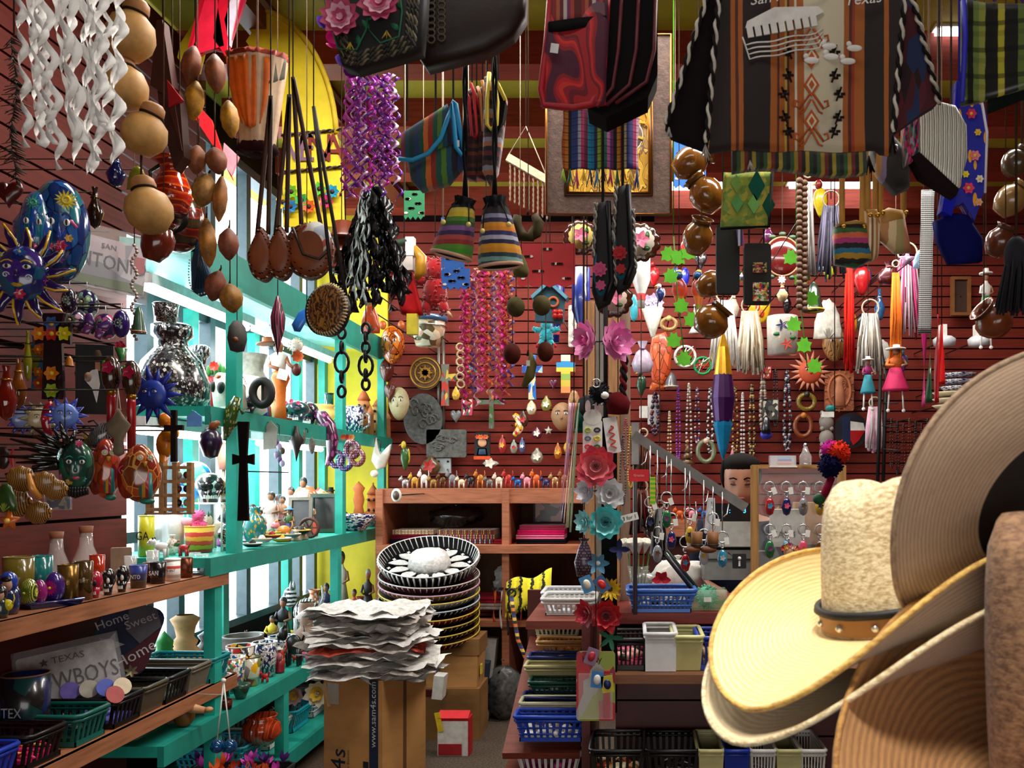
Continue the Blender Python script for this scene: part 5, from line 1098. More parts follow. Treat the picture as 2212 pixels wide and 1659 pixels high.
for x,X,w_,h,c,lab in((398,-1.86,56,66,'c8501c','spotted teal and orange clay fox on the low shelf'),(630,-1.8,44,70,'0d0c0c','glossy black clay bear on the low shelf'),(490,-1.9,30,40,'3a1a3a','purple clay owl with white eyes on the low shelf'),(600,-1.98,30,50,'b8341a','orange and yellow clay rooster on the low shelf'),(515,-1.98,30,40,'b8a080','tan clay dog beside the beaded bowl')):
 at(critter,x,C,X,w_,h,lab,M(c,.4,coat=.3),head=M('c8501c',.4)if x==398 else None,ear=dots('1a4a4a','d8d8d0',6,.3)if x==398 else None)
toys=['red','green','orange','purple','cream','navy','yellow','scarlet','brown','pink'];tc=['b81a1a','3a8a2a','c8641a','5a2a7a','d8c8a0','1a2a5a','d8b81a','c8281a','6a3a1a','d85a8a']
for k in range(10):
 x=570+9.5*k;X=-1.735-.03*(k%3);at(critter,x,C,X,20,20,'tiny %s clay animal in the front row of the low shelf'%toys[k],M(tc[k],.4),group='tiny clay animals')
t=at(vase,580,C,-1.72,92,40,'shallow woven straw basket on the front of the low shelf',M('7a745c',.7,bmp=.8),prof=[(0,0),(.6,0),(.85,.5),(1,1),(.95,1),(.6,.2)],name='straw_basket',cat='basket',rib=lambda a:1+.03*math.cos(30*a));t.p('contents',MB().lathe([(0,30),(36,28)],seg=20),M('8a7460',.8))
at(cup,540,C,-1.73,48,66,'red and green painted clay tumbler with flower arch',cells(['c8201a','6a7a1a','d8d0c0','8a8a8a','e0a81a'],3.4,.2,.9),name='talavera_cup',rim=M('14100f',.4))
at(vase,520,C,-1.71,44,34,'dark green painted clay bowl at the front edge',M('2a4a3a',.3,coat=.6),prof=[(0,0),(.5,0),(.9,.7),(1,1),(.9,1),(.5,.3)]);at(critter,490,C,-1.72,58,60,'lime green ceramic frog at the front edge of the low shelf',M('8ab01a',.15,coat=1),legs=False,tail=False);at(cup,490,C,-1.69,26,20,'small red clay cup before the lime frog',M('5a1a14',.3),name='clay_cup')
t=at(vase,450,C,-1.74,60,34,'yellow-green ceramic lizard dish',M('a8b81a',.2,coat=.9),prof=[(0,0),(.8,0),(1,.5),(.6,.9),(0,1)]);y,Z=SP(400,C,-1.74);t=T('clay_mermaid','reclining clay figure with tan arm and silver grey body','figurine',395,y,Z);t.p('body',MB().ell((-30,0,26),(42,26,26)),M('6a625a',.5));t.p('arm',MB().tube([(0,-16,56),(30,-20,40),(58,-20,36)],[13,11,7],8),M('c08a5c',.5));t.p('hand',MB().ell((66,-20,38),(9,8,6)),M('c08a5c',.5));t.p('lap',MB().ell((8,-10,22),(22,20,24)),M('7a4a14',.5))
# --- bottom shelf
for x,X,w_,h,m,lab in((565,-1.74,84,60,waves(['b0341a','c85a1a','8a2414'],2,3,.2,.8),'round orange painted clay jar with flared rim on the bottom shelf'),):at(vase,x,D+.1,X,w_,h,lab,m,prof=[(0,0),(.6,0),(1,.35),(.9,.7),(.65,.86),(.8,1),(.7,1),(.5,.6)])
for Y,X,col,lab,gr in((4.75,-1.93,'1fa8c0','turquoise plastic basket on the bottom shelf beside the box',0),(5.05,-1.93,'d0d4da','white plastic basket stacked behind the turquoise one',1),(4.45,-1.93,'d8d8d0','white plastic basket with brown goods on the bottom shelf',0),(5.35,-1.93,'c0c6d0','pale grey plastic basket deep on the bottom shelf',1),(4.12,-1.93,'2a9ab0','teal plastic basket lowest at the turquoise post',1)):
 basket(lab,col,(X,Y,D+.002),.33,.26,.11,12,0,'lumps',[M('a8602c',.5),M('d8c8b0',.5),M('b0141a',.4)],grid=bool(gr),fn=14,fr=.03)
basket('dark grey plastic tub heaped with bright paper flowers','2a3034',(-1.62,3.55,D+.02),.4,.34,.12,10,0,None,solid=True);tag(MB().box((-1.62,3.55,D-.0),(.42,.36,.04)).build('crate_base',M('2a1a14',.7)),'low wooden plinth under the tub of paper flowers','plinth')
for k in range(26):
 c=['c84a14','d8601a','5a2a8a','c83ab0','d84ac0','1a5a9a','b8401a'][k%7];o=MB().petals((0,0,0),5,.05,.022,30,30,jit=.3,th=.002).build('paper_flower',M(c,.6),None,1,(-1.62+rnd.uniform(-.17,.17),3.55+rnd.uniform(-.14,.14),D+.13+rnd.uniform(0,.04)),(R_(rnd.uniform(-110,-50)),rnd.uniform(-.5,.5),rnd.uniform(0,6)))
 tag(o,'loose bright paper flower heaped in the dark grey tub','paper flower','paper flowers in the grey tub')
t=T('clacker_toy','pair of clear blue balls on white cords hooked on the low shelf','toy',483,1612,3.3)
for dx in(-14,14):t.p('ball',MB().ell((dx,0,0),15,16,12),M('0a5a9a',.02,trans=.6,coat=1,var=0));t.p('cord',MB().tube([(dx,0,14),(0,0,140)],1.6,5),WHITE)
t.p('knot',MB().ell((0,0,142),5),WHITE);t.p('loop',MB().tube([(0,0,142),(0,0,(.70-t.o.location[2])/t.s),(-60,6,(.70-t.o.location[2])/t.s)],1,5),WHITE)
for x,y,w_,c,lab in((690,1495,70,'d8cdb8','cream silk flowers heaped on the low shelf by the box'),(640,1500,50,'e0b8c0','pink and white silk flowers behind the lower post')):
 flower(x,y,w_/2,4.6,lab,[M(c,.7),M('e8c040',.6)],((9,1,20),(8,.7,35),(5,.4,60)),name='silk_flower',cat='flower',stem=1).cord(0,-10,top=.55+.0,r=2)
t=at(vase,612,D+.02,-1.9,40,90,'black painted clay cat bottle with white flowers',dots('0e0e10','d8d4cc',5,.25,.3,.6,rnd=.6));t=T('lettered_mug','black boot-shaped mug lettered ME PASO','mug',580,1545,4.3,rot=(0,40,0));t.p('body',MB().lathe([(0,-30),(14,-30),(15,40),(13,40),(12,-20)],seg=16,cap=False),BLACK);lettering(t,'ME PASO',11,(0,-16,6),WHITE,rot=(90,90,0));t.cord(0,0,top=.53,r=1.5)
# == bags and things hanging under the ceiling
def hangstraps(t,xs,z,r=3,c='1c1614',y=0,top=3.515,dx=0):
 up=(top-t.o.location[2])/t.s
 for x in xs:t.p('strap',MB().tube([(x,y,z),(x+dx,y,up)],r,6,flat=.4),M(c,.7),raw=True)
def rope(mb,p0,p1,r,n=40,m=(0,1),tw=.9):
 """two twisted strands"""
 a,b=Vector(p0),Vector(p1);d=(b-a);L=d.length;u=d.cross(Vector((0,1,0))).normalized();w_=Vector((0,1,0))
 for q in(0,1):
  pts=[a+d*(k/n)+u*(r*math.cos(k*tw+q*math.pi))+w_*(r*math.sin(k*tw+q*math.pi))for k in range(n+1)]
  mb.tube(pts,r*.95,5,m[q])
 return mb
 # ---- big woven bag with white embroidery
t=T('woven_shoulder_bag','big brown striped woven shoulder bag with white boat embroidery, hanging at top right','bag',1730,150,1.5)
DK='1d0f0d';OR='b2601f';BR='5a2415'
cols=[DK,DK,OR,BR,OR,DK,DK,DK,OR,BR,OR,'c9a94a',BR,OR,'e0d8c8',OR,'d8cdb2','d8cdb2','d8cdb2','d8cdb2','d8cdb2','d8cdb2',OR,BR,'a33a22',OR,OR,DK,DK,OR,DK,DK]
def fp(u,v):
 top=1-v
 xl=-200+30*top;xr=197+22*top
 z=175-350*v+(8*math.sin(u*9)if v>.9 else 0)*.3
 return(xl+(xr-xl)*u,-8+5*math.sin(u*17+v*2)+3*math.sin(u*5+v*5),z-(8 if u>.9 else 0)*v-18*v*abs(u-.5))
fpn=t.p('front_panel',MB().sheet(fp,40,16,6),stripes(cols,'x',1,.9,.006,900,.1,ws=[3,2,1,.6,1,2,2,2,1.5,.5,1.2,.6,.5,1.2,.4,1.5]+[1.45]*6+[1.2,.7,.6,.8,1.5,2.2,2,1,2.2,1]))
# figures woven on the pale centre
mo=[[],[]]
mb=MB()
def dia(cx,cz,a,b,m,y=-15):mb.poly([(cx,cz-b),(cx+a,cz),(cx,cz+b),(cx-a,cz)],y,y+2,m)
for cz,q in((20,1),(-40,1),(-118,1)):
 dia(20,cz,17,26,0);dia(20,cz,11,17,2,-16);dia(20,cz,6,10,0,-17)
for cz in(60,-80,-150):
 for sx in(-1,1):
  mb.tube([(20+sx*4,-16,cz+20),(20+sx*26,-16,cz-12),(20+sx*36,-16,cz-6),(20+sx*34,-16,cz+6),(20+sx*27,-16,cz+3)],2.6,5,0)
  mb.tube([(20+sx*2,-16,cz+8),(20+sx*16,-16,cz-18),(20+sx*24,-16,cz-22)],2,5,0)
for cz in(30,-20,-60,-110,-140):
 for sx in(-1,1):
  q=50+8*math.sin(cz)
  for k in range(4):mb.box((20+sx*(q+5*k),-16,cz+(k%2)*9-k*3),(9,2,5),m=1)
  mb.box((20+sx*(q+6),-16,cz),(4,2,32),(0,R_(20*sx),0),m=1)
t.p('woven_motif',mb,[M('b5582c',.9),M('1e1412',.9),M('d8cdb2',.9)],fpn,kind='stuff')
# embroidery: boat hull with windows, ripples, ducks, and the words
mb=MB();WH=M('dcd8d4',.8)
hull=[(-118+236*k/24,-0)for k in range(25)]
for j in range(4):
 mb.tube([(-128+3*j,-15,62-9*j)]+[(-122+150*k/12+j*3,-17,44-10*j+26*(k/12)+2*math.sin(k))for k in range(13)]+[(44,-15,80-8*j)],1.8,5)
for k in range(9):mb.box((-112+17*k,-16,74+3*k),(13,3,26),(0,R_(-10),0))
mb.poly([(-122,82),(30,108),(46,116),(34,128),(-60,126),(-118,96)],-16,-13)
for k,(dx,dz)in enumerate(((20,12),(62,20),(98,10),(112,38),(58,42))):
 mb.ell((dx,-16,dz),(17,3,7)).ell((dx-12,-16,dz+9),(6,3,6))
t.p('embroidery',mb,WH,fpn,label='white thread embroidery of a river boat and ducks',kind='stuff')
lettering(t,'San Antonio',34,(-30,-18,152),WH,fpn,(90,-9,0),shear=.3)
lettering(t,'Texas',34,(128,-18,142),WH,fpn,(90,-6,0),shear=.3)
for sx,pts,q in((-1,[(-172,175),(-195,178),(-292,-116),(-278,-138),(-200,-168)],'gusset'),(1,[(220,175),(236,170),(298,-70),(262,-92),(196,-140)],'gusset')):
 o=t.p(q,MB().poly(pts if sx>0 else rev(pts),6,40),M('120a0b',.9)if sx<0 else cells(['4a1520','1d2c55','5a1a2a','281018'],5,.9,0))
mb=MB();rope(mb,(-196,0,178),(-292,-2,-120),4);rope(mb,(-176,-16,178),(-206,-16,-165),4);rope(mb,(222,-14,178),(196,-14,-142),4);rope(mb,(238,2,172),(300,2,-74),4)
t.p('braided_trim',mb,[M('c9c2b8',.8),M('1a1616',.8)],kind='stuff')
t.p('striped_base',MB().sheet(lambda u,v:(-146+290*u,10-6*v,-164-52*v+8*math.sin(u*6)),20,4,30),stripes(['16150f','2f5a2e','a88b24','7a1f22','16150f','b09a30','123a2c'],'x',5,.9,0,700))
mb=MB()
tuft(mb,-285,-125,22,10,8,1.4,m=0);tuft(mb,-207,-166,34,14,14,1.2,-12,0);tuft(mb,196,-145,40,14,12,1.6,-8,1);tuft(mb,-110,-196,20,14,12,1.5,0,0)
t.p('fringe',mb,[M('b0aaa4',.9),M('14100f',.9)],kind='stuff')
hangstraps(t,(-120,130),178,7,'2a1712',4)
# ---- red backpack purse
t=T('red_shoulder_bag','red and purple printed shoulder bag with black sides and a white price sticker','bag',1300,130,1.75)
def redf(u,v):return(-112+125*u-16*v*(1-u)+3*math.sin(v*5),-26+5*math.sin(u*6)-16*math.sin(math.pi*v),132-240*v-8*math.sin(math.pi*u)*v)
t.p('printed_front',MB().sheet(redf,12,18,8),waves(['4a0a2a','8a0f1a','b01422','c8281a','8a0f2a','6a0a18','a01420'],.5,16,.75,.1,dscale=1.1))
t.p('striped_top',MB().sheet(lambda u,v:(-110+122*u,-34-4*math.sin(math.pi*u),132-62*v-12*(1-u)*v),10,4,4),stripes(['5d0c16','8e1a1c','b05a3a','6a1220','c9bdb8','7a2a5a','b03a2a','5d0c16'],'x',2,.85,.01,600))
t.p('black_band',MB().sheet(lambda u,v:(-112+124*u,-40-3*math.sin(math.pi*u),62+14*u-22*v),8,2,6),M('0d0b0d',.8))
t.p('piping',MB().tube([(-108,-28,132),(-116,-34,20),(-128,-36,-80),(-122,-34,-112),(-60,-38,-118),(-22,-30,-108),(2,-26,-60),(14,-24,130)],7,8),M('a81022',.6))
sd=[(10,132),(120,132),(120,-40),(100,-88),(10,-132),(-30,-112),(0,-60)]
t.p('side',MB().poly(rev(sd),-20,60),M('0b0709',.85))
mb=MB()
for q in(0,1,2):mb.tube([(44+36*q,-22,132),(36+38*q,-24,10),(24+36*q,-24,-70+6*q),(-10+20*q,-24,-112+4*q)],4.5,6)
t.p('side_piping',mb,M('5a0f1c',.6))
t.p('price_sticker',MB().box((-98,-48,2),(17,1,20),(0,R_(8),0)),M('d6d6d6',.6))
hangstraps(t,(-60,60),130,8,'5a0f1c',0)
# ---- black floral bag and the leather bag behind it
t=T('embroidered_handbag','black handbag with braided border and two embroidered pink peonies','bag',810,60,1.55)
out=[(-112,110),(-98,10),(-70,-82),(-40,-92),(60,-62),(100,-50),(108,30),(112,110)]
t.p('body',MB().dome(rev(out),26,34,5,p=.8),M('0d0d10',.7))
br=MB()
for q in range(3):
 pts=[(-104+9*q,-8-3*q,108),(-92+9*q,-14-3*q,20),(-64+8*q,-12-3*q,-76+8*q),(-38+2*q,-12-3*q,-84+8*q),(30,-14-3*q,-66+9*q),(86-6*q,-12-3*q,-48+9*q),(92-7*q,-14-3*q,30),(98-8*q,-8-3*q,108)]
 for a,b in zip(pts,pts[1:]):rope(br,a,b,3.4,16)
t.p('braided_border',br,[M('6e6450',.5,.3),M('2b2620',.6)])
for cx,cz,r in((-62,2,46),(20,36,50)):
 f=t.p('peony',MB().petals((cx,-30,cz),11,r,r*.62,8,14,0).petals((cx,-32,cz),9,r*.74,r*.5,16,14,1).petals((cx,-34,cz),7,r*.48,r*.36,25,14,0).petals((cx,-36,cz),5,r*.26,r*.2,40,10,1),[M('c2486e',.7),M('e9a9bf',.7)])
mb=MB()
for pts in([(-100,-26,90),(-98,-28,40),(-70,-30,-60),(-30,-30,-62),(-10,-30,-20),(-6,-30,10)],[(-4,-30,-20),(20,-30,-48),(60,-30,-34),(66,-28,20),(58,-28,80)],[(-60,-28,60),(-40,-28,90),(-20,-28,108)]):mb.tube(pts,2.2,5)
for cx,cz,a in((-12,-6,40),(-2,12,-30),(-28,-40,10),(50,-10,60),(58,40,20),(-50,62,-50),(-8,92,20)):
 mb.dome([(cx+p*math.cos(R_(a))-q*math.sin(R_(a)),cz+p*math.sin(R_(a))+q*math.cos(R_(a)))for p,q in((0,-12),(6,-3),(5,5),(0,13),(-5,5),(-6,-3))],4,-26,2)
t.p('vines',mb,M('1f6b4a',.7),kind='stuff')
t.p('stamens',tuft(tuft(MB(),-44,-46,18,8,12,1.2,-30,0),34,-22,18,8,12,1.2,-32,0),M('c9a832',.7),kind='stuff')
hangstraps(t,(-60,60),105,5,'14110f',8)
t=T('leather_bag','dark brown leather bag hanging behind the embroidered black handbag','bag',1010,40,1.7)
t.p('body',MB().dome(rev([(-120,110),(-120,-60),(-90,-104),(40,-70),(98,-34),(124,6),(128,110)]),22,40,4,p=.7),M('1c0906',.5,bmp=.2))
mb=MB()
for q in range(2):
 for k in range(10):mb.torus((-74+22*q,-20,70-14*k+4*q),8,2.6,10,5)
t.p('woven_trim',mb,M('4a4130',.5,.3),kind='stuff')
hangstraps(t,(-20,),105,5,'1c0906',8)
# ---- striped cloth with tassels
t=T('striped_cloth','rainbow striped woven cloth with tasselled hem, in front of the framed picture','textile',1297,320,2.25)
t.p('cloth',MB().sheet(lambda u,v:(-82+164*u+2*math.sin(v*7),5*math.sin(u*20)+2*math.sin(v*9),95-140*v),30,10,4),stripes(['c9601c','e08a2a','17181c','2f4a9a','2f4a9a','b8c0d0','c01f6a','7a0f40','18a0c8','1890c0','22306a','a8d020','74b020','0f6b58','d070b8','7a2a86','17181c','e09a28','c85a1a','e0c890','2c3f92','2c3f92','c82a70','e8b0c8'],'x',1,.9,0,800,.2,cross=9))
cols=['a8d820','0f6b58','d2487a','e8c020','1d2a6a','2a86c0','7a1f4a','c01f6a','0f5a30','e89020','d8b020','2f4a9a']
mb=MB()
for k in range(12):tuft(mb,-80+14.5*k,-45,30+8*(k%3),9,9,1.1,0,k)
t.p('tassels',mb,[M(c,.8,sheen=.3)for c in cols],kind='stuff')
hangstraps(t,(-20,40),95,1.6,'1a1614',2)
# ---- framed picture
t=T('framed_picture','large brown wooden frame with gold lips around a gilded picture','picture',1315,272,2.9)
W,H,b=268,386,46
FR=M('4a3226',.5,var=.3,vs=40,bmp=.5)
for o4 in([(-W/2,H/2),(W/2,H/2),(W/2-b,H/2-b),(-W/2+b,H/2-b)],[(-W/2,-H/2),(-W/2+b,-H/2+b),(W/2-b,-H/2+b),(W/2,-H/2)],[(-W/2,H/2),(-W/2+b,H/2-b),(-W/2+b,-H/2+b),(-W/2,-H/2)],[(W/2,H/2),(W/2,-H/2),(W/2-b,-H/2+b),(W/2-b,H/2-b)]):
 t.p('frame_rail',MB().poly(o4,-9,6),FR)
for ww,hh,r in((W,H,3),(W-2*b,H-2*b,4),(W-2*b+12,H-2*b+12,2)):
 t.p('gold_lip',MB().tube([(-ww/2,-10,-hh/2),(ww/2,-10,-hh/2),(ww/2,-10,hh/2),(-ww/2,-10,hh/2)],r,6,closed=True),M('b0702c',.35,.7))
pc=t.p('picture',MB().box((0,2,0),(W-2*b+4,3,H-2*b+4)),waves(['c99a2a','e0b840','6a4514','b98a24'],2.2,9,.3,.3,dscale=3))
for k in range(22):
 a=R_(-60+300*k/21-60)
 t.p('gilded_beam',MB().box((62*math.cos(a),-2,20+125*math.sin(a)),(5,3,34),(0,-a+R_(90),0)),M('e0c050',.3,.8),pc)
t.p('robe',MB().dome(circ(34,90,20,0,-5),5,0,4),M('1c4a40',.5),pc);t.p('figure_face',MB().ell((2,-6,95),(14,4,18)),M('a87a50',.5),pc)
t.p('mirror_corner',MB().dome(circ(26,34,16,50,-20),3,0,3),M('8a7a6a',.2,.5),pc)
t.cord(-100,H/2,top=3.515);t.cord(100,H/2,top=3.515)
# ---- striped flap pouches seen edge-on
STR=['8a1a3a','1d4a5a','143a3a','203a6a','14504a','d8702a','a02a1a','1a5a4a','5a8a2a','14506a','1a1a2a','1c4a8a']
t=T('striped_pouch','woven striped pouch with bright blue piping and folded flap','pouch',938,320,2.3)
bd=[(-68,20),(-10,60),(40,80),(60,40),(66,-30),(30,-74),(-30,-90),(-50,-70)]
t.p('body',MB().dome(rev(bd),14,24,4,p=.8),stripes(STR,'x',1,.9,.05,700))
t.p('flap',MB().sheet(lambda u,v:(-66+98*u+22*v*u,-18-8*math.sin(math.pi*v),26+62*u-(62+20*u)*v),10,8,5),stripes(STR,'x',1,.9,.03,700))
t.p('piping',MB().tube([(-70,-24,-32),(-40,-28,-36),(-6,-28,-22),(20,-28,10),(34,-28,50),(42,-24,86),(48,-24,40),(52,-24,-8),(64,-24,-24),(68,-20,-12),(60,-18,30),(50,-16,88),(42,-20,92)],5,8),M('1a93c9',.6))
t.p('tag',MB().box((56,-26,0),(7,1,14)),M('dfe4e6',.7))
hangstraps(t,(-60,2,40),60,2.2,'2c2a2a',6)
for x,w_,c,lab,z0,z1 in((1023,36,'d02a3a','narrow woven pouch with red piping hanging edge-on',60,-40),(1046,26,'d88a50','narrow woven pouch with orange piping hanging edge-on',66,-30)):
 t=T('striped_pouch',lab,'pouch',x,260,2.35)
 t.p('body',MB().dome(rev([(-w_*.5,z0),(0,z0+14),(w_*.5,z0-30),(w_*.4,-60),(w_*.1,-128),(-w_*.6,-120),(-w_*.4,-30)]),12,20,4,p=.7),stripes(['3a1410','6a2a1a','1a1010','4a2014','2a0f0c'],'z',5,.9))
 t.p('piping',MB().tube([(-w_*.45,-14,z0),(-w_*.2,-18,z0-20),(0,-18,z1),(w_*.2,-18,z1-6),(w_*.3,-18,z1+6),(w_*.1,-16,z0-10),(-w_*.1,-14,z0+14),(w_*.5,-12,z0-46)],3.6,7),M(c,.6))
 hangstraps(t,(-4,6),z0,1.6,'2c2a2a',4)
t=T('striped_pouch','woven pouch with yellow piping and black side, hanging edge-on','pouch',1064,270,2.3)
t.p('body',MB().dome(rev([(-18,104),(4,112),(30,60),(22,-20),(10,-100),(-8,-128),(-22,-100),(-20,0)]),14,22,4,p=.7),stripes(['6a2a30','2a2430','a86a4a','8a8a9a','4a3030','1a1420'],'z',4,.9,.02))
t.p('side',MB().poly(rev([(8,100),(31,44),(24,0),(12,-30)]),-18,16),M('0d0b0b',.8))
t.p('piping',MB().tube([(-4,-20,104),(-8,-22,40),(-8,-22,-8),(0,-22,-18),(12,-22,-8),(14,-22,40),(6,-22,90),(14,-18,80),(30,-16,46)],4.5,8),M('e8d24a',.6))
hangstraps(t,(-2,6,12),100,2,'55504c',4)
# ---- drawstring bags
def drawbag(x,y,w_,h,label,cols,rot=(0,0,0),ws=None):
 t=T('drawstring_bag',label,'bag',x,y,2.25,rot=rot);r=w_/2
 t.p('body',MB().lathe([(r,-h*.5),(r*.97,-h*.3),(r*.8,0),(r*.68,h*.2),(r*.55,h*.34)],seg=30,sy=.55,cap=False,rib=lambda a:1+.05*math.cos(10*a)),stripes(cols,'z',1,.9,0,900,ws=ws))
 t.p('bottom',MB().lathe([(0,-h*.49),(r,-h*.5)],seg=30,sy=.55,cap=False),M('15110f',.9))
 t.p('hem',MB().torus((0,0,-h*.5),r*1.0,4,30,6,rot=(0,0,0),sz=.55),M('d8a890',.8))
 t.p('gathered_neck',MB().lathe([(r*.56,h*.33),(r*.42,h*.4),(r*.5,h*.5),(r*.46,h*.5),(r*.3,h*.42)],seg=30,sy=.6,cap=False,rib=lambda a:1+.14*math.cos(8*a)),M('0c0c10',.8))
 for sx in(-1,1):
  c=t.p('drawstring',MB().tube([(sx*r*.3,-r*.3,h*.4),(sx*r*.5,-r*.55,h*.2),(sx*r*.62,-r*.6,h*.05*sx)],1.4,5),M('14110f',.8))
  t.p('toggle',MB().ell((sx*r*.62,-r*.62,h*.03*sx),5.5),M('e3d27a',.4),c)
 up=(3.515-t.o.location[2])/t.s
 q=t.R@Vector((0,0,h*.48));t.p('strap',rope(MB(),q,(q[0],q[1],up),3.5,30,(0,0)),M('0d0d0f',.8),raw=True)
drawbag(990,490,86,128,'drawstring bag with yellow, green and purple ribbed bands',['8a8a1a','3c9a1c','5a9a2a','a02a2a','c04a4a','3a1a5a','8a5aa0','2a5a1a','4a8a2a','e0c020','e8d050','101014'],(0,14,0))
drawbag(1075,500,92,150,'larger drawstring bag with orange and navy ribbed bands',['1a4a5a','7fb0a8','1a3a4a','e89a10','f0a818','1a1a4a','c0c0d8','2a2a6a','e88a10','f0a020','2a2050','9a9ac0','101014','101014'],(0,-5,0))
# ---- bags at the far top right
t=T('sequin_bag','green and yellow sequinned striped bag cut off by the top right corner','bag',2150,110,1.35)
t.p('front',MB().sheet(lambda u,v:(-70+160*u,8*math.sin(u*5),115-230*v+60*u*v-20*u),16,12,14),stripes(['4a5a2a','141a14','6a7a3a','8a9040','101410','101410','a8a030','101410','141412','5a6a30','8a8a3a','141a14'],'x',1,.35,.03,0,cross=4))
t.p('edge_trim',MB().tube([(-70,-4,115),(-66,-4,30),(-74,-4,-112)],6,6),M('2a2ac0',.6))
t.p('fringe',MB().sheet(lambda u,v:(-10+100*u,10,-70+40*u-60*v),10,3,8),M('0d1410',.9))
hangstraps(t,(0,60),110,4,'1a1aa0',5)
t=T('embroidered_tote','royal blue tote bag embroidered with bright flowers and a plain base','bag',2082,380,1.7)
t.p('front',MB().poly(rev([(-20,200),(26,215),(48,120),(42,-30),(20,-100),(-4,-60),(-52,-80),(-30,40)]),-8,20),dots('1a1f9a','d81f5a',5.5,.3,.7,.0,dot2='e8a020',rnd=1.))
t.p('base',MB().dome(rev([(-62,-96),(-18,-120+40),(8,-84),(42,-136),(40,-184),(-30,-188),(-54,-140)]),8,20,3),M('0a0f5a',.8))
for k,(dx,dz,c,r)in enumerate(((12,130,'d02a5a',12),(26,90,'e8c030',8),(20,40,'e07a8a',12),(30,-10,'e8e0d0',9),(6,-30,'e83a6a',13),(28,-60,'f0b090',9),(-8,70,'2a9ac0',9),(0,0,'e8d030',8))):
 t.p('embroidered_flower',MB().petals((dx,-10,dz),6,r,r*.8,8).ell((dx,-11,dz),r*.3,m=1),[M(c,.7),M('e8c030',.7)])
t.p('ribbon',MB().tube([(24,-10,216),(46,-10,90),(42,-10,-40)],3,5),M('d8d4e0',.7))
t.p('side',MB().poly(rev([(-20,200),(-30,40),(-52,-80),(-30,-90),(-6,30)]),-12,14),M('1a1fb0',.8))
hangstraps(t,(-8,24),205,3,'15159a',4)
t=T('metallic_bag','silver ribbed six-sided bag with dark red woven side','bag',2030,320,1.6)
t.p('front',MB().dome(rev([(-45,68),(-10,102),(34,92),(58,50),(60,-20),(40,-90),(-46,-10)]),10,20,4,p=.6),stripes(['d8d6cc','77776f','efece0','9a9a90'],'x',11,.35,.03,0,.1))
t.p('side',MB().poly(rev([(-46,-10),(40,-90),(34,-104),(-40,-60),(-62,-20)]),-6,30),M('1a0c10',.8))
t.p('woven_side',MB().sheet(lambda u,v:(-76+30*u,-2,50-90*v+20*u),4,6,20),cells(['7a1a3a','3a6a4a','c02a6a','8a8a9a','2a1a3a'],9,.8,0))
hangstraps(t,(0,),98,2.4,'3a3634',4)
hangstraps(t,(26,),92,2.4,'3a3634',4)
t=T('fringed_pouch','black cylindrical pouch with gold and violet end bands','pouch',1925,355,1.65)
t.p('body',MB().dome(rev([(-40,60),(0,66),(40,20),(40,-50),(10,-64),(-30,-20),(-44,20)]),20,20,4,p=.6),stripes(['4a3a3a','c08a3a','8a7aa0','1a1418','0c0a0c','0c0a0c','0c0a0c','0c0a0c'],'x',1,.6,.05,500))
t.p('clasp',MB().ell((2,-22,26),(8,5,9)),SILVER);tuft(mb:=MB(),-50,16,40,16,16,1.6,-6,0);t.p('tassel',mb,M('15100f',.9))
hangstraps(t,(-10,20),62,2,'2c2a2a',4)
# ---- leather and cloth purses on long tan straps
for x,y,pts,m,lab,sx in((1840,530,[(-40,40),(10,50),(36,40),(44,-30),(10,-48),(-36,-40)],stripes(['1d5a2a','14100f','a8801a','1a6a8a','101010','a02a6a','c05a3a','2a5a2a','14100f'],'z',1,.8,.1),'black, gold and turquoise woven purse on tan straps',(-22,22)),(1880,505,[(-16,50),(14,50),(22,0),(16,-50),(4,-60),(-10,-30)],stripes(['c9b48a','a8703a','d8c8a0','7a4a2a'],'x',2,.7),'slim tan and cream leather purse on tan straps',(-6,10)),(1925,500,[(-40,30),(-10,48),(28,40),(32,10),(44,-44),(10,-46),(-30,-10)],stripes(['c9a878','b07a4a','d8c090','a89a60','c88a5a'],'x',1,.7,.08),'tan patchwork leather purse with amber flap',(-24,26))):
 t=T('leather_purse',lab,'purse',x,y,1.9)
 t.p('body',MB().dome(rev(pts),16,14,4,p=.6),m)
 fl=[(q[0]*.9,q[1]*.75+14)for q in pts if q[1]>-20]
 if len(fl)>2:t.p('flap',MB().dome(rev(fl),19,6,3,p=.6),M('b5822e',.6))
 up=(3.515-t.o.location[2])/t.s
 for q in sx:
  t.p('strap',MB().sheet(lambda u,v,q=q:(q+(u-.5)*12+6*v,-4,up*v+30*(1-v)),1,12,3),M('c08f3e',.6))
  t.p('stud',MB().ell((q,-22,34),(5,3,5)),GOLD)
  # == streamers, gourds and other hanging goods
  # ---- white paper streamers
t=T('paper_streamers','bunch of curly white cut-paper streamers hanging at top left','streamers',160,180,1.75)
PW=M('fbf9f6',.6,var=.03)
for k in range(20):
 left=k<11
 x=(-115+9.5*(k%11)*1.15)if left else(10+10.5*(k-11))
 L=rnd.uniform(300,385)if left else rnd.uniform(280,400)
 drift=(40 if left else-10)*(1-abs(x+50)/120)if left else(60-x)*.35
 streamer(t,'ribbon',x,195,L,PW,7+3*rnd.random(),20,3.2+rnd.random()*1.2,rnd.uniform(0,6),rnd.uniform(-16,16),38,.7,drift)
t.cord(-60,190,top=3.515,c='d8d4ce');t.cord(50,190,top=3.515,c='d8d4ce')
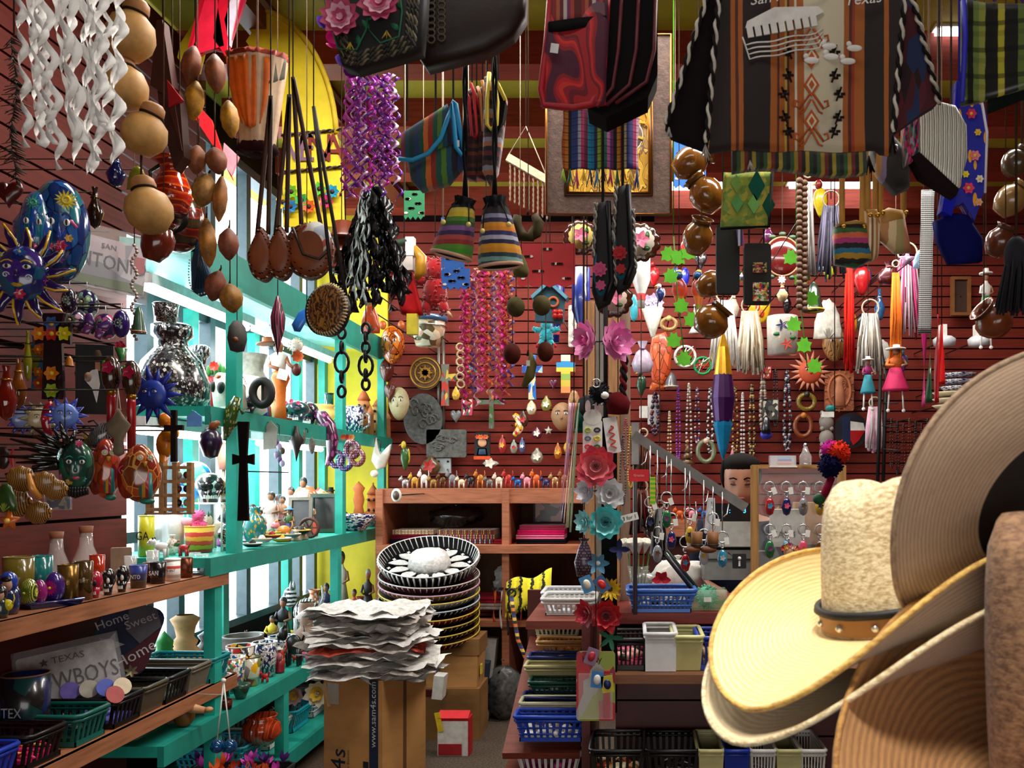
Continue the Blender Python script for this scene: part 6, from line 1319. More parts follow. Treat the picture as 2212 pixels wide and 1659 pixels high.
# ---- dried gourds at the left
GD=((282,78,100,108,'tan round gourd, highest of the column beside the white streamers',12,1),(272,190,90,96,'tan round gourd, second from the top beside the white streamers',-8,1),(312,290,92,94,'tan round gourd, third in the column, just above the red jug',20,1),(322,455,98,100,'tan round gourd, lowest pale one of the column',-14,1))
for(x,y,w_,h,lab,tl,nk),tp in zip(GD,tops([g[:4]for g in GD],2.0)):
 t=T('dried_gourd',lab,'gourd',x,y,2.0,'dried gourds on the left string',rot=(0,tl,0))
 r=w_/2
 t.p('belly',MB().lathe([(0,-h*.5),(r*.55,-h*.44),(r*.92,-h*.2),(r,h*.02),(r*.85,h*.28),(r*.5,h*.42),(r*.42,h*.47)],seg=22,cap=False),M('b8894a',.6,var=.3,vs=14))
 t.p('neck',MB().lathe([(r*.44,h*.45),(r*.5,h*.52),(r*.46,h*.66),(r*.3,h*.74),(0,h*.76)],seg=18,sx=1.1,cap=False),M('a8703a',.6,var=.3,vs=14))
 t.p('binding',MB().torus((0,0,h*.47),r*.47,3,20,6,rot=(0,0,0)),M('2a1a10',.8))
 t.cord(0,h*.7,r=2.6,c='3a2414',top=tp)
pot(342,520,66,90,2.1,'small red-brown glazed gourd pot under the tan gourds',M('6a2414',.2,coat=.8),(0,20,0))
# ---- seed pods and mangoes on strings
pods=((414,142,40,84,'8a4a24',8,'reddish brown seed pod, upper left of the paired strings'),(420,218,40,84,'c08a1c',6,'yellow dried pod hanging below the upper left brown pod'),(466,160,42,84,'8e4e26',-4,'reddish brown seed pod, upper right of the paired strings'),(497,258,38,80,'b8821c',-6,'yellow dried pod beside the orange lantern'),(425,346,40,62,'9a5a34',4,'small brown pod at the end of the left grey wire'),(468,348,44,58,'8a4c2c',-10,'small brown pod beside the red foil'),(441,412,48,74,'b08040',14,'tan pod below the two small brown pods'),(476,430,30,98,'a86a2c',4,'long ribbed brown pod right of the tan pod'),(449,525,36,104,'b5792e',-4,'long ribbed golden pod above the turquoise canopy'),(494,528,42,68,'8a4a30',0,'plump red-brown pod level with the canopy edge'),(466,618,44,66,'8a4a30',14,'red-brown pod low on the string before the lamp'),(500,645,48,62,'a8742e',-8,'golden fuzzy pod at the bottom of the string'))
for(x,y,w_,h,c,tl,lab),tp in zip(pods,tops([g[:4]for g in pods],2.35)):
 t=T('seed_pod',lab,'seed pod',x,y,2.35,'dried pods on strings',rot=(0,tl,0));r=w_/2
 t.p('pod',MB().lathe([(0,-h*.52),(r*.3,-h*.46),(r*.82,-h*.25),(r,0),(r*.85,h*.26),(r*.4,h*.44),(r*.12,h*.52)],seg=20,rib=lambda a:1+.07*math.cos(5*a)),M(c,.6,var=.45,vs=30,bmp=.5))
 t.p('stalk',MB().tube([(0,0,h*.48),(2,0,h*.62)],[3,2],6),M('3a2616',.8))
 t.cord(2,h*.6,r=1.5,c='4a3c30',top=tp)
 # ---- orange wooden lantern
t=T('orange_lantern','tapered ribbed paper lantern with orange glow panel and pinked rim','lantern',556,225,2.5)
t.p('shade',MB().lathe([(36,-92),(62,92)],seg=44,cap=False,sy=.7,rib=lambda a:1+.05*(1 if math.sin(22*a)>0 else-1)),M('c8a98a',.7))
og=[(-52,84),(42,84),(36,-20),(18,-62),(2,-64),(-22,-22),(-44,40)]
t.p('orange_panel',MB().sheet(lambda u,v:(-54+98*u+(26-46*u)*v*v*1.1,-46+16*abs(u-.5)*2-3*math.sin(u*30)+10*v,86-150*v+30*abs(u-.5)*v),16,8,3),M('d9660a',.55,var=.15))
t.p('pinked_rim',MB().lathe([(60,88),(66,102),(60,100)],seg=44,cap=False,sy=.7,rib=lambda a:1+.06*(1 if math.sin(22*a)>0 else-1)),M('8a2a10',.7))
t.p('bottom_fringe',MB().lathe([(38,-88),(44,-104),(30,-110),(8,-104)],seg=40,cap=False,sy=.75,rib=lambda a:1+.08*(1 if math.sin(20*a)>0 else-1)),M('2a0c12',.8))
t.p('grey_patch',MB().sheet(lambda u,v:(40+26*u-4*v,-28+18*u,92-60*v*(1-.3*u)),4,4,2),M('6d6a5c',.8))
t.cord(0,96,r=2.4,c='8a7a68')
# ---- yellow arched hanging sign
t=T('arched_sign','huge yellow arched paper sign with cut-out letters and paper flowers','sign',572,300,3.65)
YP=M('e8cf1a',.6,var=.1,vs=9,emit=0)
arc=[(-180+0,-20)]+[(-8+172*math.cos(R_(a)),110+175*math.sin(R_(a)))for a in range(165,-10,-8)]+[(166,-180),(60,-190),(60,-20),(-30,60)]
for k in range(9):arc.append((-34-(6 if k%2 else 14),75+20*k)if False else(-32-(14 if k%2 else 0),70+17*k))
arc+=[(-70,258),(-120,190),(-165,60)]
t.p('panel',MB().poly(rev([(-182,205),(-150,255),(-112,284),(-114,240),(-130,180),(-140,140),(-170,150),(-188,175)]),-2,3),YP)
right=[(-34,285)]+[(-34+190*math.sin(R_(a)),-10+292*math.cos(R_(a)))for a in range(8,92,6)]+[(168,-60),(172,-190),(40,-190),(38,60)]+[(-28-(12 if k%2 else 0),120+18*k)for k in range(9)]
t.p('panel',MB().poly(rev(right),-2,3),YP)
t.p('raised_edge',MB().tube([(-34+190*math.sin(R_(a)),-3,-10+292*math.cos(R_(a)))for a in range(2,92,6)],6,6),M('d8b818',.6))
for z in(14,-66):t.p('cord_line',rope(MB(),(38,-6,z-8),(172,-6,z+4),2,40),[M('6a5a4a',.8),M('2a2018',.8)])
for k,(ch,dx)in enumerate((('V',66),('E',92),('N',120),('A',150))):lettering(t,ch,84,(dx,-6,-24),M('7a5a70' if k<2 else '7a1a14',.7),sx=.9)
fl=[(60,-150,'2a86c9'),(84,-136,'2aa84a'),(100,-150,'e0601a'),(62,-118,'74c020'),(138,-140,'d81f6a'),(150,-118,'1a9ac0'),(122,-112,'5ac030'),(44,-140,'e8d020')]
for dx,dz,c in fl:t.p('paper_flower',MB().petals((dx,-10,dz),7,16,12,15).ell((dx,-12,dz),5,m=1),[M(c,.6),M('3a1a10',.6)])
t.cord(-34,285,r=2);t.cord(-150,250,r=2)
# ---- red foil fan
t=T('foil_fan','crimson and white folded foil fan in front of the yellow sign','decoration',478,90,3.2)
for k in range(7):
 c=['b8122a','d81f3a','8a0c22','c8102a','e0405a','d8c8d8','a01030'][k]
 t.p('fold',MB().poly(rev([(-40+14*k,110),(-24+14*k,110),(6+3*k,-40+14*abs(k-3)),(-50+12*k-(30 if k<2 else 0),-56+20*k)]),-4-3*(k%2),3),M(c,.3,.3))
t.p('tail',MB().poly(rev([(-56,-130),(-20,-170),(10,-260),(26,-300),(0,-250),(-40,-190),(-66,-150)]),-3,3),M('d8202a',.4))
t.p('pink_tail',MB().poly(rev([(8,-220),(40,-250),(24,-290),(4,-260)]),-5,1),M('e89aa8',.5))
t.cord(4,108,r=2)
# ---- brown tooled purses in a row
for x,y,w_,h,lab,side in((566,548,54,112,'narrow brown leather purse with white laced edge, first of the row',1),(606,545,54,112,'brown leather purse with black and white laced seam, second of the row',1),(672,540,98,118,'round brown leather purse with a painted roundel, largest of the row',2)):
 t=T('leather_purse',lab,'purse',x,y,2.2)
 ol=circ(w_/2,h/2,28,0,0)
 if side==1:ol=[(a*(1.0 if b<0 else 1-.55*b/(h/2)),b)for a,b in ol]
 t.p('front',MB().dome(ol,16,6,5,p=.55),M('7a3a16',.45,var=.25,vs=10))
 t.p('gusset',MB().poly([(a-w_*.12,b)for a,b in ol],4,34),M('4a1e0c',.5))
 for q,(c,f)in enumerate((('d8cdb8',.99),('6a1420' if x!=606 else '1a1a1a',.8))):
  mb=MB();n=44
  for k in range(n):
   a0=2*math.pi*k/n
   i=int(len(ol)*k/n);px_,pz=ol[i]
   mb.box((px_*f,-10*(1-f)*4-2,pz*f),(5,4,2.2),(0,R_(25),0))
  t.p('lacing',mb,M(c,.7),kind='stuff')
 if side==2:
  t.p('roundel',MB().dome(circ(30,36,20,14,22),5,-14,3),cells(['d8d4cc','a8b0c0','c05a50','e0d8c8'],4,.5,.2))
  t.p('flap_edge',MB().tube([(-34,-16,44),(-10,-19,-14),(24,-18,-24),(46,-14,0)],3,6),M('2a0f06',.5))
 up=(3.515-t.o.location[2])/t.s
 for q in(-1,1):
  t.p('strap',MB().sheet(lambda u,v,q=q:(q*w_*.22*(1-v)+(u-.5)*9+(18 if x<640 else-40)*v,2,h*.38+(300 if x<640 else 330)*v),1,8,3),M('3a1a0c',.5))
 t.p('hook',MB().tube([((18 if x<640 else-40),2,h*.38+(300 if x<640 else 330)),((18 if x<640 else-40),2,up)],1.4,5),DARKM)
t=T('tooled_purse','round tan leather purse tooled with a face among curls, laced all round','purse',706,668,2.15,rot=(0,14,-18))
t.p('front',MB().dome(circ(48,52,30),10,4,4,p=.5),waves(['a8702c','4a2410','96601f','3a1a0c'],2.2,12,.5,.2,dscale=2.5,bmp=.5))
t.p('gusset',MB().poly(circ(49,55,30,-10,-3),4,30),M('17100c',.5))
f=t.p('tooled_face',MB().dome(circ(17,23,20,2,-2),6,-9,3),M('b07a34',.5));facefeat(t,f,34,44,-14,eye='6a3a14',lip='8a4a1c',cz=-2,cx=2,brow='3a1a0c',nose=M('a8702c',.5))
t.p('tooled_neck',MB().box((2,-9,-30),(10,4,20)),M('a8742f',.5))
mb=MB()
for k in range(46):
 a=2*math.pi*k/46;mb.tube([(46*math.cos(a),-6,50*math.sin(a)),(52*math.cos(a),2,57*math.sin(a))],1.6,5)
t.p('lacing',mb,M('d0bd94',.7),kind='stuff')
up=(3.515-t.o.location[2])/t.s
t.p('strap',MB().tube([(10,4,50),(-30,4,440)],4,6,flat=.5).tube([(40,4,30),(-30,4,440)],4,6,flat=.5),M('1c120c',.6),raw=True);t.p('hook',MB().tube([(-30,4,440),(-30,4,up)],1.4,5),DARKM,raw=True)
# ---- purple foil streamers with a bow
t=T('foil_streamers','purple, magenta and white curled ribbon streamers with a bow on top','streamers',800,290,2.6)
cs=['b832b0','7a2a9a','d45ac8','e8c8ec','5a1f8a','c81f9a','9a4ac0']
for k in range(26):streamer(t,'ribbon',-48+3.9*k,128,210+rnd.uniform(0,60),M(cs[k%7],.3,.25,var=0),8,9,6+rnd.random()*3,rnd.uniform(0,6),rnd.uniform(-14,14),40,.6,(k-13)*.9)
for k,(dx,dz,c)in enumerate(((-90,190,'d81f8a'),(-60,150,'3a1a7a'),(-30,140,'a81a9a'),(20,135,'2a1060'),(50,150,'d02aa8'),(-110,230,'4a1a8a'),(-70,210,'5a1f9a'),(-40,125,'8a1f8a'))):
 t.p('bow_loop',MB().petals((dx*.8,-8,dz),3,30,24,25,30,a0=k),M(c,.4,.2))
t.cord(-5,128,r=2)
# ---- black foil streamers
t=T('foil_streamers','glossy black foil streamers spreading down to a ragged hem','streamers',805,570,3.2)
for k in range(26):streamer(t,'ribbon',-14+1.3*k,165,200+rnd.uniform(0,75),M('0d0f10',.22,.2,var=0),5,22,3+rnd.random()*2,rnd.uniform(0,6),rnd.uniform(-16,16),22,.8,(k-14)*5.4)
for k in range(7):streamer(t,'silver_ribbon',-16+2*k,160,190+rnd.uniform(0,60),M('c8d8d6',.25,.5,var=0),5,9,3,rnd.uniform(0,6),-14,20,.8,-40+5*k)
t.cord(0,160,r=2)
# ---- pink and orange paper streamers
t=T('paper_streamers','pink, magenta and orange curly paper streamers before the back wall','streamers',1050,720,3.4)
cs=['e8409a','d81f7a','f09a5a','e86aa8','f0b060','c81f8a','e05a30','6a5ab0','f0c8d8']
for k in range(24):
 L=(270,300,230,290,200,260)[k%6]
 streamer(t,'ribbon',-52+4.6*k,140-(20 if k<6 else 0),L-20*rnd.random(),M(cs[(k*5)%9],.6,var=.05),6,10,9+rnd.random()*4,rnd.uniform(0,6),rnd.uniform(-10,10),54,.6)
t.cord(0,140,r=1.5)
for k in range(6):
 t.p('paper_chain',MB().torus((-56+1.5*(k%2),0,-30-16*k),8,2.2,12,5),M('e8d8a0',.6))
 # ---- brown dried fruits on strings
DF=((1140,490,58,62,'3c3520','curled olive gourd beside the orange drawstring bag','c'),(1125,572,36,54,'5d5a34','grey-green pear-shaped gourd before the red cut-paper banner','p'),(1114,663,40,44,'4a4226','round olive gourd, left one in front of the birdhouse','o'),(1170,660,40,44,'4c4428','round olive gourd, right one in front of the birdhouse','o'),(1106,764,38,46,'4a1c12','round dark red gourd, left of the lowest pair','o'),(1178,760,36,44,'4e2014','round dark red gourd, right of the lowest pair','o'),(1140,800,26,74,'6d6434','long curved green gourd with a price tag','l'))
for(x,y,w_,h,c,lab,form),tp in zip(DF,tops([g[:4]for g in DF],2.6)):
 t=T('dried_fruit',lab,'gourd',x,y,2.6,'dried gourds hanging in the middle');m=M(c,.8,var=.25,vs=20);r=w_/2
 if form=='o':t.p('fruit',MB().ell((0,0,0),(r,r,h/2),18,12),m)
 elif form=='p':t.p('fruit',MB().lathe([(0,-h*.5),(r*.8,-h*.46),(r,-h*.25),(r*.7,h*.1),(r*.35,h*.36),(0,h*.5)],seg=18),m)
 elif form=='c':t.p('fruit',MB().tube([(-22,0,24),(-26,0,4),(-14,0,-20),(6,0,-22),(14,0,0)],[9,13,14,12,6],10).tube([(14,2,26),(24,2,8),(18,2,-14),(4,2,-24)],[8,12,12,8],10),m)
 else:
  t.p('fruit',MB().tube([(6,0,36),(10,0,14),(4,0,-12),(-10,0,-36)],[4,10,11,5],10),m);t.p('tag',MB().box((2,-11,14),(8,1,12)),WHITE)
 t.p('stalk',MB().tube([(0,0,h*.42),(1,0,h*.6)],[3,2],6),M('2a1c10',.8));t.cord(1,h*.58,r=1.1,c='5a4634',top=tp)
 # ---- clay pots strung at the right of the frame
GL=M('7a4a14',.18,coat=.9,var=.35,vs=9)
PT=((1495,350,70,84,(0,60,0),'amber glazed clay pot, highest of the string right of the frame'),(1524,418,74,84,(0,-38,0),'amber glazed clay pot with open mouth to the left, second of the string'),(1508,510,66,78,(30,14,0),'amber glazed clay pot, third of the string'),(1538,612,56,70,(0,60,0),'amber glazed clay pot half hidden by black pouches'),(1538,692,78,76,(10,40,0),'amber glazed clay pot, lowest of the string, lip to the right'))
for(x,y,w_,h,tl,lab),tp in zip(PT,tops([g[:4]for g in PT],2.55)):
 pot(x,y,w_,h,2.55,lab,GL,tl,group='clay pots on the string right of the frame',top=tp)
for x,y,w_,h,tl,c,lab,nm in((2145,690,84,74,(10,-52,0),'7a3c1c','brown glazed clay pot just above the top straw hat',0),(2160,520,60,70,(20,20,0),'5a2c18','dark brown clay pot hanging behind the blue tote',0),(2185,430,66,76,(20,40,0),'8a6a3a','olive brown clay pot under the sequinned bag',0),(2195,350,60,60,(0,40,0),'4a3a20','dark clay pot at the right edge under the sequinned bag',0)):
 pot(x,y,w_,h,(1.95,2.1,2.0,1.85)[int(x*7+y)%4],lab,M(c,.25,coat=.7,var=.3,vs=9),tl)
t=T('yarn_tassel','thick bundle of dark grey yarn hanging at the right edge','tassel',2185,590,1.6)
mb=MB();t.p('knot',MB().ell((10,0,40),(26,22,40)),M('2a2a30',.9))
for k in range(70):
 a=rnd.uniform(0,6.28);q=rnd.uniform(.3,1);mb.tube([(10+18*q*math.cos(a),16*q*math.sin(a),50),(10+30*q*math.cos(a),24*q*math.sin(a),0),(2+40*q*math.cos(a),30*q*math.sin(a),-70-rnd.uniform(0,20))],2.6,5)
t.p('yarn',mb,M('26262c',.95),kind='stuff');t.cord(10,76,r=3)
# ---- blue and red paper flags of the banner
for x,y,w_,h,c,lab,Z in((1180,570,125,88,'a8141c','red cut-paper banner flag with pierced pattern',3.0),(978,535,50,130,'1c5aa8','blue cut-paper flag half behind the striped bags',3.0),(985,600,60,40,'1a5ab0','blue cut-paper flag corner beside the red plush',2.96),(895,440,44,56,'1a7a4a','green cut-paper flag near the corner of the canopy',3.1),(1490,350,70,100,'1f66c0','bright blue printed paper flag behind the clay pots',3.3)):
 t=T('paper_flag',lab,'banner',x,y,Z)
 sc_=[(-w_/2,h/2),(-w_/2,-h/2)]+[(-w_/2+w_*(k+.5)/8,-h/2-(7 if k%2==0 else 0))for k in range(8)]+[(w_/2,-h/2),(w_/2,h/2)]
 b=t.p('sheet',MB().poly(sc_,-1,1),M(c,.7,var=.08))
 for k in range(18):
  dx=-w_*.4+w_*.8*((k*7)%18)/17;dz=-h*.36+h*.72*(k%5)/4
  t.p('cut_out',MB().poly([(dx+5*math.cos(q),dz+3*math.sin(q))for q in(0,1.2,2.5,3.8,5)],-1.6,-1.1),M('2a1512' if k%3 else 'd8c8c0',.8),b)
 t.cord(-w_*.45,h/2,r=.8,c='b8a890');t.cord(w_*.45,h/2,r=.8,c='b8a890')
 # ---- green tapestry, black pouches
t=T('green_tapestry','square green woven tapestry with bird and diamond shapes','textile',1614,432,2.3)
t.p('cloth',MB().sheet(lambda u,v:(-50+104*u-8*v,3*math.sin(u*6),60-122*v),12,10,4),cells(['8a9a3a','6a8a3a','a8a040','7a9448'],7,.9,0,st=(1,1,2)))
for dx,dz,a,b,c in((20,30,18,34,'14564a'),(-22,-8,13,22,'5a9a5a'),(14,-10,14,22,'74b060'),(46,-12,14,26,'125040'),(-24,34,12,20,'74a050')):
 t.p('woven_diamond',MB().poly([(dx,dz-b),(dx+a,dz),(dx,dz+b),(dx-a,dz)],-5,-2),M(c,.9))
t.p('black_edge',MB().tube([(-58,-2,-62),(46,-2,-58),(55,-2,62)],3.5,6),M('0f0f10',.8));hangstraps(t,(-30,30),60,1.5)
t=T('black_pouches','long black velvet pouch with small woven picture panel','pouch',1630,590,2.35)
t.p('body',MB().poly(rrect(58,130,8,6,-2),-6,14),M('08080a',.7));t.p('woven_panel',MB().box((12,-8,-42),(34,3,40)),cells(['e8e0d0','c02a4a','5a9a3a','e0b030','3a1a4a'],7,.8,0,st=(1,1,1.4)));t.p('woven_panel',MB().box((10,-8,10),(30,3,22)),cells(['8a2a3a','c89a5a','1a1414','6a8a5a'],7,.8,0));hangstraps(t,(-12,20),62,2)
t=T('black_pouches','long plain black velvet pouch with blue and white striped lining','pouch',1572,560,2.4)
t.p('body',MB().poly(rrect(50,150,8),-6,14),M('0a0a0d',.7));t.p('striped_lining',MB().box((26,-8,50),(14,3,46),(0,R_(-6),0)),stripes(['5a5ab0','c0c0d8','2a2a5a','a84a9a'],'x',1));hangstraps(t,(-10,14),74,2)
# ---- zip purses with peonies
for x,y,lab,c in((1302,550,'slim black zip purse with turquoise and pink embroidery, left of two','d8568a'),(1345,515,'slim black zip purse with turquoise and red embroidery, right of two','b8202a')):
 t=T('zip_purse',lab,'purse',x,y,2.2)
 ol=[(-16,110),(10,118),(22,40),(30,-70),(16,-104),(-10,-120),(-24,-80),(-20,0)]
 t.p('body',MB().dome(rev(ol),12,16,4,p=.6),M('0c0c0e',.7));t.p('zip',MB().tube([(12,-10,112),(16,-14,20),(20,-14,-60),(6,-12,-104)],6,6),M('1c1c20',.4,.4))
 mb=MB();rope(mb,(-14,-12,108),(-20,-14,-10),2.6,30);rope(mb,(22,-12,60),(28,-12,-70),2.6,30);t.p('silver_braid',mb,[M('b0aca4',.5,.3),M('5a5650',.5)])
 t.p('turquoise_ground',MB().dome(circ(15,52,18,-4,-40),4,-10,3),M('146a8a',.6));t.p('peony',MB().petals((-6,-16,-36),9,17,12,10).petals((-6,-18,-36),6,10,8,25),M(c,.7));t.p('peony',MB().petals((-4,-16,-70),7,12,9,10),M(c,.7))
 hangstraps(t,(0,),112,3.2,'101012')
 # ---- scalloped painted plates
for x,y,r,lab,g in((1255,512,36,'scalloped brown plate with yellow ground and pink flower, left of the purses','d8c070'),(1384,522,40,'scalloped brown plate with cream ground and pink flower, right of the purses','d8d0c0'),(1326,645,38,'scalloped brown plate with pink flower, below the purses','e0c8b8')):
 t=T('painted_plate',lab,'plate',x,y,3.3)
 t.p('rim',MB().dome(scallop(r,12,.12),5,3,3),M('3a160c',.2,coat=.8));t.p('well',MB().dome(scallop(r*.7,12,.1),3,-5,3),M(g,.25,coat=.7))
 t.p('pink_flower',MB().petals((0,-10,2),5,r*.5,r*.34,8),M('d06a8a',.4));t.p('leaf',MB().dome(circ(r*.22,r*.12,10,r*.3,-r*.4),2,-8,2),M('2f5a2c',.4));t.p('leaf',MB().dome(circ(r*.12,r*.22,10,r*.36,r*.3),2,-8,2),M('2f5a2c',.4));t.cord(0,r,r=.8)
 # == boxes, newspapers, sombreros on the floor; blankets in the cubbies
KB=wood('b8854e',.7,2,(1,1,3));KB2=wood('8a6238',.7,2,(1,1,3))
t=T('cardboard_box','tall brown cardboard box with blue stripe carrying the newspapers','box',812,1700,3.62,rot=(0,0,-22));t.o.location[2]=0
u=1/t.s;hb=.72*u
t.p('body',MB().box((0,0,hb/2),(150,150,hb)),KB);t.p('blue_stripe',MB().box((54,-75.6,hb/2),(22,1,hb)),M('1a2440',.6));t.p('label_sticker',MB().box((-50,-76,hb-36),(30,1,44)),M('b8b0a4',.6));t.p('corner_flap',MB().box((-66,-76,hb-40),(9,1.5,50),(0,R_(-14),0)),M('c8a070',.7));t.p('side_tape',MB().box((75.5,0,hb/2),(1,10,hb)),M('6a4624',.6))
lettering(t,'www.sam4s.com',20,(54,-77,hb-70),M('b8b8b0',.6),rot=(90,-90,0));lettering(t,'sam4s',54,(-34,-77,hb-215),M('141a34',.6),rot=(90,-90,0));lettering(t,'Solutions for Business',9,(-10,-77,hb-190),M('5a4a30',.6),rot=(90,-90,0))
for k in range(3):t.p('handling_mark',MB().torus((34,-76,hb-176-26*k),7,1.4,14,4)if k==1 else MB().box((34,-76,hb-176-26*k),(13,1,13)),M('1a1c24',.6))
tt=T('newspaper_stack','crumpled heap of used newspapers piled on the tall cardboard box','newspapers',812,1470,3.6,k=.93);tt.o.location[2]=.722
NP=waves(['d8d6d0','c8c6c2','e0dedа'.replace('а','a'),'b0aeac','d0cecb','e4e2de'],5,9,.8,0,dscale=4);NP2=M('cfccc6',.85,var=.25,vs=40);NP3=M('a8a098',.85,var=.3,vs=40)
for k in range(22):
 zz=4+7.2*k;wx=128+rnd.uniform(-12,16)-(k*.6 if k>14 else 0);wy=92+rnd.uniform(-10,10);ox=rnd.uniform(-14,8)+(10 if k<6 else-8);a0=rnd.uniform(-.25,.25)
 def fn(u,v,zz=zz,wx=wx,wy=wy,ox=ox,a0=a0,k=k):
  x=(u-.5)*2*wx;y=(v-.5)*2*wy;n=noise.noise(Vector((x*.024+k*3,y*.024,k*1.7)))*15+noise.noise(Vector((x*.07,y*.07+k*5,k)))*6;ed=max(abs(u-.5),abs(v-.5))*2
  return(ox+x*math.cos(a0)-y*math.sin(a0)+9*noise.noise(Vector((k*2,v*7,3))),x*math.sin(a0)+y*math.cos(a0)+9*noise.noise(Vector((k*2,u*7,9))),zz+n*(.35+.65*ed)-10*max(0,ed-.8)*3)
 mb=MB()
 vs=[fn(i/16,j/12)for j in range(13)for i in range(17)];mb.add(vs,[(j*17+i,j*17+i+1,j*17+i+18,j*17+i+17)for j in range(12)for i in range(16)],0,False)
 tt.p('newspaper_sheet',mb,[NP,NP2,NP3,NP2][k%4]if k!=9 else M('b84a38',.8,var=.3))
 # sombrero stack on boxes
bx=T('cardboard_box','brown archive box with hand hole under the sombreros, lettered SCS global','box',985,1560,5.25);bx.o.location[2]=.30;bx.p('body',MB().box((0,0,38),(112,100,76),taper=.95),KB);bx.p('lid',MB().box((0,0,86),(118,106,34)),KB2);bx.p('hand_hole',MB().ell((-30,-50,40),(5,4,15)),BLACK);lettering(bx,'SCSglobal',14,(-4,-54,88),M('3a2a1c',.6));bx.p('yellow_note',MB().box((58,-20,34),(3,16,20)),M('d8d040',.6))
b2=T('cardboard_box','plain brown box on the floor beneath the archive box','box',985,1600,5.25);b2.o.location[2]=0;b2.p('body',MB().box((0,0,54),(120,110,108)),KB2);b2.p('flap',MB().box((-40,-56,96),(60,2,24),(R_(20),0,0)),M('5a1414',.6))
FELT=['0a0a0c','3a0f1c','5a4418','6a7078','0d0a08','5a1018','0c0a0a','14100c','3a0c10','0a0908']
for k in range(9):
 zb=1.005-.052*k if k else 1.0
 o=bpy.data.objects.new('sombrero',None);sc.collection.objects.link(o);o.location=(P(928,1300,5.25)[0],5.25,.99-.047*k-(.03 if k else 0))
 o.rotation_euler=(R_(20 if k==0 else 10),R_(2),0)
 tag(o,['black felt sombrero with white embroidery, on top of the stack','black and maroon sombrero, second in the stack','maroon sombrero with pink trim, third in the stack','gold edged sombrero, fourth in the stack','pale grey edged sombrero, fifth in the stack','black sombrero with gold stitching, sixth in the stack','dark red sombrero with gold stitching, seventh in the stack','black sombrero with gold zigzag, eighth in the stack','brown-black sombrero with gold zigzag, lowest in the stack'][k],'sombrero','stack of sombreros')
 fm=M(FELT[k],.95,var=0);em=M(['d8d4d0','c8c0b8','c89ab0','d8b850','b8c0cc','c8a840','b8983a','c8a840','c0a03c'][k],.5)
 u_=.072 if k==0 else.036
 MB().lathe([(.12,0),(.2,-.008),(.255,.006),(.288,u_),(.296,u_+.002),(.262,-.006),(.2,-.02),(.12,-.014)],seg=48,cap=False).build('brim',fm,o)
 mb=MB()
 for q in range(52):
  a=2*math.pi*q/52;c_,s_=math.cos(a),math.sin(a);mb.tube([(.262*c_,.262*s_,.014),(.292*math.cos(a+.04),.292*math.sin(a+.04),u_),(.298*math.cos(a+.06),.298*math.sin(a+.06),u_-.008),(.27*math.cos(a+.05),.27*math.sin(a+.05),.004)],.0052 if k==0 else.0028,5)
 mb.torus((0,0,u_),.293,.0045,48,6,rot=(0,0,0)).build('edge_stitching',em,o)['kind']='stuff'
 if k==0:
  MB().lathe([(.125,-.005),(.115,.05),(.1,.085),(.05,.10),(0,.095)],seg=28,rib=lambda a:1+.05*math.cos(2*a)).build('crown',M('d0ccc8',.5,var=.2,vs=60,bmp=1.),o)
  for q in range(12):
   a=2*math.pi*q/12;MB().petals((0,0,0),1,.125,.075,-4,6,th=.004,inner=.05).build('silver_petal',M('c8c6c4',.4,var=.2,vs=60),o,1,(.12*math.cos(a),.12*math.sin(a),.012),(R_(-90),0,a))
   MB().petals((0,0,0),4,.012,.008,5,th=.002).build('small_flower',em,o,1,(.235*math.cos(a+.26),.235*math.sin(a+.26),.012),(R_(-75),0,0))
t=T('gift_bag','white and red gift bag standing on the floor by the boxes','bag',982,1592,4.85);t.o.location[2]=0;t.p('body',MB().box((0,0,38),(66,36,76)),M('d8d0c8',.5));t.p('red_top',MB().box((0,-4,80),(66,30,14),(R_(20),0,0)),M('c0141c',.5));t.p('side_panel',MB().box((34,0,40),(3,38,82)),M('b01018',.5));t.p('red_base',MB().box((-6,-19,14),(50,2,24)),M('a01820',.5))
t=T('price_tag','yellow price tag dangling beside the gift bag','tag',948,1560,4.8);t.p('tag',MB().box((0,0,0),(12,1,42),(0,R_(-12),0)),M('d8b81a',.5));t.peg(4.86)
for x,y,w_,h,c,Y,lab in((1030,1470,44,130,'2a3448',5.5,'blue and white box upright behind the boxes'),(1052,1450,30,170,'b8b4ac',5.6,'flattened white cardboard leaning by the cubbies'),(950,1480,22,50,'c8c4bc',4.95,'small white carton leaning on the archive box')):
 o=one('carton',lab,'box',x,y,Y,MB().box((0,0,0),(w_,40,h),(0,R_(6),0)),M(c,.6));o.location[2]=h/2*Y/F+.005 if h>60 else.35
def bagblob(lab,x,y,Z,w_,h,m,z=0):
 t=T('plastic_bag',lab,'bag',x,y,Z);t.o.location[2]=z
 vs=MB().ell((0,0,h/2),(w_/2,w_*.4,h/2),20,14);vs.v=[(a+16*noise.noise(Vector((a*.07,b*.07,c_*.07)))+10*noise.noise(Vector((a*.2,c_*.2,4))),b,max(0,c_+8*noise.noise(Vector((c_*.08,a*.08,9)))))for a,b,c_ in vs.v]
 t.p('crumpled_film',vs,m);t.p('knot',MB().lathe([(4,h*.92),(3,h),(9,h*1.08),(0,h*1.1)],seg=8),m)
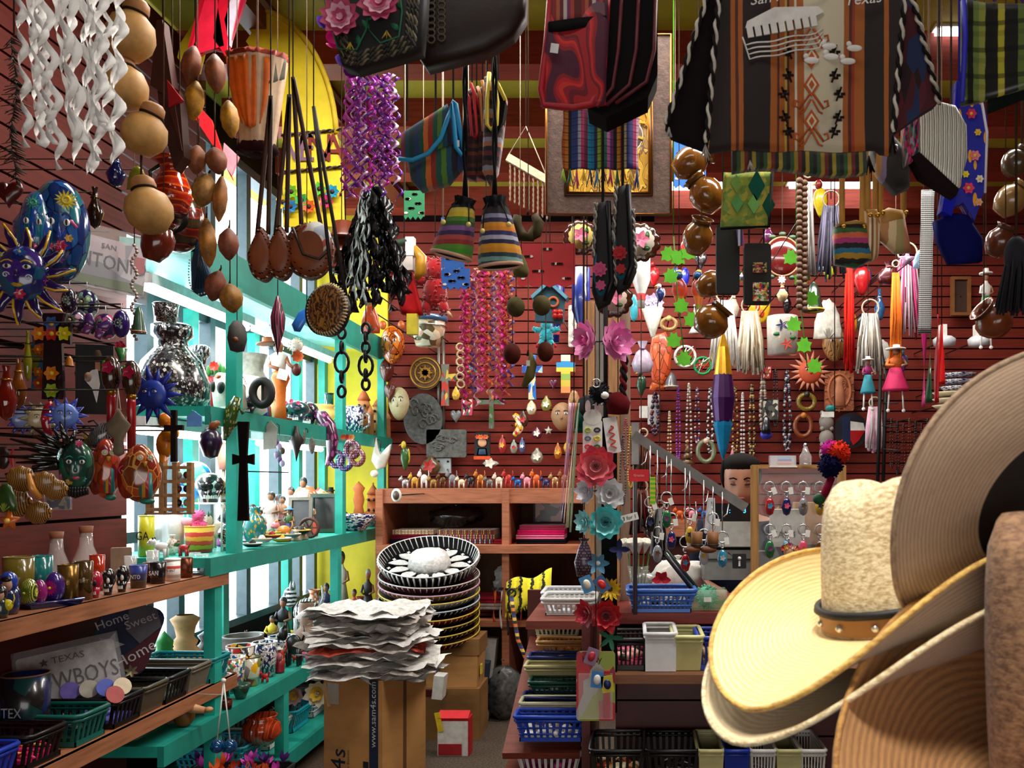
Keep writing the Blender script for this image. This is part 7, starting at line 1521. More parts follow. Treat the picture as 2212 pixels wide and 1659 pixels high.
bagblob('crumpled grey plastic bag on the floor by the cubbies',1090,1520,5.55,76,120,M('5a5a58',.3,var=.5,vs=20,bmp=1));bagblob('crumpled clear white plastic bag beside the baskets',1135,1520,5.6,60,70,M('b0aea8',.3,var=.4,vs=20,bmp=1));bagblob('white plastic bag stuffed in the lower cubby',1092,1240,5.9,50,60,M('c8c4bc',.3,var=.3,bmp=1),1.12-.37);bagblob('clear plastic wrapped dark goods in the upper left cubby',985,1140,5.85,110,44,M('1c1c1e',.15,coat=1,var=.5,vs=20,bmp=1),1.20)
# folded blankets
def blanket(x,w_,z,lab,m,Y=5.72,h=.03):
 t=T('folded_blanket',lab,'blanket',x,PY+(EYE-z)*F/Y,Y);hh=h/t.s
 for k in range(2):t.p('fold',MB().tube([(-w_/2,-30,hh*(.25+.5*k)),(w_/2,-30,hh*(.25+.5*k))],hh*.27,8).box((0,10,hh*(.25+.5*k)),(w_,80,hh*.5)),m)
R1=stripes(['1a1430','a8601a','2a1a3a','c8a03a','101018','8a2a2a'],'x',9,.9,.05);
for x,w_,z,lab,m in((896,90,1.10,'navy folded blanket at the bottom of the left stack',M('14142e',.9)),(898,88,1.13,'crimson folded blanket in the left stack',M('6a0f24',.9)),(900,86,1.16,'gold and cream folded blanket on top of the left stack',stripes(['c8c0a8','a87a1a','d8d0c0','8a5a1a'],'x',6,.9,.2)),(1010,124,1.10,'blue and white checked folded blanket in the middle stack',stripes(['c8c4c0','14205a','8a1a1a','1a1a2a'],'x',12,.9)),(1012,122,1.13,'pink and black patterned folded blanket in the middle stack',stripes(['101014','c83a5a','8a8aa0','101014','d8a03a'],'x',10,.9)),(1012,120,1.16,'purple and orange zigzag folded blanket on top of the middle stack',R1),(1090,40,1.10,'crumpled red and navy cloth beside the divider',M('7a0f1a',.9)),(1172,104,1.10,'black edged folded blanket under the pink ones',M('14101a',.9)),(1170,102,1.13,'bright pink striped folded blanket, lowest pink one',stripes(['d81f7a','e8a8c0','c81f6a'],'z',1,.9)),(1172,100,1.16,'hot pink folded blanket in the pink stack',M('d8206a',.9)),(1174,96,1.19,'crimson folded blanket on top of the pink stack',stripes(['8a1030','c01f5a','7a0f2a'],'z',2,.9))):
 blanket(x,w_,z,lab,m)
frame_pic(1185,1106,66,50,5.9,'dark photo of a girl in a pink gown propped in the cubby',M('2a2a2c',.5),cells(['2a2428','d8a8a0','3a3438','5a4a4a'],3,.3,.4),.06,cat='picture').p('prop',MB().box((0,10,-30),(50,6,20)),BLACK)
for x,z,w_,c,lab in((1010,.64,150,'3a1418','dark red folded clothes in the lower left cubby'),(940,.64,110,'a8243a','scarlet folded shirts at the end of the lower cubby'),(1060,.68,120,'b8b0a8','grey and white folded shirts in the lower cubby'),(1170,.64,100,'14361a','dark green clothes in the right lower cubby'),(1060,.72,110,'8a1a2a','red trimmed folded shirts atop the grey ones')):blanket(x,w_,z,lab,M(c,.9,var=.3),5.7,.045)
t=T('fringed_scarf','yellow and black fringed scarf spilling off the lower cubby shelf','scarf',1140,1262,5.45)
t.p('cloth',MB().sheet(lambda u,v:(-46+98*u,-20*math.sin(v*2),30-62*v-26*(1-u)+6*math.sin(u*8+v*3)),16,8,3),stripes(['d8c81a','e8d820','1a1a10','d8c81a','e8d828','c8b818','14140c','e0d020'],'x',2,.9,.15));mb=MB();[tuft(mb,-44+6*k,-58+3*k,16,4,5,1,-16,0)for k in range(15)];t.p('fringe',mb,M('d8d030',.9),kind='stuff')
t.p('rest',MB().box((0,30,-30),(60,40,12)),M('14100f',.9))
# ribbons hanging over the cubby end
for k,c in enumerate(('c85a1a','d8d8d0','1a1a1a','d8a81a','b8243a')):
 t=T('ribbon_lanyard',['orange','white','black','amber','crimson'][k]+' ribbon lanyard hanging from the lower cubby shelf','lanyard',1068+14*k,1290,5.42);streamer(t,'ribbon',0,16,70+14*(k%3),M(c,.6),2,6,1,k,0,10);t.p('clip',MB().box((0,2,18),(8,20,4)),DARKM)
 # == goods on the back wall
def relief(x,y,w_,h,lab,c,Z=6.12,bumpy=1.,shape='r',name='relief_plaque',extra=None):
 t=T(name,lab,'plaque',x,y,Z);ol=rrect(w_,h,4)if shape=='r' else circ(w_/2,h/2,24)
 b=t.p('slab',MB().poly(ol,-5,4),M(c,.6,var=.35,vs=40,bmp=bumpy));rd=random.Random(x)
 for k in range(9):
  px_,pz=rd.uniform(-.3,.3)*w_,rd.uniform(-.3,.3)*h;t.p('carved_coil',MB().tube([(px_+w_*.13*math.cos(q*.8)*(1-q*.08),-5,pz+h*.13*math.sin(q*.8)*(1-q*.08))for q in range(9)],max(1.4,w_*.03),5),M(c,.5,var=.3),b)
 t.peg();return t
t=relief(920,806,68,74,'round brown and gold Aztec calendar stone','5a3a14',shape='o',name='calendar_stone');[t.p('ring',MB().torus((0,-6,0),r,1.6,28,5),M('b8842c',.4,.5))for r in(32,22,10)];[t.p('pointer',MB().poly(star(4,18,6,45*k),-8,-4),M('a87424',.4,.5))for k in range(2)]
relief(915,905,84,110,'grey stone relief of a feathered dragon','4a4a48',shape='o');relief(965,958,86,60,'oblong grey stone relief crowded with warriors','54544f')
def mask(x,y,w_,h,lab,m,Z=6.08,**k):
 t=T('wall_mask',lab,'mask',x,y,Z);f=t.p('face',MB().dome([(a*(1-.2*max(0,-b)/h*2),b)for a,b in circ(w_/2,h/2,24)],w_*.4,3,5),m);facefeat(t,f,w_*.9,h*.9,-w_*.36,**k);t.peg();return t
t=mask(848,745,52,84,'orange lacquered jaguar mask with open mouth',cells(['c8641a','a84a14','d87a20'],4,.2,.9,'3a1408',.04),5.9,lip='a01414');[t.p('ear',MB().ell((sx*20,-4,42),(8,6,10)),M('b0541a',.3))for sx in(-1,1)]
mask(862,872,44,72,'pale ivory moon-faced mask on dark wood',M('b8ac84',.5),5.95,lip='8a7a5a',nose=M('b0a47c',.5));mask(1215,900,50,62,'tan carved ceremonial mask with round eyes',M('9a7450',.6,bmp=.6),lip='6a4a30',nose=M('8a6444',.6));mask(1803,745,54,72,'golden brown split-face warrior mask with headdress',waves(['c08a4a','1a120c','b07a3c','c8965a'],2,6,.5,.3),lip='5a2414',nose=M('a8743c',.5));mask(835,800,30,50,'small dark red carved mask under the jaguar',M('5a1a10',.3,coat=.5),5.95)
cross(962,832,46,90,6.12,'beaded red and yellow cross with grey arms',cells(['6a6a60','b02a1a','c8a83a','3a3a34'],6,.4,.4));cross(1062,884,56,84,6.12,'grey twisted metal cross with green stones',cells(['5a5a54','3a5a2a','77776f'],6,.4,.4),.16);cross(1150,815,44,96,6.1,'blue mosaic cross beside the pink streamers',cells(['1a6ac0','d8c8a0','2a4a9a','8ac0d0'],6,.3,.5));cross(1222,808,40,82,6.12,'white-headed angel cross with blue wings and flared skirt',stripes(['d8884a','c8b03a','8aa84a','d8c040','2a8ac0','d8d0b8'],'z',1,.4),.5,flare=1.0)
t=T('face_tile','tile with cartoon woman wearing a flower crown','tile',1042,962,6.1);t.p('panel',MB().poly(rrect(34,56,5),-2,3),M('0f0d10',.4));t.p('face',MB().dome(circ(11,11,16,0,6),4,-2,3),M('d8a078',.5));[t.p('flower',MB().petals((-9+6*k,-5,18),6,6,4,15),M(['d8401a','e8881a','c83a3a','e06a2a'][k],.5))for k in range(4)];t.p('dress',MB().dome(rev([(-9,-6),(9,-6),(12,-22),(-12,-22)]),3,-2,2),M('1a3a5a',.5));t.p('red_foot',MB().box((0,-3,-27),(36,4,7)),M('d84a1a',.4));t.peg()
def crescent(x,y,R,lab,m,fm,Z=6.1):
 t=T('crescent_moon',lab,'ornament',x,y,Z);t.p('crescent',MB().dome(rev([(R*math.cos(R_(a)),R*math.sin(R_(a)))for a in range(70,-71,-14)]+[(-R*.12+R*.62*math.cos(R_(a)),R*.78*math.sin(R_(a)))for a in range(-70,71,20)]),R*.25,3,3),m);t.p('nose',MB().ell((R*.42,-R*.3,0),(R*.1,R*.12,R*.16)),fm);t.peg()
crescent(1104,918,28,'yellow and white talavera crescent moon with a face',cells(['d8b020','e8e0d0','c83a2a','d8a818'],5,.2,.8),M('d8a818',.3))
SM=[(1148,880,24,34,'d8c8a0','yellow-green clay parrot clip'),(1130,905,26,36,'3a2a14','black and yellow clay bird bell'),(1180,872,26,34,'8a8a3a','lime and white clay bird ornament'),(1160,935,26,26,'5a1a3a','purple hanging clay bell with bow'),(1085,960,20,40,'a82a2a','striped candy-cane shaped ornament'),(1110,965,18,30,'8a9a8a','small silver heart ornament'),(1128,962,16,34,'4a5a8a','blue and silver bird ornament'),(1160,985,30,34,'8a8a7a','pewter framed saint medallion with daisies'),(1205,975,20,36,'b0641a','amber striped clay bell'),(1225,965,18,26,'c8a01a','yellow clay chick ornament'),(985,850,20,30,'d8a83a','small framed gold charm by the calendar stone'),(1060,1000,40,14,'a8b0b0','white square switch plate on the wall'),(930,1005,50,40,'5a4a2a','dark glass decanter ornament')]
for x,y,w_,h,c,lab in SM:
 t=T('clay_ornament',lab+', on the left part of the back wall','ornament',x,y,6.1);m=M(c,.3,coat=.4,var=.25)
 t.p('body',MB().lathe([(0,-h*.5),(w_*.3,-h*.42),(w_*.46,-h*.1),(w_*.34,h*.2),(w_*.14,h*.36),(w_*.1,h*.5),(0,h*.52)],seg=12,sy=.6),m);t.p('detail',MB().petals((0,-w_*.26,-h*.05),5,w_*.3,w_*.2,10),M(['e8e0d0','d8b030','b82a2a','2a6aa0'][x%4],.4));t.peg(6.2,h*.4)
t=T('switch_plate','grey metal electrical box with four screws on the back wall','electrical box',959,1006,6.15);t.p('plate',MB().box((0,0,0),(32,12,32)),M('a8b0b0',.4,.4));[t.p('screw',MB().ell((sx*10,-7,sz*9),2.4),DARKM)for sx in(-1,1)for sz in(-1,1)]
for x in(948,958):tag(MB().tube([(0,0,0),(0,0,1.05)],.012,8).build('conduit_pipe',M('7a7268',.35,.7),None,1,(P(x,0,6.16)[0],6.16,1.6)),'steel conduit pipe running up the back wall, %s of the pair'%('left' if x<950 else 'right'),'pipe')
t=T('flower_pot_holder','talavera flower pot with blue rim in a wire wall ring','pot',925,712,5.6);t.p('pot',MB().lathe([(0,-36),(26,-36),(36,0),(38,26),(34,26),(32,0)],seg=22,cap=False),cells(['d8c8a8','b89a7a','5a4a2a','d8a890','e0d8c8'],5,.3,.6));t.p('rim',MB().lathe([(38,16),(42,18),(42,28),(34,28)],seg=22,cap=False),M('2a4a6a',.3,coat=.6));t.p('wire_ring',MB().torus((0,0,6),39,1.5,24,5,rot=(0,0,0)),SILVER);t.peg(6.2,6)
plush(940,622,100,128,3.6,'bright red furry plush seen from behind with cream soles',M('a00c14',.9,sheen=.6),foot=M('c8a880',.7));plush(1180,720,56,62,4.2,'small turquoise plush with red paws',M('2ab0c0',.9,sheen=.6),foot=M('c01a1a',.7))
t=T('santa_stocking','red Santa doll with white trim, green sleeve and yellow boots','doll',873,610,3.5);t.p('trousers',MB().sheet(lambda u,v:(-26+44*u+22*v,-10-4*math.sin(u*6),20-90*v),8,8,18),M('9a0f14',.8));t.p('jacket',MB().box((-2,-6,40),(50,22,34)),M('c8c0b8',.7));t.p('sleeve',MB().tube([(-40,-8,74),(10,-10,86)],9,8),M('14301f',.7));t.p('cuff',MB().box((16,-8,74),(18,20,40)),WHITE);t.p('boot',MB().box((20,-6,-92),(22,18,44)),M('d8c83a',.5));t.p('banana',MB().tube([(24,-8,74),(40,-10,50),(38,-10,20),(28,-8,4)],[6,12,12,5],8),M('b8841a',.4));t.cord(0,70)
t=T('clay_hats','stack of brown leather hat-shaped pots hanging by the corner','ornament',746,510,3.3);[t.p('hat',MB().lathe([(0,30-34*k),(26,28-34*k),(30,2-34*k),(42,-6-34*k),(42,-9-34*k),(26,-10-34*k)],seg=20,cap=False),M('6a2c14',.35,coat=.4))for k in range(3)];t.cord(0,28)
t=T('birdhouse','small blue painted birdhouse with cherries and a round door','birdhouse',1188,650,3.6);t.p('house',MB().poly(rev([(-30,0),(0,34),(32,8),(28,-46),(-32,-44)]),-6,20),M('1a4a5a',.5));[t.p('roof',MB().box((sx*17,4,24-(2 if sx>0 else 0)),(56,40,7),(0,R_(42*sx),0)),M('5a98b0',.5))for sx in(-1,1)];t.p('door_hole',MB().torus((8,-8,-4),10,3,18,6),M('b85a2a',.5));[t.p('cherry',MB().ell((12+10*(k%2),-9,-26-8*(k//2)),7),M('b8201a',.3))for k in range(4)];t.cord(0,36)
t=T('wooden_chime','pale wooden bar chime with hanging strings, left of the frame','wind chime',1140,365,3.4);t.p('bar',MB().box((0,0,0),(100,10,16),(0,R_(30),0)),wood('b8a888',.6));[t.p('string',rope(MB(),(-38+10*k,0,20-6*k),(-38+10*k,0,-70-5*k),1.2,26,(0,0)),M('8a7460',.9))for k in range(9)];t.p('hanger',MB().tube([(-44,0,26),(-4,0,92),(44,0,-24)],1.5,5),M('b8a890',.8));t.cord(-4,92,top=3.515)
# bottle-shaped bags, tin mirror, feather duster bouquet
for x,y,c,lab in((1200,650,'14206a','navy bottle-shaped gift sleeve behind the birdhouse'),(1255,640,'1a2a7a','blue bottle-shaped gift sleeve left of the column'),(1385,575,'c8c4c0','white bottle-shaped sleeve lettered ULTRA, upside down')):
 t=T('bottle_sleeve',lab,'bottle',x,y,5.2);t.p('body',MB().lathe([(0,-90),(8,-90),(9,-60),(20,-30),(20,60),(0,62)],seg=16),M(c,.3,coat=.5));t.p('label',MB().lathe([(9.4,-74),(9.4,-60)],seg=16,cap=False),M('b02a2a',.4));lettering(t,'ULTRA' if x==1385 else 'NAVY',10,(0,-21,20),BLACK if x==1385 else SILVER,rot=(-90,180,0)if x==1385 else(90,0,0))if x==1385 else None;t.peg()
relief(1250,705,44,90,'embossed white tin picture frame behind the column','b8b4aa')
# ---- right part: beads and hangings
NK=[(1415,850,22,88,('5a1a2a','14141a','3a2a4a'),4.4,'chunky dark red and black bead necklace on a white card'),(1446,890,8,116,('c8b89a','a8906a'),2.6,'thin pale shell bead necklace'),(1465,832,10,165,('5a2a7a','a83a9a','7a3ab0'),2.6,'long violet bead necklace'),(1488,830,14,180,('d8d4cc','9a8a80'),3,'long white and grey bead necklace'),(1506,838,12,120,('8a2a3a','2a3a7a','c8c0b8'),2.6,'red, blue and white bead necklace'),(1534,838,16,140,('14141a','d8d8d8'),3,'black and white bead necklace beside the purple lantern'),(1588,836,14,140,('3a2414','b8984a'),3,'brown and gold bead necklace'),(1604,850,8,145,('e0dcd8','d0ccc4'),3,'long white cotton tassel necklace'),(1624,832,16,158,('2a1c14','c8a860','5a4a3a'),3,'brown and bone bead necklace'),(1648,808,16,120,('c8b8a0','8a8078'),4,'pale pearl bead necklace, double strand'),(1675,800,14,120,('3a3438','1a181c'),2.6,'thin black metal bead necklace'),(1700,802,20,170,('14141a','b8b4b0','3a3a5a'),3.6,'black and silver spiral bead necklace, longest at the right')]
for x,y,w_,h,cs,r,lab in NK:necklace(x,y,w_,h,lab,cs,r,strands=2 if w_>14 else 1)
card(1412,885,26,64,6.16,'white necklace card behind the chunky dark beads',M('d8d4d0',.6),peg=6.2)
for x,y,w_,h,c,lab in((1390,890,18,26,'d8d4cc','white earring card beside the column'),(1395,975,18,20,'d0ccc8','small white folded price card on the back wall')):card(x,y,w_,h,6.15,lab,M(c,.6),peg=6.2)
t=T('piñata_lantern'.replace('ñ','n'),'large foil lantern with purple body, gold top and blue tail','lantern',1562,830,4.6);t.p('gold_top',MB().lathe([(3,110),(12,80),(20,20),(16,10)],seg=14,smooth=False),M('c8901a',.25,.6));t.p('purple_body',MB().lathe([(6,70),(20,20),(26,-30),(20,-80),(10,-96)],seg=12,smooth=False),M('3a0c4a',.3,.4));t.p('blue_tail',MB().lathe([(20,-60),(20,-90),(10,-140),(0,-166)],seg=8,smooth=False),M('1a8ac0',.25,.5));t.cord(0,108)
sunface(1750,803,25,'terracotta sun with pink rays above the bracelets',6.1,M('c8502c',.6),M('d8886a',.6),18,1.9)
t=relief(1812,845,62,86,'terracotta plaque of a robed praying figure in a radiant oval','a8603c',bumpy=.5);t.p('halo',MB().torus((0,-6,0),24,3,30,5,sz=1.5),M('b86c44',.6));t.p('robed_figure',MB().lathe([(0,-34),(14,-32),(10,0),(7,18),(9,26),(0,34)],(0,-6,0),14,sy=.5),M('c8805a',.6));[t.p('sunbeam',MB().box((27*math.cos(k*.39),-6,40*math.sin(k*.39)),(10,3,2.4),(0,-k*.39,0)),M('b06840',.6))for k in range(16)]
t=T('talavera_wall_pot','large white talavera wall pot with fan and flower painting','pot',1690,722,5.6);t.p('body',MB().lathe([(0,-44),(32,-44),(34,30),(33,38),(30,38),(30,-30)],seg=26,cap=False),M('cfc8bc',.3,coat=.6));[t.p('painted_fan',MB().petals((-6+10*q,-33,14-40*q),5,14,5,2,a0=-.6),M(['1a245a','b83a2a'][q],.4))for q in range(2)];[t.p('leaf',MB().dome(circ(8,4,10,-16+11*k,-4-8*(k%2)),2,-31,2),M(['2a6a3a','c89a3a','2a5a8a','3a6a2a'][k],.4))for k in range(4)];t.peg()
t=T('round_red_plate','dark red ceramic plate with raised medallion and flower border','plate',1690,555,5.2);t.p('plate',MB().dome(circ(38,42,28),10,3,4),M('4a0f0f',.15,coat=.9));t.p('medallion',MB().dome(circ(15,17,20,10,6),7,-7,3),M('2a1008',.3));t.p('rope_edge',MB().torus((0,-2,0),38,2.4,30,6,sz=1.1),M('8a5a3a',.5));[t.p('leaf',MB().dome(circ(8,5,10,44*math.cos(k*.52),50*math.sin(k*.52)),3,2,2),M('1f3a1f',.5))for k in range(12)];t.p('white_flower',MB().petals((-2,-4,-50),8,9,5,10),WHITE);t.cord(0,40,top=3.515)
t=T('yellow_plate','yellow plate with red peppers behind the white fringes','plate',1640,660,5.9);t.p('plate',MB().dome(circ(24,40,22),6,3,3),M('d8a81a',.2,coat=.8));[t.p('pepper',MB().ell((-4+9*(k%2),-7,24-14*k),(5,2,8)),M('c8281a',.3))for k in range(4)];t.peg()
t=T('turtle_shell_bag','orange tortoiseshell-patterned guitar strap panel','ornament',1428,775,5.8);t.p('panel',MB().dome(rev([(-20,50),(10,58),(24,20),(20,-30),(4,-58),(-20,-50),(-26,0)]),8,4,4),cells(['c8501a','b8441a','d8602a'],4,.4,.4,'6a1f0c',.04));t.peg()
for x,y,R,c,lab in((1480,770,22,'d8d8d0','woven dream ring with red and green threads'),(1518,790,18,'1a8a4a','round green and white beaded rattle')):t=T('woven_ring',lab,'ornament',x,y,5.9);t.p('ring',MB().torus((0,0,0),R,3,22,6),M(c,.5));[t.p('thread',MB().tube([(R*math.cos(k*.7),0,R*math.sin(k*.7)),(-R*math.cos(k*.5),-2,-R*math.sin(k*.9))],1.2,4),M(['c82a1a','1a7a3a','e8e4dc'][k%3],.6))for k in range(9)];t.peg()
def fringe(x,y,w_,h,lab,cs,Z=5.3,n=26,top='ring',r=2.2):
 t=T('fringed_hanging',lab,'hanging',x,y,Z);t.p('ring',MB().torus((0,0,h/2),w_*.3,2,18,5),M('b8a890',.6));mb=MB()
 for k in range(n):q=(k/(n-1)-.5)*w_;mb.tube([(q*.5,0,h*.42),(q*.8+rnd.uniform(-3,3),rnd.uniform(-6,6),0),(q+rnd.uniform(-4,4),0,-h*rnd.uniform(.3,.5))],r,4,k%len(cs))
 t.p('threads',mb,[M(c,.8)for c in cs],kind='stuff');t.peg(6.2,h/2)if Z>4.6 else t.cord(0,h/2)if Z>3.4 or y<800 else 0;return t
fringe(1565,720,60,170,'long white cotton fringe hanging behind the amber pots',('e0dcd4','d8d4cc'));fringe(1620,735,60,150,'cream shell wind chime in a long cluster',('c8b8a0','a89478','e0d4c0'),5.7,r=3.4);fringe(1880,740,60,150,'grey and white feather dreamcatcher',('b8b0a4','6a625a','d8d4cc'),r=3);fringe(1960,640,70,190,'pink and grey beaded dreamcatcher with feathers',('c83a6a','8a8a90','d8a8b8','6a1a3a'));fringe(1935,690,24,240,'orange cord lanyards hanging in a bunch',('d8641a','e0762a'),4.9);fringe(1835,660,20,300,'bright red cord tassels hanging down the wall',('b8141a','d82a1a'));fringe(1745,500,30,250,'silver and pearl bead strands hanging from above',('b8b4b0','d8d4d0','8a8682'),3.2,10,r=3);fringe(1795,520,60,180,'grey and violet yarn key tassels',('5a5a6a','8a84a0','3a3a44'),3.2);fringe(1390,1000,30,130,'dark wire hooks and chains by the column',('3a3434','5a2a1a'),r=1.2)
t=T('bead_garland','twin garland of big brown wooden beads hanging at the right','garland',1732,520,2.9);t.p('beads',beads(MB(),[(-5+11*(k%2),0,130-13*(k//2)-5*(k%2))for k in range(44)],7.5,seg=8,rings=6),M('6a4a34',.5),kind='stuff');t.cord(0,130)
for x,y,w_,h,lab,a in((1467,590,24,20,'pair',0),):
 for q,(dx,c)in enumerate(((0,'b8401a'),(42,'b0281a'))):
  t=T('parrot_ornament',['painted parrot with golden breast and blue head, left on the perch','painted parrot with red breast and blue head, right on the perch'][q],'ornament',x+dx,630,3.2);t.p('body',MB().lathe([(0,-60),(5,-46),(8,-20),(16,0),(14,18),(7,28),(0,30)],seg=14,sy=.8),stripes(['b82a14','8a8a1a','c8641a','b8341a','8a1a14'],'z',1,.3,.1));t.p('head',MB().ell((-2,-2,34),10),M('1a4a8a',.3));t.p('cap',MB().ell((0,-1,42),(7,7,5)),M('d8c81a',.3));t.p('beak',MB().lathe([(3,0),(2,-5),(0,-8)],(-8,-8,34),6),BLACK);t.p('wing',MB().ell((12,2,2),(6,7,18)),M(c,.4));t.cord(0,40)
LF=M('5ab81a',.5);leaf8=[(0,-16),(7,-12),(14,-14),(12,-4),(16,4),(8,6),(6,15),(0,11),(-6,15),(-8,6),(-16,4),(-12,-4),(-14,-14),(-7,-12)]
for gx,ys,Z,lab in((1455,(548,556,545,596,660,690,735,775),3.1,'artificial ivy garland with bright green leaves by the parrots'),(1720,(555,600,645,700,745,790),3.3,'artificial ivy garland with bright green leaves right of the pots')):
 t=T('ivy_garland',lab,'garland',gx,ys[0],Z);t.p('vine',MB().tube([(0,3,40),(6,3,-60),(14,3,-140),(24,3,-(ys[-1]-ys[0]))],1.4,5),M('3a7a1a',.6))
 for k,yy in enumerate(ys):t.p('leaf',MB().poly([(a*1.05+(k%3-1)*20+8+k*2,b*1.1-(yy-ys[0]))for a,b in leaf8],-2-k,-1-k),LF)
 t.cord(0,38,c='3a7a1a')
for x,y,w_,h,a,b,lab in((1935,845,70,100,'c81a5a','c8601a','rag doll in pink and orange dress with white hat on the right wall'),(1875,850,40,80,'1a7a8a','8a1a5a','small rag doll in teal apron with dangling legs'),(2130,700,46,120,'2a6a3a','d8d4cc','doll with sombrero and flowers hanging beside the blue tote')):
 t=figurine(x,y,w_,h,4.9 if x<2000 else 4.0,lab,M(a,.7),M(b,.7),hat=M('d8d4cc',.7),name='rag_doll',cat='doll',hair='5a2a1a');[t.p('leg',MB().tube([(q*w_*.2,0,4),(q*w_*.24,0,-h*.4)],2,5),WHITE)for q in(-1,1)];[t.p('foot',MB().ell((q*w_*.24,0,-h*.42),4),WHITE)for q in(-1,1)];t.cord(0,h,r=.8)
for k,(x,c,L)in enumerate(((1995,'b81f6a',200),(2008,'1a5a34',170),(2025,'b8121c',190),(2034,'d81a1a',130))):
 t=T('satin_ribbon',['magenta','bottle green','crimson','scarlet short'][k]+' satin ribbon of the hanging bunch at the right','ribbon',x,700+20*(k%2),3.0,'satin ribbons');streamer(t,'ribbon',0,20,L,M(c,.35),2,16,.6,k,0,14);t.cord(0,18,top=3.515)
t=T('checked_strap','long black and white beaded strap hanging at the right','strap',2005,560,2.9);t.p('strap',MB().sheet(lambda u,v:(-14+28*u-8*v,0,150-310*v),3,20,3),dots('14181c','d8d8d4',14,.34,.4,.2,st=(1,1,5)));t.cord(0,150)
t=T('round_state_sign','round tin sign with blue, white and red state flag map','sign',1838,930,6.1);t.p('disc',MB().poly(circ(38,38,28),-2,3),M('16121a',.5));t.p('white_field',MB().poly(rev([(-2,20),(26,16),(30,0),(-2,0)]),-4,-2),WHITE);t.p('red_field',MB().poly(rev([(-2,0),(30,0),(16,-22),(4,-32),(-2,-20)]),-4,-2),M('b8141a',.4));t.p('blue_field',MB().poly(rev([(-20,30),(-2,30),(-2,-30),(-20,-26)]),-4,-2),M('14244a',.4));t.peg()
t=T('clay_bear_stack','grey clay koala totem with turquoise bow on the right wall','figurine',1785,1000,5.9);[t.p('bear',MB().ell((0,0,20+34*k),(16,12,19)).ell((-10,-4,40+34*k),5).ell((10,-4,40+34*k),5),M('8a8078',.6))for k in range(3)];t.p('bow',MB().ell((8,-8,118),(12,5,7)),M('1a8a8a',.4));t.p('hat',MB().box((2,-4,104),(28,12,12)),WHITE);t.peg(6.2,60)
flower(1808,1002,1,2.9,'small fabric label of the pompom ball charm',[WHITE])if False else None
t=T('pompom_charm','trio of large yarn pompoms in navy, orange and magenta on a tassel','pompom',1803,1000,2.3);t.p('pompom',furball(MB(),(-10,-4,-6),27,170,.3,seed=2),M('0e0c3a',.95));t.p('pompom',furball(MB(),(6,2,22),27,170,.3,seed=3),M('d8341a',.95));t.p('pompom',furball(MB(),(-8,8,28),22,120,.3,seed=4),M('b81f8a',.95));t.p('tassel',MB().tube([(-6,0,-30),(-20,0,-62),(-30,0,-84)],[8,9,6],8),M('8a1234',.8));t.p('green_bead',MB().ell((-34,-2,-78),(14,10,12)),M('145a34',.6));t.cord(0,48)
for k in range(8):
 x=1925+13*k;necklace(x,905+6*(k%3),8,105+8*(k%2),['brown','black','dark red','chestnut','charcoal','maroon','umber','jet'][k]+' leather thong necklace in the crowded rack at the right',(['3a1a10','101010','4a1414','5a2a14','1c1c1e','3a0f14','2a1a10','0c0c0e'][k],),2.4,5.8,'leather necklaces at the right')
fringe(1890,925,40,110,'white and pink plush crescent garland',('e0d8d8','e0a8c0'),5.6,30,r=4);relief(1795,660,10,10,'x','ffffff')if False else None
t=T('black_wall_rack','tall black wire spinner rack at the right of the back wall','rack',1910,860,5.5);[t.p('upright',MB().tube([(dx,0,60),(dx-6,0,-180)],4,6),BLACK)for dx in(-8,4)];[t.p('arm',MB().tube([(-4,0,40-50*k),(20,-30,36-50*k)],1.6,5),BLACK)for k in range(4)];t.peg()
for x,y,w_,h,c,lab in((2075,640,42,84,'7a4a20','small carved wooden arch shrine on the back wall at right'),):frame_pic(x,y,w_,h,6.1,lab,M(c,.5),M('3a2010',.6),.16,cat='shrine',name='wall_shrine',peg=6.2)
for x,lab in((2040,'white spotlight on the wall, left of two'),(2115,'white spotlight on the wall, right of two')):t=T('wall_spotlight',lab,'lamp',x,735,5.6);t.p('arm',MB().box((0,10,20),(12,20,30)),WHITE);t.p('head',MB().lathe([(0,-14),(22,-12),(24,2),(16,8),(0,10)],seg=18),M('d8dce0',.4));t.peg()
for x,y,w_,lab in((2070,830,80,'navy and white talavera bowl stack on the right wall'),(2060,870,90,'pile of woven straw visors at the right')):t=T('stacked_goods',lab,'bowl' if y<850 else 'hat',x,y,5.4);[t.p('layer',MB().lathe([(0,14-14*k),(w_*.36,14-14*k),(w_*.5,22-14*k),(w_*.46,22-14*k)],seg=22),NAVY if y<850 else M('b8a888',.7))for k in range(3)];t.peg()
for x,y,Z,w_,h,c,lab in((1350,62,4.2,80,30,0,'a'),(1475,142,3.95,56,46,0,'flat bright ceiling light panel left of the big woven bag'),(1505,392,5.6,120,34,0,'long bright ceiling light panel behind the clay pots'),(1810,385,5.6,190,34,0,'long bright ceiling light panel behind the woven bag'),(2050,95,3.9,90,90,0,'bright ceiling light panel at the top right')):
 if lab=='a':continue
 t=T('ceiling_light_panel',lab,'lamp',x,y,Z);t.o.location[2]=3.49;X0=t.o.location[0];t.o.location[1]=1.99*F/(PY-y);t.o.location[0]=(x-PX)*t.o.location[1]/F;q=t.o.location[1]/Z;t.p('diffuser',MB().box((0,0,0),(w_*q,120*q,6)),M('ffffff',.5,emit=5.,var=0));t.p('frame',MB().box((0,0,8),(w_*q+14,134*q,8)),WHITE)
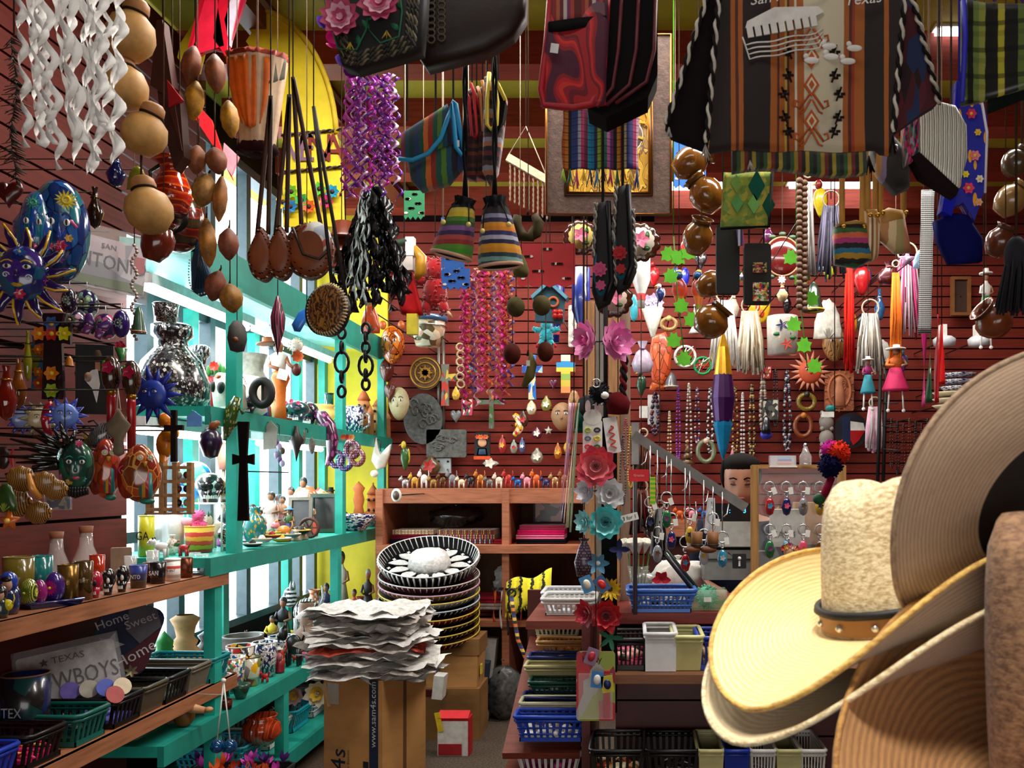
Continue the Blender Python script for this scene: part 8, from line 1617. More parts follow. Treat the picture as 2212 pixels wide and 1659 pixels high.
 # == the counter, its baskets, the till and the woman behind it
SK=M('b07a5e',.5,var=.06);DKH=M('0a0706',.9,var=0)
t=T('person','woman with dark tied-back hair in a navy top looking down behind the till','person',1600,1036,4.05,k=.8);s_=1/t.s
rings=[(-560,78,52,0),(-420,92,60,0),(-300,78,50,0),(-200,96,56,0),(-128,104,50,0),(-108,84,42,2),(-92,34,30,2),(-66,27,28,0),(-54,30,34,-8),(-44,36,44,-10),(-26,42,48,-8),(-4,46,52,-4),(16,48,56,0),(34,46,54,2),(50,36,44,4),(60,18,22,4)]
vs=[];n=28
for z,rx,ry,cy in rings:
 for k in range(n):
  a=2*math.pi*k/n;x,y=rx*math.cos(a),ry*math.sin(a)+cy
  if z>-60 and y<-20:
   q=math.exp(-(x/9)**2);y-=q*(14*math.exp(-((z+22)/9)**2)+6*math.exp(-((z+4)/10)**2)+5*math.exp(-((z+42)/5)**2));y+=6*math.exp(-((abs(x)-18)/9)**2)*math.exp(-((z+2)/7)**2)
  vs.append((x,y,z))
fs=[(j*n+k,j*n+(k+1)%n,(j+1)*n+(k+1)%n,(j+1)*n+k)for j in range(len(rings)-1)for k in range(n)];fs.append(tuple(range(len(vs)-n,len(vs))))
mb=MB().add(vs,fs)
for sx in(-1,1):mb.tube([(sx*84,0,-124),(sx*108,-4,-200),(sx*104,-50,-280),(sx*40,-120,-290)],[30,26,22,15],12);mb.ell((sx*30,-134,-290),(16,22,9));[mb.tube([(sx*30-12+8*f,-148,-290),(sx*30-14+9*f,-172+abs(f-1.5)*4,-298)],[5,4],6)for f in range(4)];mb.tube([(sx*18,-128,-290),(sx*6,-142,-294)],[5,4],6)
bd=t.p('body',mb,SK);bd.rotation_euler=(R_(-9)*-1,0,R_(-8))
mb=MB().add([(x*1.07,(y)*1.09+1,z)for x,y,z in vs[:n*6]],[f for f in fs[:n*5]]);[mb.tube([(sx*84,0,-120),(sx*110,-4,-200),(sx*106,-48,-280)],[34,31,27],12)for sx in(-1,1)];t.p('top',mb,M('14182a',.8),bd)
t.p('hair',MB().ell((0,10,38),(51,62,32),22,14).ell((0,26,10),(57,44,60),22,14).ell((-45,2,16),(9,26,40)).ell((45,2,16),(9,26,40)).ell((0,66,40),(24,22,24)),DKH,bd)
for sx in(-1,1):t.p('eyelid',MB().ell((sx*18,-47,-2),(9,5,4)),M('8a5a44',.5),bd);t.p('lashes',MB().tube([(sx*10,-52,-5),(sx*18,-54,-7),(sx*26,-50,-5)],1.4,5),BLACK,bd);t.p('brow',MB().tube([(sx*9,-55,9),(sx*18,-56,13),(sx*29,-49,10)],1.9,5),DKH,bd);t.p('ear',MB().ell((sx*47,4,-10),(5,9,14)),SK,bd)
t.p('lips',MB().ell((0,-58,-41),(13,5,4.5)),M('9a4a44',.4),bd)
# till
t=T('cash_register','grey cash register with black customer display showing blue digits','cash register',1575,1252,3.45);t.p('base',MB().box((0,30,34),(110,110,64)),M('7a7a76',.5));t.p('printer_deck',MB().box((6,20,92),(96,90,54),(R_(-10),0,0)),M('a8a8a2',.5));d=t.p('display',MB().box((10,0,143),(84,20,42),(R_(-8),0,0)),M('101012',.25));t.p('housing',MB().poly(rev([(-44,176),(-32,176),(-30,110),(-52,100)]),-14,30),M('b8bcc0',.4));lettering(t,'3',15,(32,-13,149),M('38b8ff',.4,emit=3.,var=0),d);lettering(t,':',15,(0,-13,149),M('38b8ff',.4,emit=3.,var=0),d);t.p('drawer_line',MB().box((0,-26,46),(108,2,3)),DARKM);t.p('foot',MB().box((0,30,1),(80,60,4)),BLACK)
# glass display with wooden post and key rings
t=T('key_ring_display','wooden framed glass display panel hung with key rings','display',1700,1330,3.3);t.p('post',MB().box((-70,0,162),(16,16,325)),wood('a87c48',.5,5,(12,12,1)));t.p('post',MB().box((118,0,162),(16,16,325)),wood('a87c48',.5,5,(12,12,1)));t.p('top_rail',MB().box((24,0,322),(200,14,8)),wood('a87c48',.5));t.p('glass',MB().box((24,0,162),(176,3,316)),glassm('e8f0f0',.03,.07))
for x,y,w_,h,Z,c,lab,txt in((1700,1140,70,80,3.42,'b8b4ac','white carton lettered SAM4 behind the key rings','SAM4'),(1760,1130,90,90,3.5,'9a7048','brown carton behind the key rings',None),(1700,1250,140,120,3.5,'4a2a1c','dark brown carton low behind the key rings',None)):
 t=T('carton',lab,'box',x,y,Z);t.p('body',MB().box((0,0,0),(w_,36,h)),M(c,.6));lettering(t,txt,20,(-8,-19,-14),M('14141a',.5))if txt else None;t.p('stack_foot',MB().box((0,2,-h/2-(t.o.location[2]-1.02)/t.s/2+h/4),(w_*.9,30,max(4,(t.o.location[2]-1.02)/t.s-h/2))),M('3a2a20',.7))
KR=['a81a24','14205a','8a8a90','c8a030','1a6a3a','2a8ab0','d84a6a','5a3a1a','101014','6a1a5a','b8b8bc','c8641a'];KN=['ruby red drop','navy bear','silver figure','gold coin','green bottle','blue bottle','pink skull','brown boot','black guitar','purple heart','pewter star','orange chilli']
def keyring(x,y,Z,k,lab,up,w_=1.,dz=13):
 t=T('key_ring',lab,'key ring',x,y,Z,'key rings');t.p('ring',MB().torus((0,-5,0),11*w_,1.8,18,5),SILVER);t.p('chain',MB().torus((0,-5,-16*w_),4,1.2,10,4,sz=1.5),SILVER);f=t.p('fob',MB().lathe([(0,-24),(7,-20),(11,-6),(8,8),(4,14),(0,15)],(0,-6,-38*w_),12,sy=.6),M(KR[k%12],.2,coat=.7,var=.1));t.p('motif',MB().petals((0,-14,-40*w_),5,7,5,5),M(KR[(k+5)%12],.4),f);t.p('price_tag',MB().box((9,-8,-8),(10,1,15),(0,R_(-20+13*k%50),0)),WHITE);t.p('hook',MB().tube([(0,-5,10),(0,-5,dz),(0,up,dz)],1.4,5),SILVER)
for k in range(12):keyring(1662+36*(k%4),1052+92*(k//4),3.27,k,'key ring with %s fob on the glass display'%KN[k],10)
t=T('hook_arm','slanting grey metal display arm hung with charms, left of the till','display',1490,1018,3.15);t.p('arm',MB().box((0,0,0),(290,8,20),(0,R_(33),0)),M('6a6664',.35,.6));t.p('bracket',MB().box((-118,8,60),(16,20,90)),M('8a8684',.35,.6));[t.p('hook',MB().tube([(-90+44*k,0,54-28*k),(-96+44*k,-4,20-28*k),(-104+44*k,-14,14-28*k)],1.8,5),SILVER)for k in range(5)];t.p('stem',MB().tube([(-118,14,100),(-118,14,-(t.o.location[2]-1.02)/t.s)],5,6),M('5a5654',.4,.5))
CH=[(1440,1075,'green bird'),(1405,1085,'dark seed'),(1450,1120,'navy teardrop'),(1490,1110,'gold filigree'),(1520,1155,'silver heart'),(1560,1160,'blue turtle'),(1480,1170,'red cherry'),(1420,1150,'clear vial'),(1540,1120,'pearl cluster')]
for k,(x,y,nm)in enumerate(CH):keyring(x,y,3.08,[4,8,1,3,10,5,0,2,6][k],'key ring with %s charm on the slanting arm'%nm,44,1.1,max(14,y-1018-.65*(x-1490)))
for x,lab in((1505,'tan leather boot charm, left of the pair'),(1540,'tan leather boot charm, right of the pair')):t=T('boot_charm',lab,'charm',x,1175,3.05);t.p('shaft',MB().lathe([(0,-6),(11,-6),(13,26),(11,26)],seg=12),M('8a5a30',.6));t.p('foot',MB().ell((-10,-4,-12),(18,9,8)),M('6a3a1c',.6));t.p('strap',MB().torus((0,0,-2),12,2,14,5,rot=(0,0,0)),BLACK);t.p('hook',MB().tube([(0,0,24),(0,0,60),(0,30,90)],1.4,5),SILVER)
card(1597,1212,30,32,3.05,'square black photo charm with a tiny white skeleton',BLACK,name='photo_charm',cat='charm',peg=3.4).p('skeleton',MB().ell((0,-2,6),4).box((0,-2,-5),(4,1,12)),WHITE)
card(1380,1027,44,26,3.0,'red paper sign on the column side',M('c81420',.6),name='paper_sign',cat='sign',txt='Gracias',tc=M('e8a8a0',.6),ts_=.3,peg=3.5);card(1410,1060,12,60,3.0,'yellow and green dotted ribbon strip',dots('5ab01a','e8d020',6,.3,.6,0),name='ribbon_strip',cat='ribbon',peg=3.2);card(1360,1118,38,16,2.95,'hand-written white price flag reading 3 for 1',WHITE,txt='3 for 1',ts_=.7,rot=(0,-14,0))
fringe(1385,1105,46,110,'dark red beaded bracelets hanging by the column',('3a0f14','6a1a1a','8a7a6a'),3.3,24,r=2.6).cord(0,50,top=2.2);fringe(1425,1150,30,120,'clear packets of hair bands on the arm',('8a8a8a','1a1a1a','b8b8b8'),3.2,16,r=3).cord(0,50,top=2.0)
def bx(lab,col,x,Y,z,W,D,H,**k):basket(lab,col,((x-PX)*Y/F,Y,z),W,D,H,**k)
bx('wide sky blue plastic basket with grid sides on the counter','3a6ac0',1428,3.28,1.022,.25,.16,.08,n=14,grid=True,fill='lumps',fm=[M('14141a',.4),M('8a8a90',.4)])
t=T('clear_jar','clear plastic jar with red pompom on the counter','jar',1432,1318,3.5);t.p('jar',MB().lathe([(0,0),(30,0),(30,56),(28,56)],seg=20,cap=False),glassm('e8e0d8',.04,.2));t.p('red_ball',furball(MB(),(0,0,20),17,60,.3),M('a8141c',.8));t.p('red_bow',MB().petals((-4,0,66),6,24,16,30),M('b8142a',.6))
t=T('clear_tub','clear green tub holding a mint pompom on the counter','tub',1530,1315,3.3);t.p('tub',MB().box((0,0,22),(76,50,44)),glassm('a8d8a0',.06,.3));t.p('pompom',furball(MB(),(-4,0,26),26,120,.3),M('6ac0a0',.8));t.p('tag',MB().box((-4,-30,24),(16,1,10)),WHITE)
S1,Y1=.862,3.06
bx('black slotted basket of pink sweets on the counter shelf','0c0b0c',1352,Y1,S1,.15,.2,.105,n=9,fill='lumps',fm=[M('d8487a',.4),M('e8a8a0',.4),M('14100f',.5)]);bx('white open cardboard box of black trinkets on the counter shelf','d8d8d8',1425,Y1,S1,.105,.22,.125,solid=True,t0=.98,fill='lumps',fm=[M('14141a',.3),M('3a3a40',.3)],fr=.012,name='cardboard_tray',cat='tray');bx('pale yellow plastic bin with hand-written 3 for 1.25','d0cc8a',1483,Y1,S1,.10,.22,.115,solid=True,fill='lumps',fm=[M('14141a',.4),M('b8b090',.4)],sign=('3 for 1.25',.022));bx('royal blue slotted basket partly behind the straw hat','1434a0',1535,Y1,S1,.10,.2,.11,n=6,fill='lumps',fm=[M('8a6a4a',.5)])
S2,Y2=.402,3.08
for x,col,W,so,lab,fm in((1335,'0b0b0c',.185,0,'black slotted basket of wooden beads and rings on the lower counter shelf',('c89a5a','e8d8b0','a8341a')),(1450,'0b0b0c',.185,0,'black slotted basket of silver trinkets on the lower counter shelf',('8a8a8c','c8c8cc','3a3a3c')),(1530,'c8c48a',.085,1,'pale yellow bin of keyfobs on the lower counter shelf',('8a4a2a','b8a878')),(1583,'12309a',.085,1,'royal blue bin on the lower counter shelf',('3a3a2a','c8b83a')),(1638,'d4d4d0',.085,0,'white slotted bin of silver charms on the lower counter shelf',('8a8884','5a5856')),(1692,'c4c088',.085,1,'pale yellow bin of black trinkets near the hats',('2a2a28','14141a')),(1742,'d4d4cc',.085,0,'white slotted bin nearest the straw hats',('8a7a5a','3a3a3a'))):bx(lab,col,x,Y2,S2,W,.24,.19,n=8,solid=bool(so),fill='discs' if x<1400 else 'sticks',fm=[M(c,.3,.5 if x==1450 else 0)for c in fm],fz=.6,fr=.018)
MB().box((-.03,-.03,.64),(.28,.9,.025),(R_(17.6),0,0)).build('sloped_board',wood('7a3a2c',.5,5),es)
SL=lambda Y:.535+(Y-3.2)*.318+.02
for x,Y,z,col,W,H,so,lab,fc in((1232,3.36,1.002,'d8d8d4',.2,.06,0,'white slotted basket on top of the end shelves','b8c0c8'),(1228,3.62,1.002,'c8ccd0',.2,.05,0,'white basket holding folded bags behind the top one','d8dce0'),(1205,3.98,SL(3.98),'c4bc98',.22,.08,0,'cream slotted basket high on the sloping end shelf','14100f'),(1212,3.84,SL(3.84),'b8854a',.2,.05,0,'amber wicker-look basket high on the sloping end shelf','c8803a'),(1205,3.73,SL(3.73),'14286a',.24,.04,1,'navy tray of glass fruit high on the sloping end shelf','c8803a'),(1200,3.62,SL(3.62),'c8c08a',.24,.06,1,'pale yellow tray lower on the sloping end shelf','8a8a4a'),(1205,3.52,SL(3.52),'0f4a3a',.22,.05,0,'dark green slotted basket lower on the sloping end shelf','2a2a2a'),(1198,3.43,SL(3.43),'101f5a',.24,.04,1,'empty navy tray lower on the sloping end shelf','101f5a'),(1195,3.34,SL(3.34),'c8c4a0',.24,.07,1,'long cream bin with paint brushes lower on the sloping end shelf','a85a3a'),(1192,3.22,SL(3.22),'1440b0',.26,.09,0,'bright blue grid basket of white cups at the foot of the sloping shelf','e0dcd4'),(1165,3.62,.422,'d4d0c4',.14,.06,0,'white basket of red wallets on the lowest end shelf','a0141c'),(1232,3.6,.422,'d0d0cc',.12,.08,0,'white slotted basket beside the red wallets','2a5a8a'),(1190,3.3,.422,'d8d8d4',.24,.09,0,'white slotted basket with rainbow packet at the bottom edge','c83a8a')):
 bx(lab,col,x,Y,z,W,.2 if z>.9 or z<.45 else.11,H,n=10,solid=bool(so),fill='lumps',fm=[M(fc,.5),M('8a7a6a',.5)],grid='grid' in lab,fn=12)
 # ---- hair flowers strung down the column
FZ=2.95
t=T('hair_band_strip','long black velvet strip on the column holding the hair flowers','strip',1316,1000,FZ);t.p('strip',MB().box((0,4,-220),(34,6,640)),M('060607',.9));t.p('strip_top',MB().tube([(-8,4,100),(-8,4,600)],5,6),M('0c0a0c',.7));t.cord(-8,590,r=3,y=4)
def hf(x,y,R,lab,cs,rot=None,**k):flower(x,y,R,FZ-.04,lab,[M(c,.6,sheen=.2)for c in cs],rot=rot,**k).p('clip',MB().tube([(0,4,0),(1316-x,26,0)],2,5),BLACK)
hf(1277,738,50,'large pink silk flower, left of the pair on the column',('e074b4','e88ac0','d85aa0'),(0,0,-50));hf(1322,740,52,'large pink silk flower, right of the pair on the column',('e684be','e074b4','f0a0d0'),(0,0,40));hf(1288,1008,50,'large coral pink fabric flower on the column',('d84a5e','e8707a','e88a90'),wf=.75);hf(1272,1060,34,'white fabric flower, left below the coral one',('d4d2da','e8e6ec'),(0,0,-40));hf(1318,1066,38,'white fabric flower, right below the coral one',('e8e6e8','d8d8dc'),wf=.75);hf(1268,1128,30,'pale aqua fabric flower turned away, left on the strip',('8ad0d4','a8e0e0'),(0,0,-45));hf(1308,1128,44,'large aqua fabric flower on the column',('5ac8cc','7ad8d8','4ab8c0'),wf=.75);hf(1292,1216,27,'small dusty blue five-petal flower clip',('5a98b8',),layers=((6,1,8),),wf=.5,centre=M('d8e4e8',.4));hf(1318,1272,29,'yellow daisy clip with brown centre',('e8c81a','e0b814'),layers=((13,1,8),(10,.75,15)),wf=.3,centre=M('4a2410',.6));hf(1272,1324,34,'deep pink hibiscus clip, left of the red flowers',('b81230','c81a3a'),(0,0,-40));hf(1310,1328,42,'large red satin flower on the column',('b0101e','c81a2a','9a0c18'));hf(1318,1378,30,'green ribbon leaves below the red flower',('1a6a4a',),layers=((5,1,5),),wf=.35);hf(1338,1186,26,'navy, white and red ribbon bow on the column',('14205a','b81424'),layers=((4,1,8),),wf=.5)
t=T('bunny_clip_card','white bunny-shaped card with rows of small hair clips','card',1280,935,FZ-.03);t.p('card',MB().poly(rrect(42,96,6,0,-20),-1,1),M('e4e2de',.5));t.p('bunny_head',MB().poly(circ(20,17,20,0,34),-1.5,1),WHITE);[t.p('bunny_ear',MB().poly(circ(6,15,14,sx*10,56),-2,1),M('e8d0d4',.5))for sx in(-1,1)];[t.p('hair_clip',MB().torus((-10+20*(k%2),-3,6-18*(k//2)),6,2,12,5,sz=.7),M(['b8c83a','2a1a2a','5a6a7a','d8d020','c83a4a','3a6a3a'][k],.3))for k in range(6)];t.p('hook',MB().tube([(0,0,60),(36,20,64)],1.4,5),SILVER)
card(1322,940,30,78,FZ-.02,'white card of orange spiral hair ties, behind the bunny card',M('dcdad6',.5),rot=(0,-8,0),name='hair_tie_card').p('spiral',MB().tube([(6*math.sin(k),-3,20-2.4*k)for k in range(22)],1.6,5),M('c83a1a',.4))
t=T('toy_card','green and red blister card of toys hanging at the bottom of the column','card',1287,1482,2.85);t.p('card',MB().poly(rrect(84,150,8),-1,2),cells(['9a9a2a','b8141c','8a9a30','a8a49a','8a1418'],3,.4,.5));lettering(t,'binky',20,(-8,-3,58),BLACK);t.p('red_brush',MB().box((24,-5,-16),(14,6,100)),M('b0101c',.3));t.p('blister',MB().box((0,-7,-20),(74,10,96)),glassm('ffffff',.04,.12));t.cord(0,74,top=1.4)
for k,(x,y,c,lab)in enumerate(((1278,1418,'8a6a8a','purple snap clip with a painted rose'),(1290,1468,'2a7ac0','blue and white shoe-shaped clip, left'),(1312,1478,'c8b81a','yellow and navy shoe-shaped clip, right'),(1268,1262,'2a8ac8','round blue souvenir magnet'),(1300,1262,'14508a','small blue beach souvenir magnet'))):card(x,y,26,36,2.8,lab+' on the column',M(c,.4),name='hair_clip',cat='hair clip',rot=(0,20-14*k,0)).p('picture',MB().dome(circ(8,11,14),3,-2,2),M(['b82a3a','e8e4e0','14205a','e8e0c8','d82a2a'][k],.4))
t=T('ribbon_bunch','bunch of long pastel satin ribbons hanging left of the column','ribbons',1240,1000,3.0);[streamer(t,'ribbon',-8+5*k,130,240+10*k,M(c,.4),2,7,.5,k,k,14,.6,-22)for k,c in enumerate(('e8b8c8','c8a8d8','e89a7a','d8d8a8','b8c8a0'))];t.cord(0,130)
t=T('cat_charm_cap','black and white furry charm clipped above the bunny card','charm',1295,850,2.9);t.p('fur',furball(MB(),(0,0,0),24,90,.4),M('14141a',.8));t.p('white_spot',MB().ell((12,-20,-6),(9,6,8)),WHITE);t.p('ring',MB().torus((-6,-20,20),9,1.6,14,5),SILVER);t.cord(0,22)
t=T('red_mitten','dark red knitted bonnet hanging on the column','hat',1335,870,2.95);t.p('bonnet',MB().lathe([(0,-26),(22,-24),(27,0),(18,20),(0,24)],seg=18),M('5a0f16',.9,bmp=.6));t.p('braid',rope(MB(),(10,-8,14),(14,-8,100),5,16),[M('6a1a22',.9),M('1a1a1e',.9)]);t.cord(0,22)
# ---- small figures along the back shelves
FN=['silver horse','gold tree','white elephant','brass owl','bronze bull','pewter eagle','cream llama','black bear','amber fox','grey donkey','ivory dog','red rooster','blue bird','pink pig','orange crab','navy whale','tan camel','copper lion'];FC=['a8a8a8','b88a2c','d8d4cc','8a6a24','5a3a1c','77777a','d0c4a8','141416','b8702a','6a6a68','d4ccb8','a8201a','1a5aa0','d88a9a','c85a1a','1a245a','a8845a','8a4a2a']
for k in range(18):critter(874+20.2*k,PY+.043*F/5.75,25,26+7*(k%3),5.75,'small %s figurine on top of the cubbies'%FN[k],M(FC[k],.3,.4 if k%4==0 else 0),legs=True)
for k in range(8):critter(1385+27*k,PY+(EYE-1.24)*F/5.95,26,28,5.95,'small %s figurine on the shelf behind the till'%FN[17-k],M(FC[17-k],.4))
for k in range(6):critter(1690+40*k,PY+(EYE-1.24)*F/5.95,30,30,5.95,'%s souvenir on the back shelf right of the till'%FN[k+3].capitalize(),M(FC[k+3],.4))
card(1578,1530,26,40,2.6,'small white card with a black dancing figure under the hats',WHITE,name='souvenir_card',peg=3.2).p('figure',MB().lathe([(2,-16),(3,-4),(5,4),(2,9),(0,12)],(0,-2,0),8,sy=.3).tube([(-9,-2,9),(0,-2,5),(9,-2,-1)],1.2,4),BLACK)
# == more small goods on the walls and shelves
def orn(x,y,w_,h,Z,lab,sh,c,c2='d8c8a0',wall=6.2,left=False):
 nm={'bird':'bird_ornament','bell':'bell_ornament','heart':'heart_ornament','star':'star_ornament','cone':'flower_bouquet','bag':'satin_bag','ring':'bracelet','tube':'glass_drop','fan':'shell_ornament','sq':'woven_square','fish':'fish_ornament','tree':'tree_ornament','cap':'small_cap'}[sh]
 t=T(nm,lab,{'cone':'bouquet','bag':'bag','ring':'bracelet','cap':'cap'}.get(sh,'ornament'),x,y,Z);m=M(c,.3,coat=.4,var=.2);m2=M(c2,.4,coat=.3);a,b=w_/2,h/2
 if sh=='bird':t.p('body',MB().lathe([(0,-b),(a*.3,-b*.8),(a*.8,-b*.2),(a*.7,b*.3),(a*.3,b*.55),(0,b*.6)],seg=12,sy=.7),m);t.p('head',MB().ell((-a*.2,-2,b*.72),(a*.42,a*.42,b*.26)),m2);t.p('beak',MB().lathe([(a*.16,0),(0,-a*.5)],(-a*.55,-4,b*.74),6,rot=(0,R_(70),0)),M('d8a020',.4));t.p('wing',MB().ell((a*.55,0,0),(a*.3,a*.3,b*.5)),m2)
 elif sh=='bell':t.p('bell',MB().lathe([(a,-b),(a*.8,-b*.5),(a*.6,b*.4),(a*.3,b*.8),(0,b)],seg=14,cap=False),m);t.p('band',MB().torus((0,0,-b*.9),a*.95,a*.12,16,5,rot=(0,0,0)),m2)
 elif sh=='heart':t.p('heart',MB().dome(rev(heart(w_,h))[::-1],a*.4,2,4),m);t.p('centre',MB().dome(circ(a*.35,b*.3,12,0,b*.1),3,-a*.36,2),m2)
 elif sh=='star':t.p('star',MB().dome(star(5,a,a*.45),a*.25,2,3),m);t.p('centre',MB().ell((0,-a*.25,0),a*.25),m2)
 elif sh=='cone':t.p('wrapper',MB().lathe([(a*.15,-b),(a,b*.3),(a*.95,b*.3)],seg=14,cap=False),m);[t.p('bloom',MB().petals((a*.5*math.cos(k*1.26),-a*.3,b*.5+a*.4*math.sin(k*1.26)),7,a*.5,a*.36,20),m2)for k in range(5)]
 elif sh=='bag':t.p('pouch',MB().lathe([(0,-b),(a*.8,-b*.9),(a,-b*.4),(a*.6,b*.3),(a*.2,b*.55),(a*.5,b)],seg=16,sy=.5,cap=False,rib=lambda q:1+.08*math.cos(8*q)),m);t.p('tie',MB().torus((0,0,b*.52),a*.24,2,12,5,rot=(0,0,0)),m2)
 elif sh=='ring':t.p('band',MB().torus((0,0,0),a*.8,a*.24,20,8,sz=h/w_),waves([c,c2,'1a1410'],6,2,.3,.6));t.p('charm',MB().ell((0,-a*.2,b*.8),a*.3),m2)
 elif sh=='tube':t.p('glass',MB().lathe([(0,-b),(a*.6,-b*.8),(a,-b*.2),(a*.5,b*.3),(a*.25,b*.8),(a*.4,b)],seg=14,cap=False),M(c,.05,coat=1,var=.2));t.p('collar',MB().torus((0,0,b*.5),a*.42,a*.12,14,5,rot=(0,0,0)),M(c2,.2,.8))
 elif sh=='fan':t.p('shell',MB().dome([(a*math.cos(R_(q))*(1+.05*(i%2)),-b+h*math.sin(R_(q))*(1+.05*(i%2)))for i,q in enumerate(range(0,181,12))],a*.3,2,3),m);[t.p('rib',MB().tube([(0,-a*.3,-b),(a*.85*math.cos(R_(q)),-2,-b+h*.85*math.sin(R_(q)))],1.3,4),m2)for q in range(20,170,26)]
 elif sh=='sq':t.p('cloth',MB().box((0,0,0),(w_,4,h)),cells([c,c2,'d8d0c0','1a1418'],5,.8,0));t.p('binding',MB().tube([(-a,-2,-b),(a,-2,-b),(a,-2,b),(-a,-2,b)],1.6,5,closed=True),m)
 elif sh=='fish':t.p('body',MB().dome(circ(a*.75,b*.8,18,-a*.2,0),a*.3,2,4),m);t.p('tail',MB().poly([(a*.4,0),(a,b*.8),(a*.85,0),(a,-b*.8)],-2,2),m2);t.p('eye',MB().ell((-a*.6,-a*.2,b*.2),a*.1),BLACK)
 elif sh=='tree':[t.p('tier',MB().lathe([(a*(1-.28*k),-b+h*.26*k),(a*(.5-.14*k),-b+h*(.26*k+.2)),(0,-b+h*(.26*k+.46))],seg=12),m)for k in range(3)];t.p('topper',MB().ell((0,0,b),a*.2),m2)
 else:t.p('crown',MB().lathe([(a*.8,-b*.4),(a*.8,0),(a*.5,b*.8),(0,b)],seg=16),m);t.p('peak',MB().dome(circ(a,b*.4,16,0,-b*.5),6,2,2),m2)
 lpeg(t,b*.8,1.3)if left else t.peg(wall,b*.7)
LST=[(1412,592,30,56,6.0,'scarlet','bird','b8141a','8a1014'),(1410,680,50,96,5.6,'lilac and white silk','cone','b8b4a8','c8b0d8'),(1388,772,44,70,5.4,'pale lilac embroidered','bag','b0a0b4','6a3a6a'),(1385,828,26,60,5.6,'dark green','bird','123a24','0e2a1a'),(1450,820,32,34,6.05,'grey and cream','bell','6a6a70','c8b8a0'),(1420,832,34,22,6.05,'orange','fan','c8581c','a83a14'),(1372,665,26,74,5.5,'turquoise and red','fish','2a8a9a','b8242a'),(1500,690,26,60,6.1,'white','tree','d8d8d4','a8b8c8'),(1545,770,26,40,6.0,'yellow and blue','bird','d8c030','2a5ab0'),(1640,790,20,30,6.1,'pink and violet','sq','c83a7a','3a4ab0'),(1656,805,18,26,6.1,'red and black','sq','a8202a','8a5a2a'),(1640,765,20,22,6.1,'blue and rose','sq','2a6ab0','c85a7a'),(1757,640,46,66,5.3,'dark green gold-lipped','bell','14281c','b8942c'),(1788,690,60,84,5.9,'ruffled white','fan','d8d4c8','b8b4a8'),(1862,600,50,84,5.4,'glossy red','bird','a8141a','1a2a4a'),(1772,430,40,84,3.6,'red-headed yellow','bird','d8c01a','8a1a1a'),(1735,920,44,56,6.05,'red and amber beaded','ring','8a1a14','c87a2a'),(1742,868,44,40,6.05,'yellow and black beaded','ring','c8a02a','2a2a1a'),(1485,978,36,50,6.05,'brown wooden boy-shaped','tree','6a4a30','c89a70'),(1525,975,44,56,6.05,'many-coloured wreath','ring','2a7a3a','d8b8a0'),(1582,985,26,40,6.05,'pink and white','tree','d88a9a','e8e0e0'),(1655,925,26,56,5.6,'black and royal blue','cap','0e0e14','2a2a9a'),(1664,885,34,44,6.1,'dark pewter','sq','3a3a38','5a5a54'),(1870,700,40,60,5.7,'black and yellow','fish','14141a','d8a01a'),(1905,760,46,50,5.6,'white feathered','fan','d8d4cc','a8a098'),(1920,590,50,50,5.0,'dark crimson woven','bag','4a1018','8a2a2a'),(1845,700,26,60,5.8,'amber and navy','fish','c8801a','1a205a'),(1990,560,34,40,4.6,'pale blue paper','fan','8ab0d0','d0dce8'),(1960,560,40,46,4.8,'mauve pompom','star','a87aa0','d8c0d0'),(1900,660,24,70,5.5,'blue-handled','tube','2a5a8a','c8c8c0'),(1950,780,26,50,5.7,'violet and teal','bird','5a2a7a','1a8a8a'),(1790,585,30,40,5.6,'yellow-green','bird','9aa81a','d8501a'),(1740,600,26,40,5.8,'red-winged parrot','bird','c8301a','5ab01a'),(1700,650,20,60,6.0,'black metal','tube','141416','3a3a3c'),(1585,660,26,60,5.9,'cream shell','tube','c8bca8','8a7a6a'),(1625,560,40,50,5.4,'crimson-capped','cap','6a0f18','14141a'),(1445,700,40,30,5.9,'golden straw','ring','b8843a','d8b870'),(1470,610,40,70,5.6,'cobalt blue','heart','14209a','2a3ac0'),(875,985,26,66,5.9,'green parrot','bird','2a5a1a','c8b02a'),(842,850,24,44,5.9,'brown carved','heart','5a2414','8a4a24'),(985,900,24,30,6.1,'small pewter','heart','6a6a68','8a8a88'),(1090,800,24,34,6.1,'violet glass','tube','5a2a6a','b8b8bc'),(1010,880,22,36,6.1,'framed rose','sq','b83a5a','2a5a3a'),(1240,860,26,34,6.0,'carved tan','fan','a8784c','7a5230'),(1185,930,20,24,6.1,'silver','star','b8b8bc','d8c040'),(1195,830,18,24,6.1,'plum','heart','5a1a3a','8a2a4a'),(1020,790,22,30,6.1,'teal','bell','1a6a6a','c8a83a'),(885,640,26,40,5.6,'golden corn','tube','c8a02a','8a5a1a'),(800,690,40,60,4.6,'orange-winged','fan','c8481c','3a5a4a'),(800,640,44,44,4.7,'tan leather','ring','8a5a34','d8b890')]
SHN={'bird':'bird','bell':'clay bell','heart':'heart','star':'star','cone':'bouquet','bag':'pouch','ring':'ring','tube':'drop','fan':'shell fan','sq':'picture square','fish':'fish','tree':'tree figure','cap':'cap'}
for k,(x,y,w_,h,Z,ad,sh,c,c2)in enumerate(LST):orn(x,y,w_,h,Z,'%s %s hanging on the %s part of the back wall'%(ad,SHN[sh],'left' if x<1260 else 'right'),sh,c,c2)
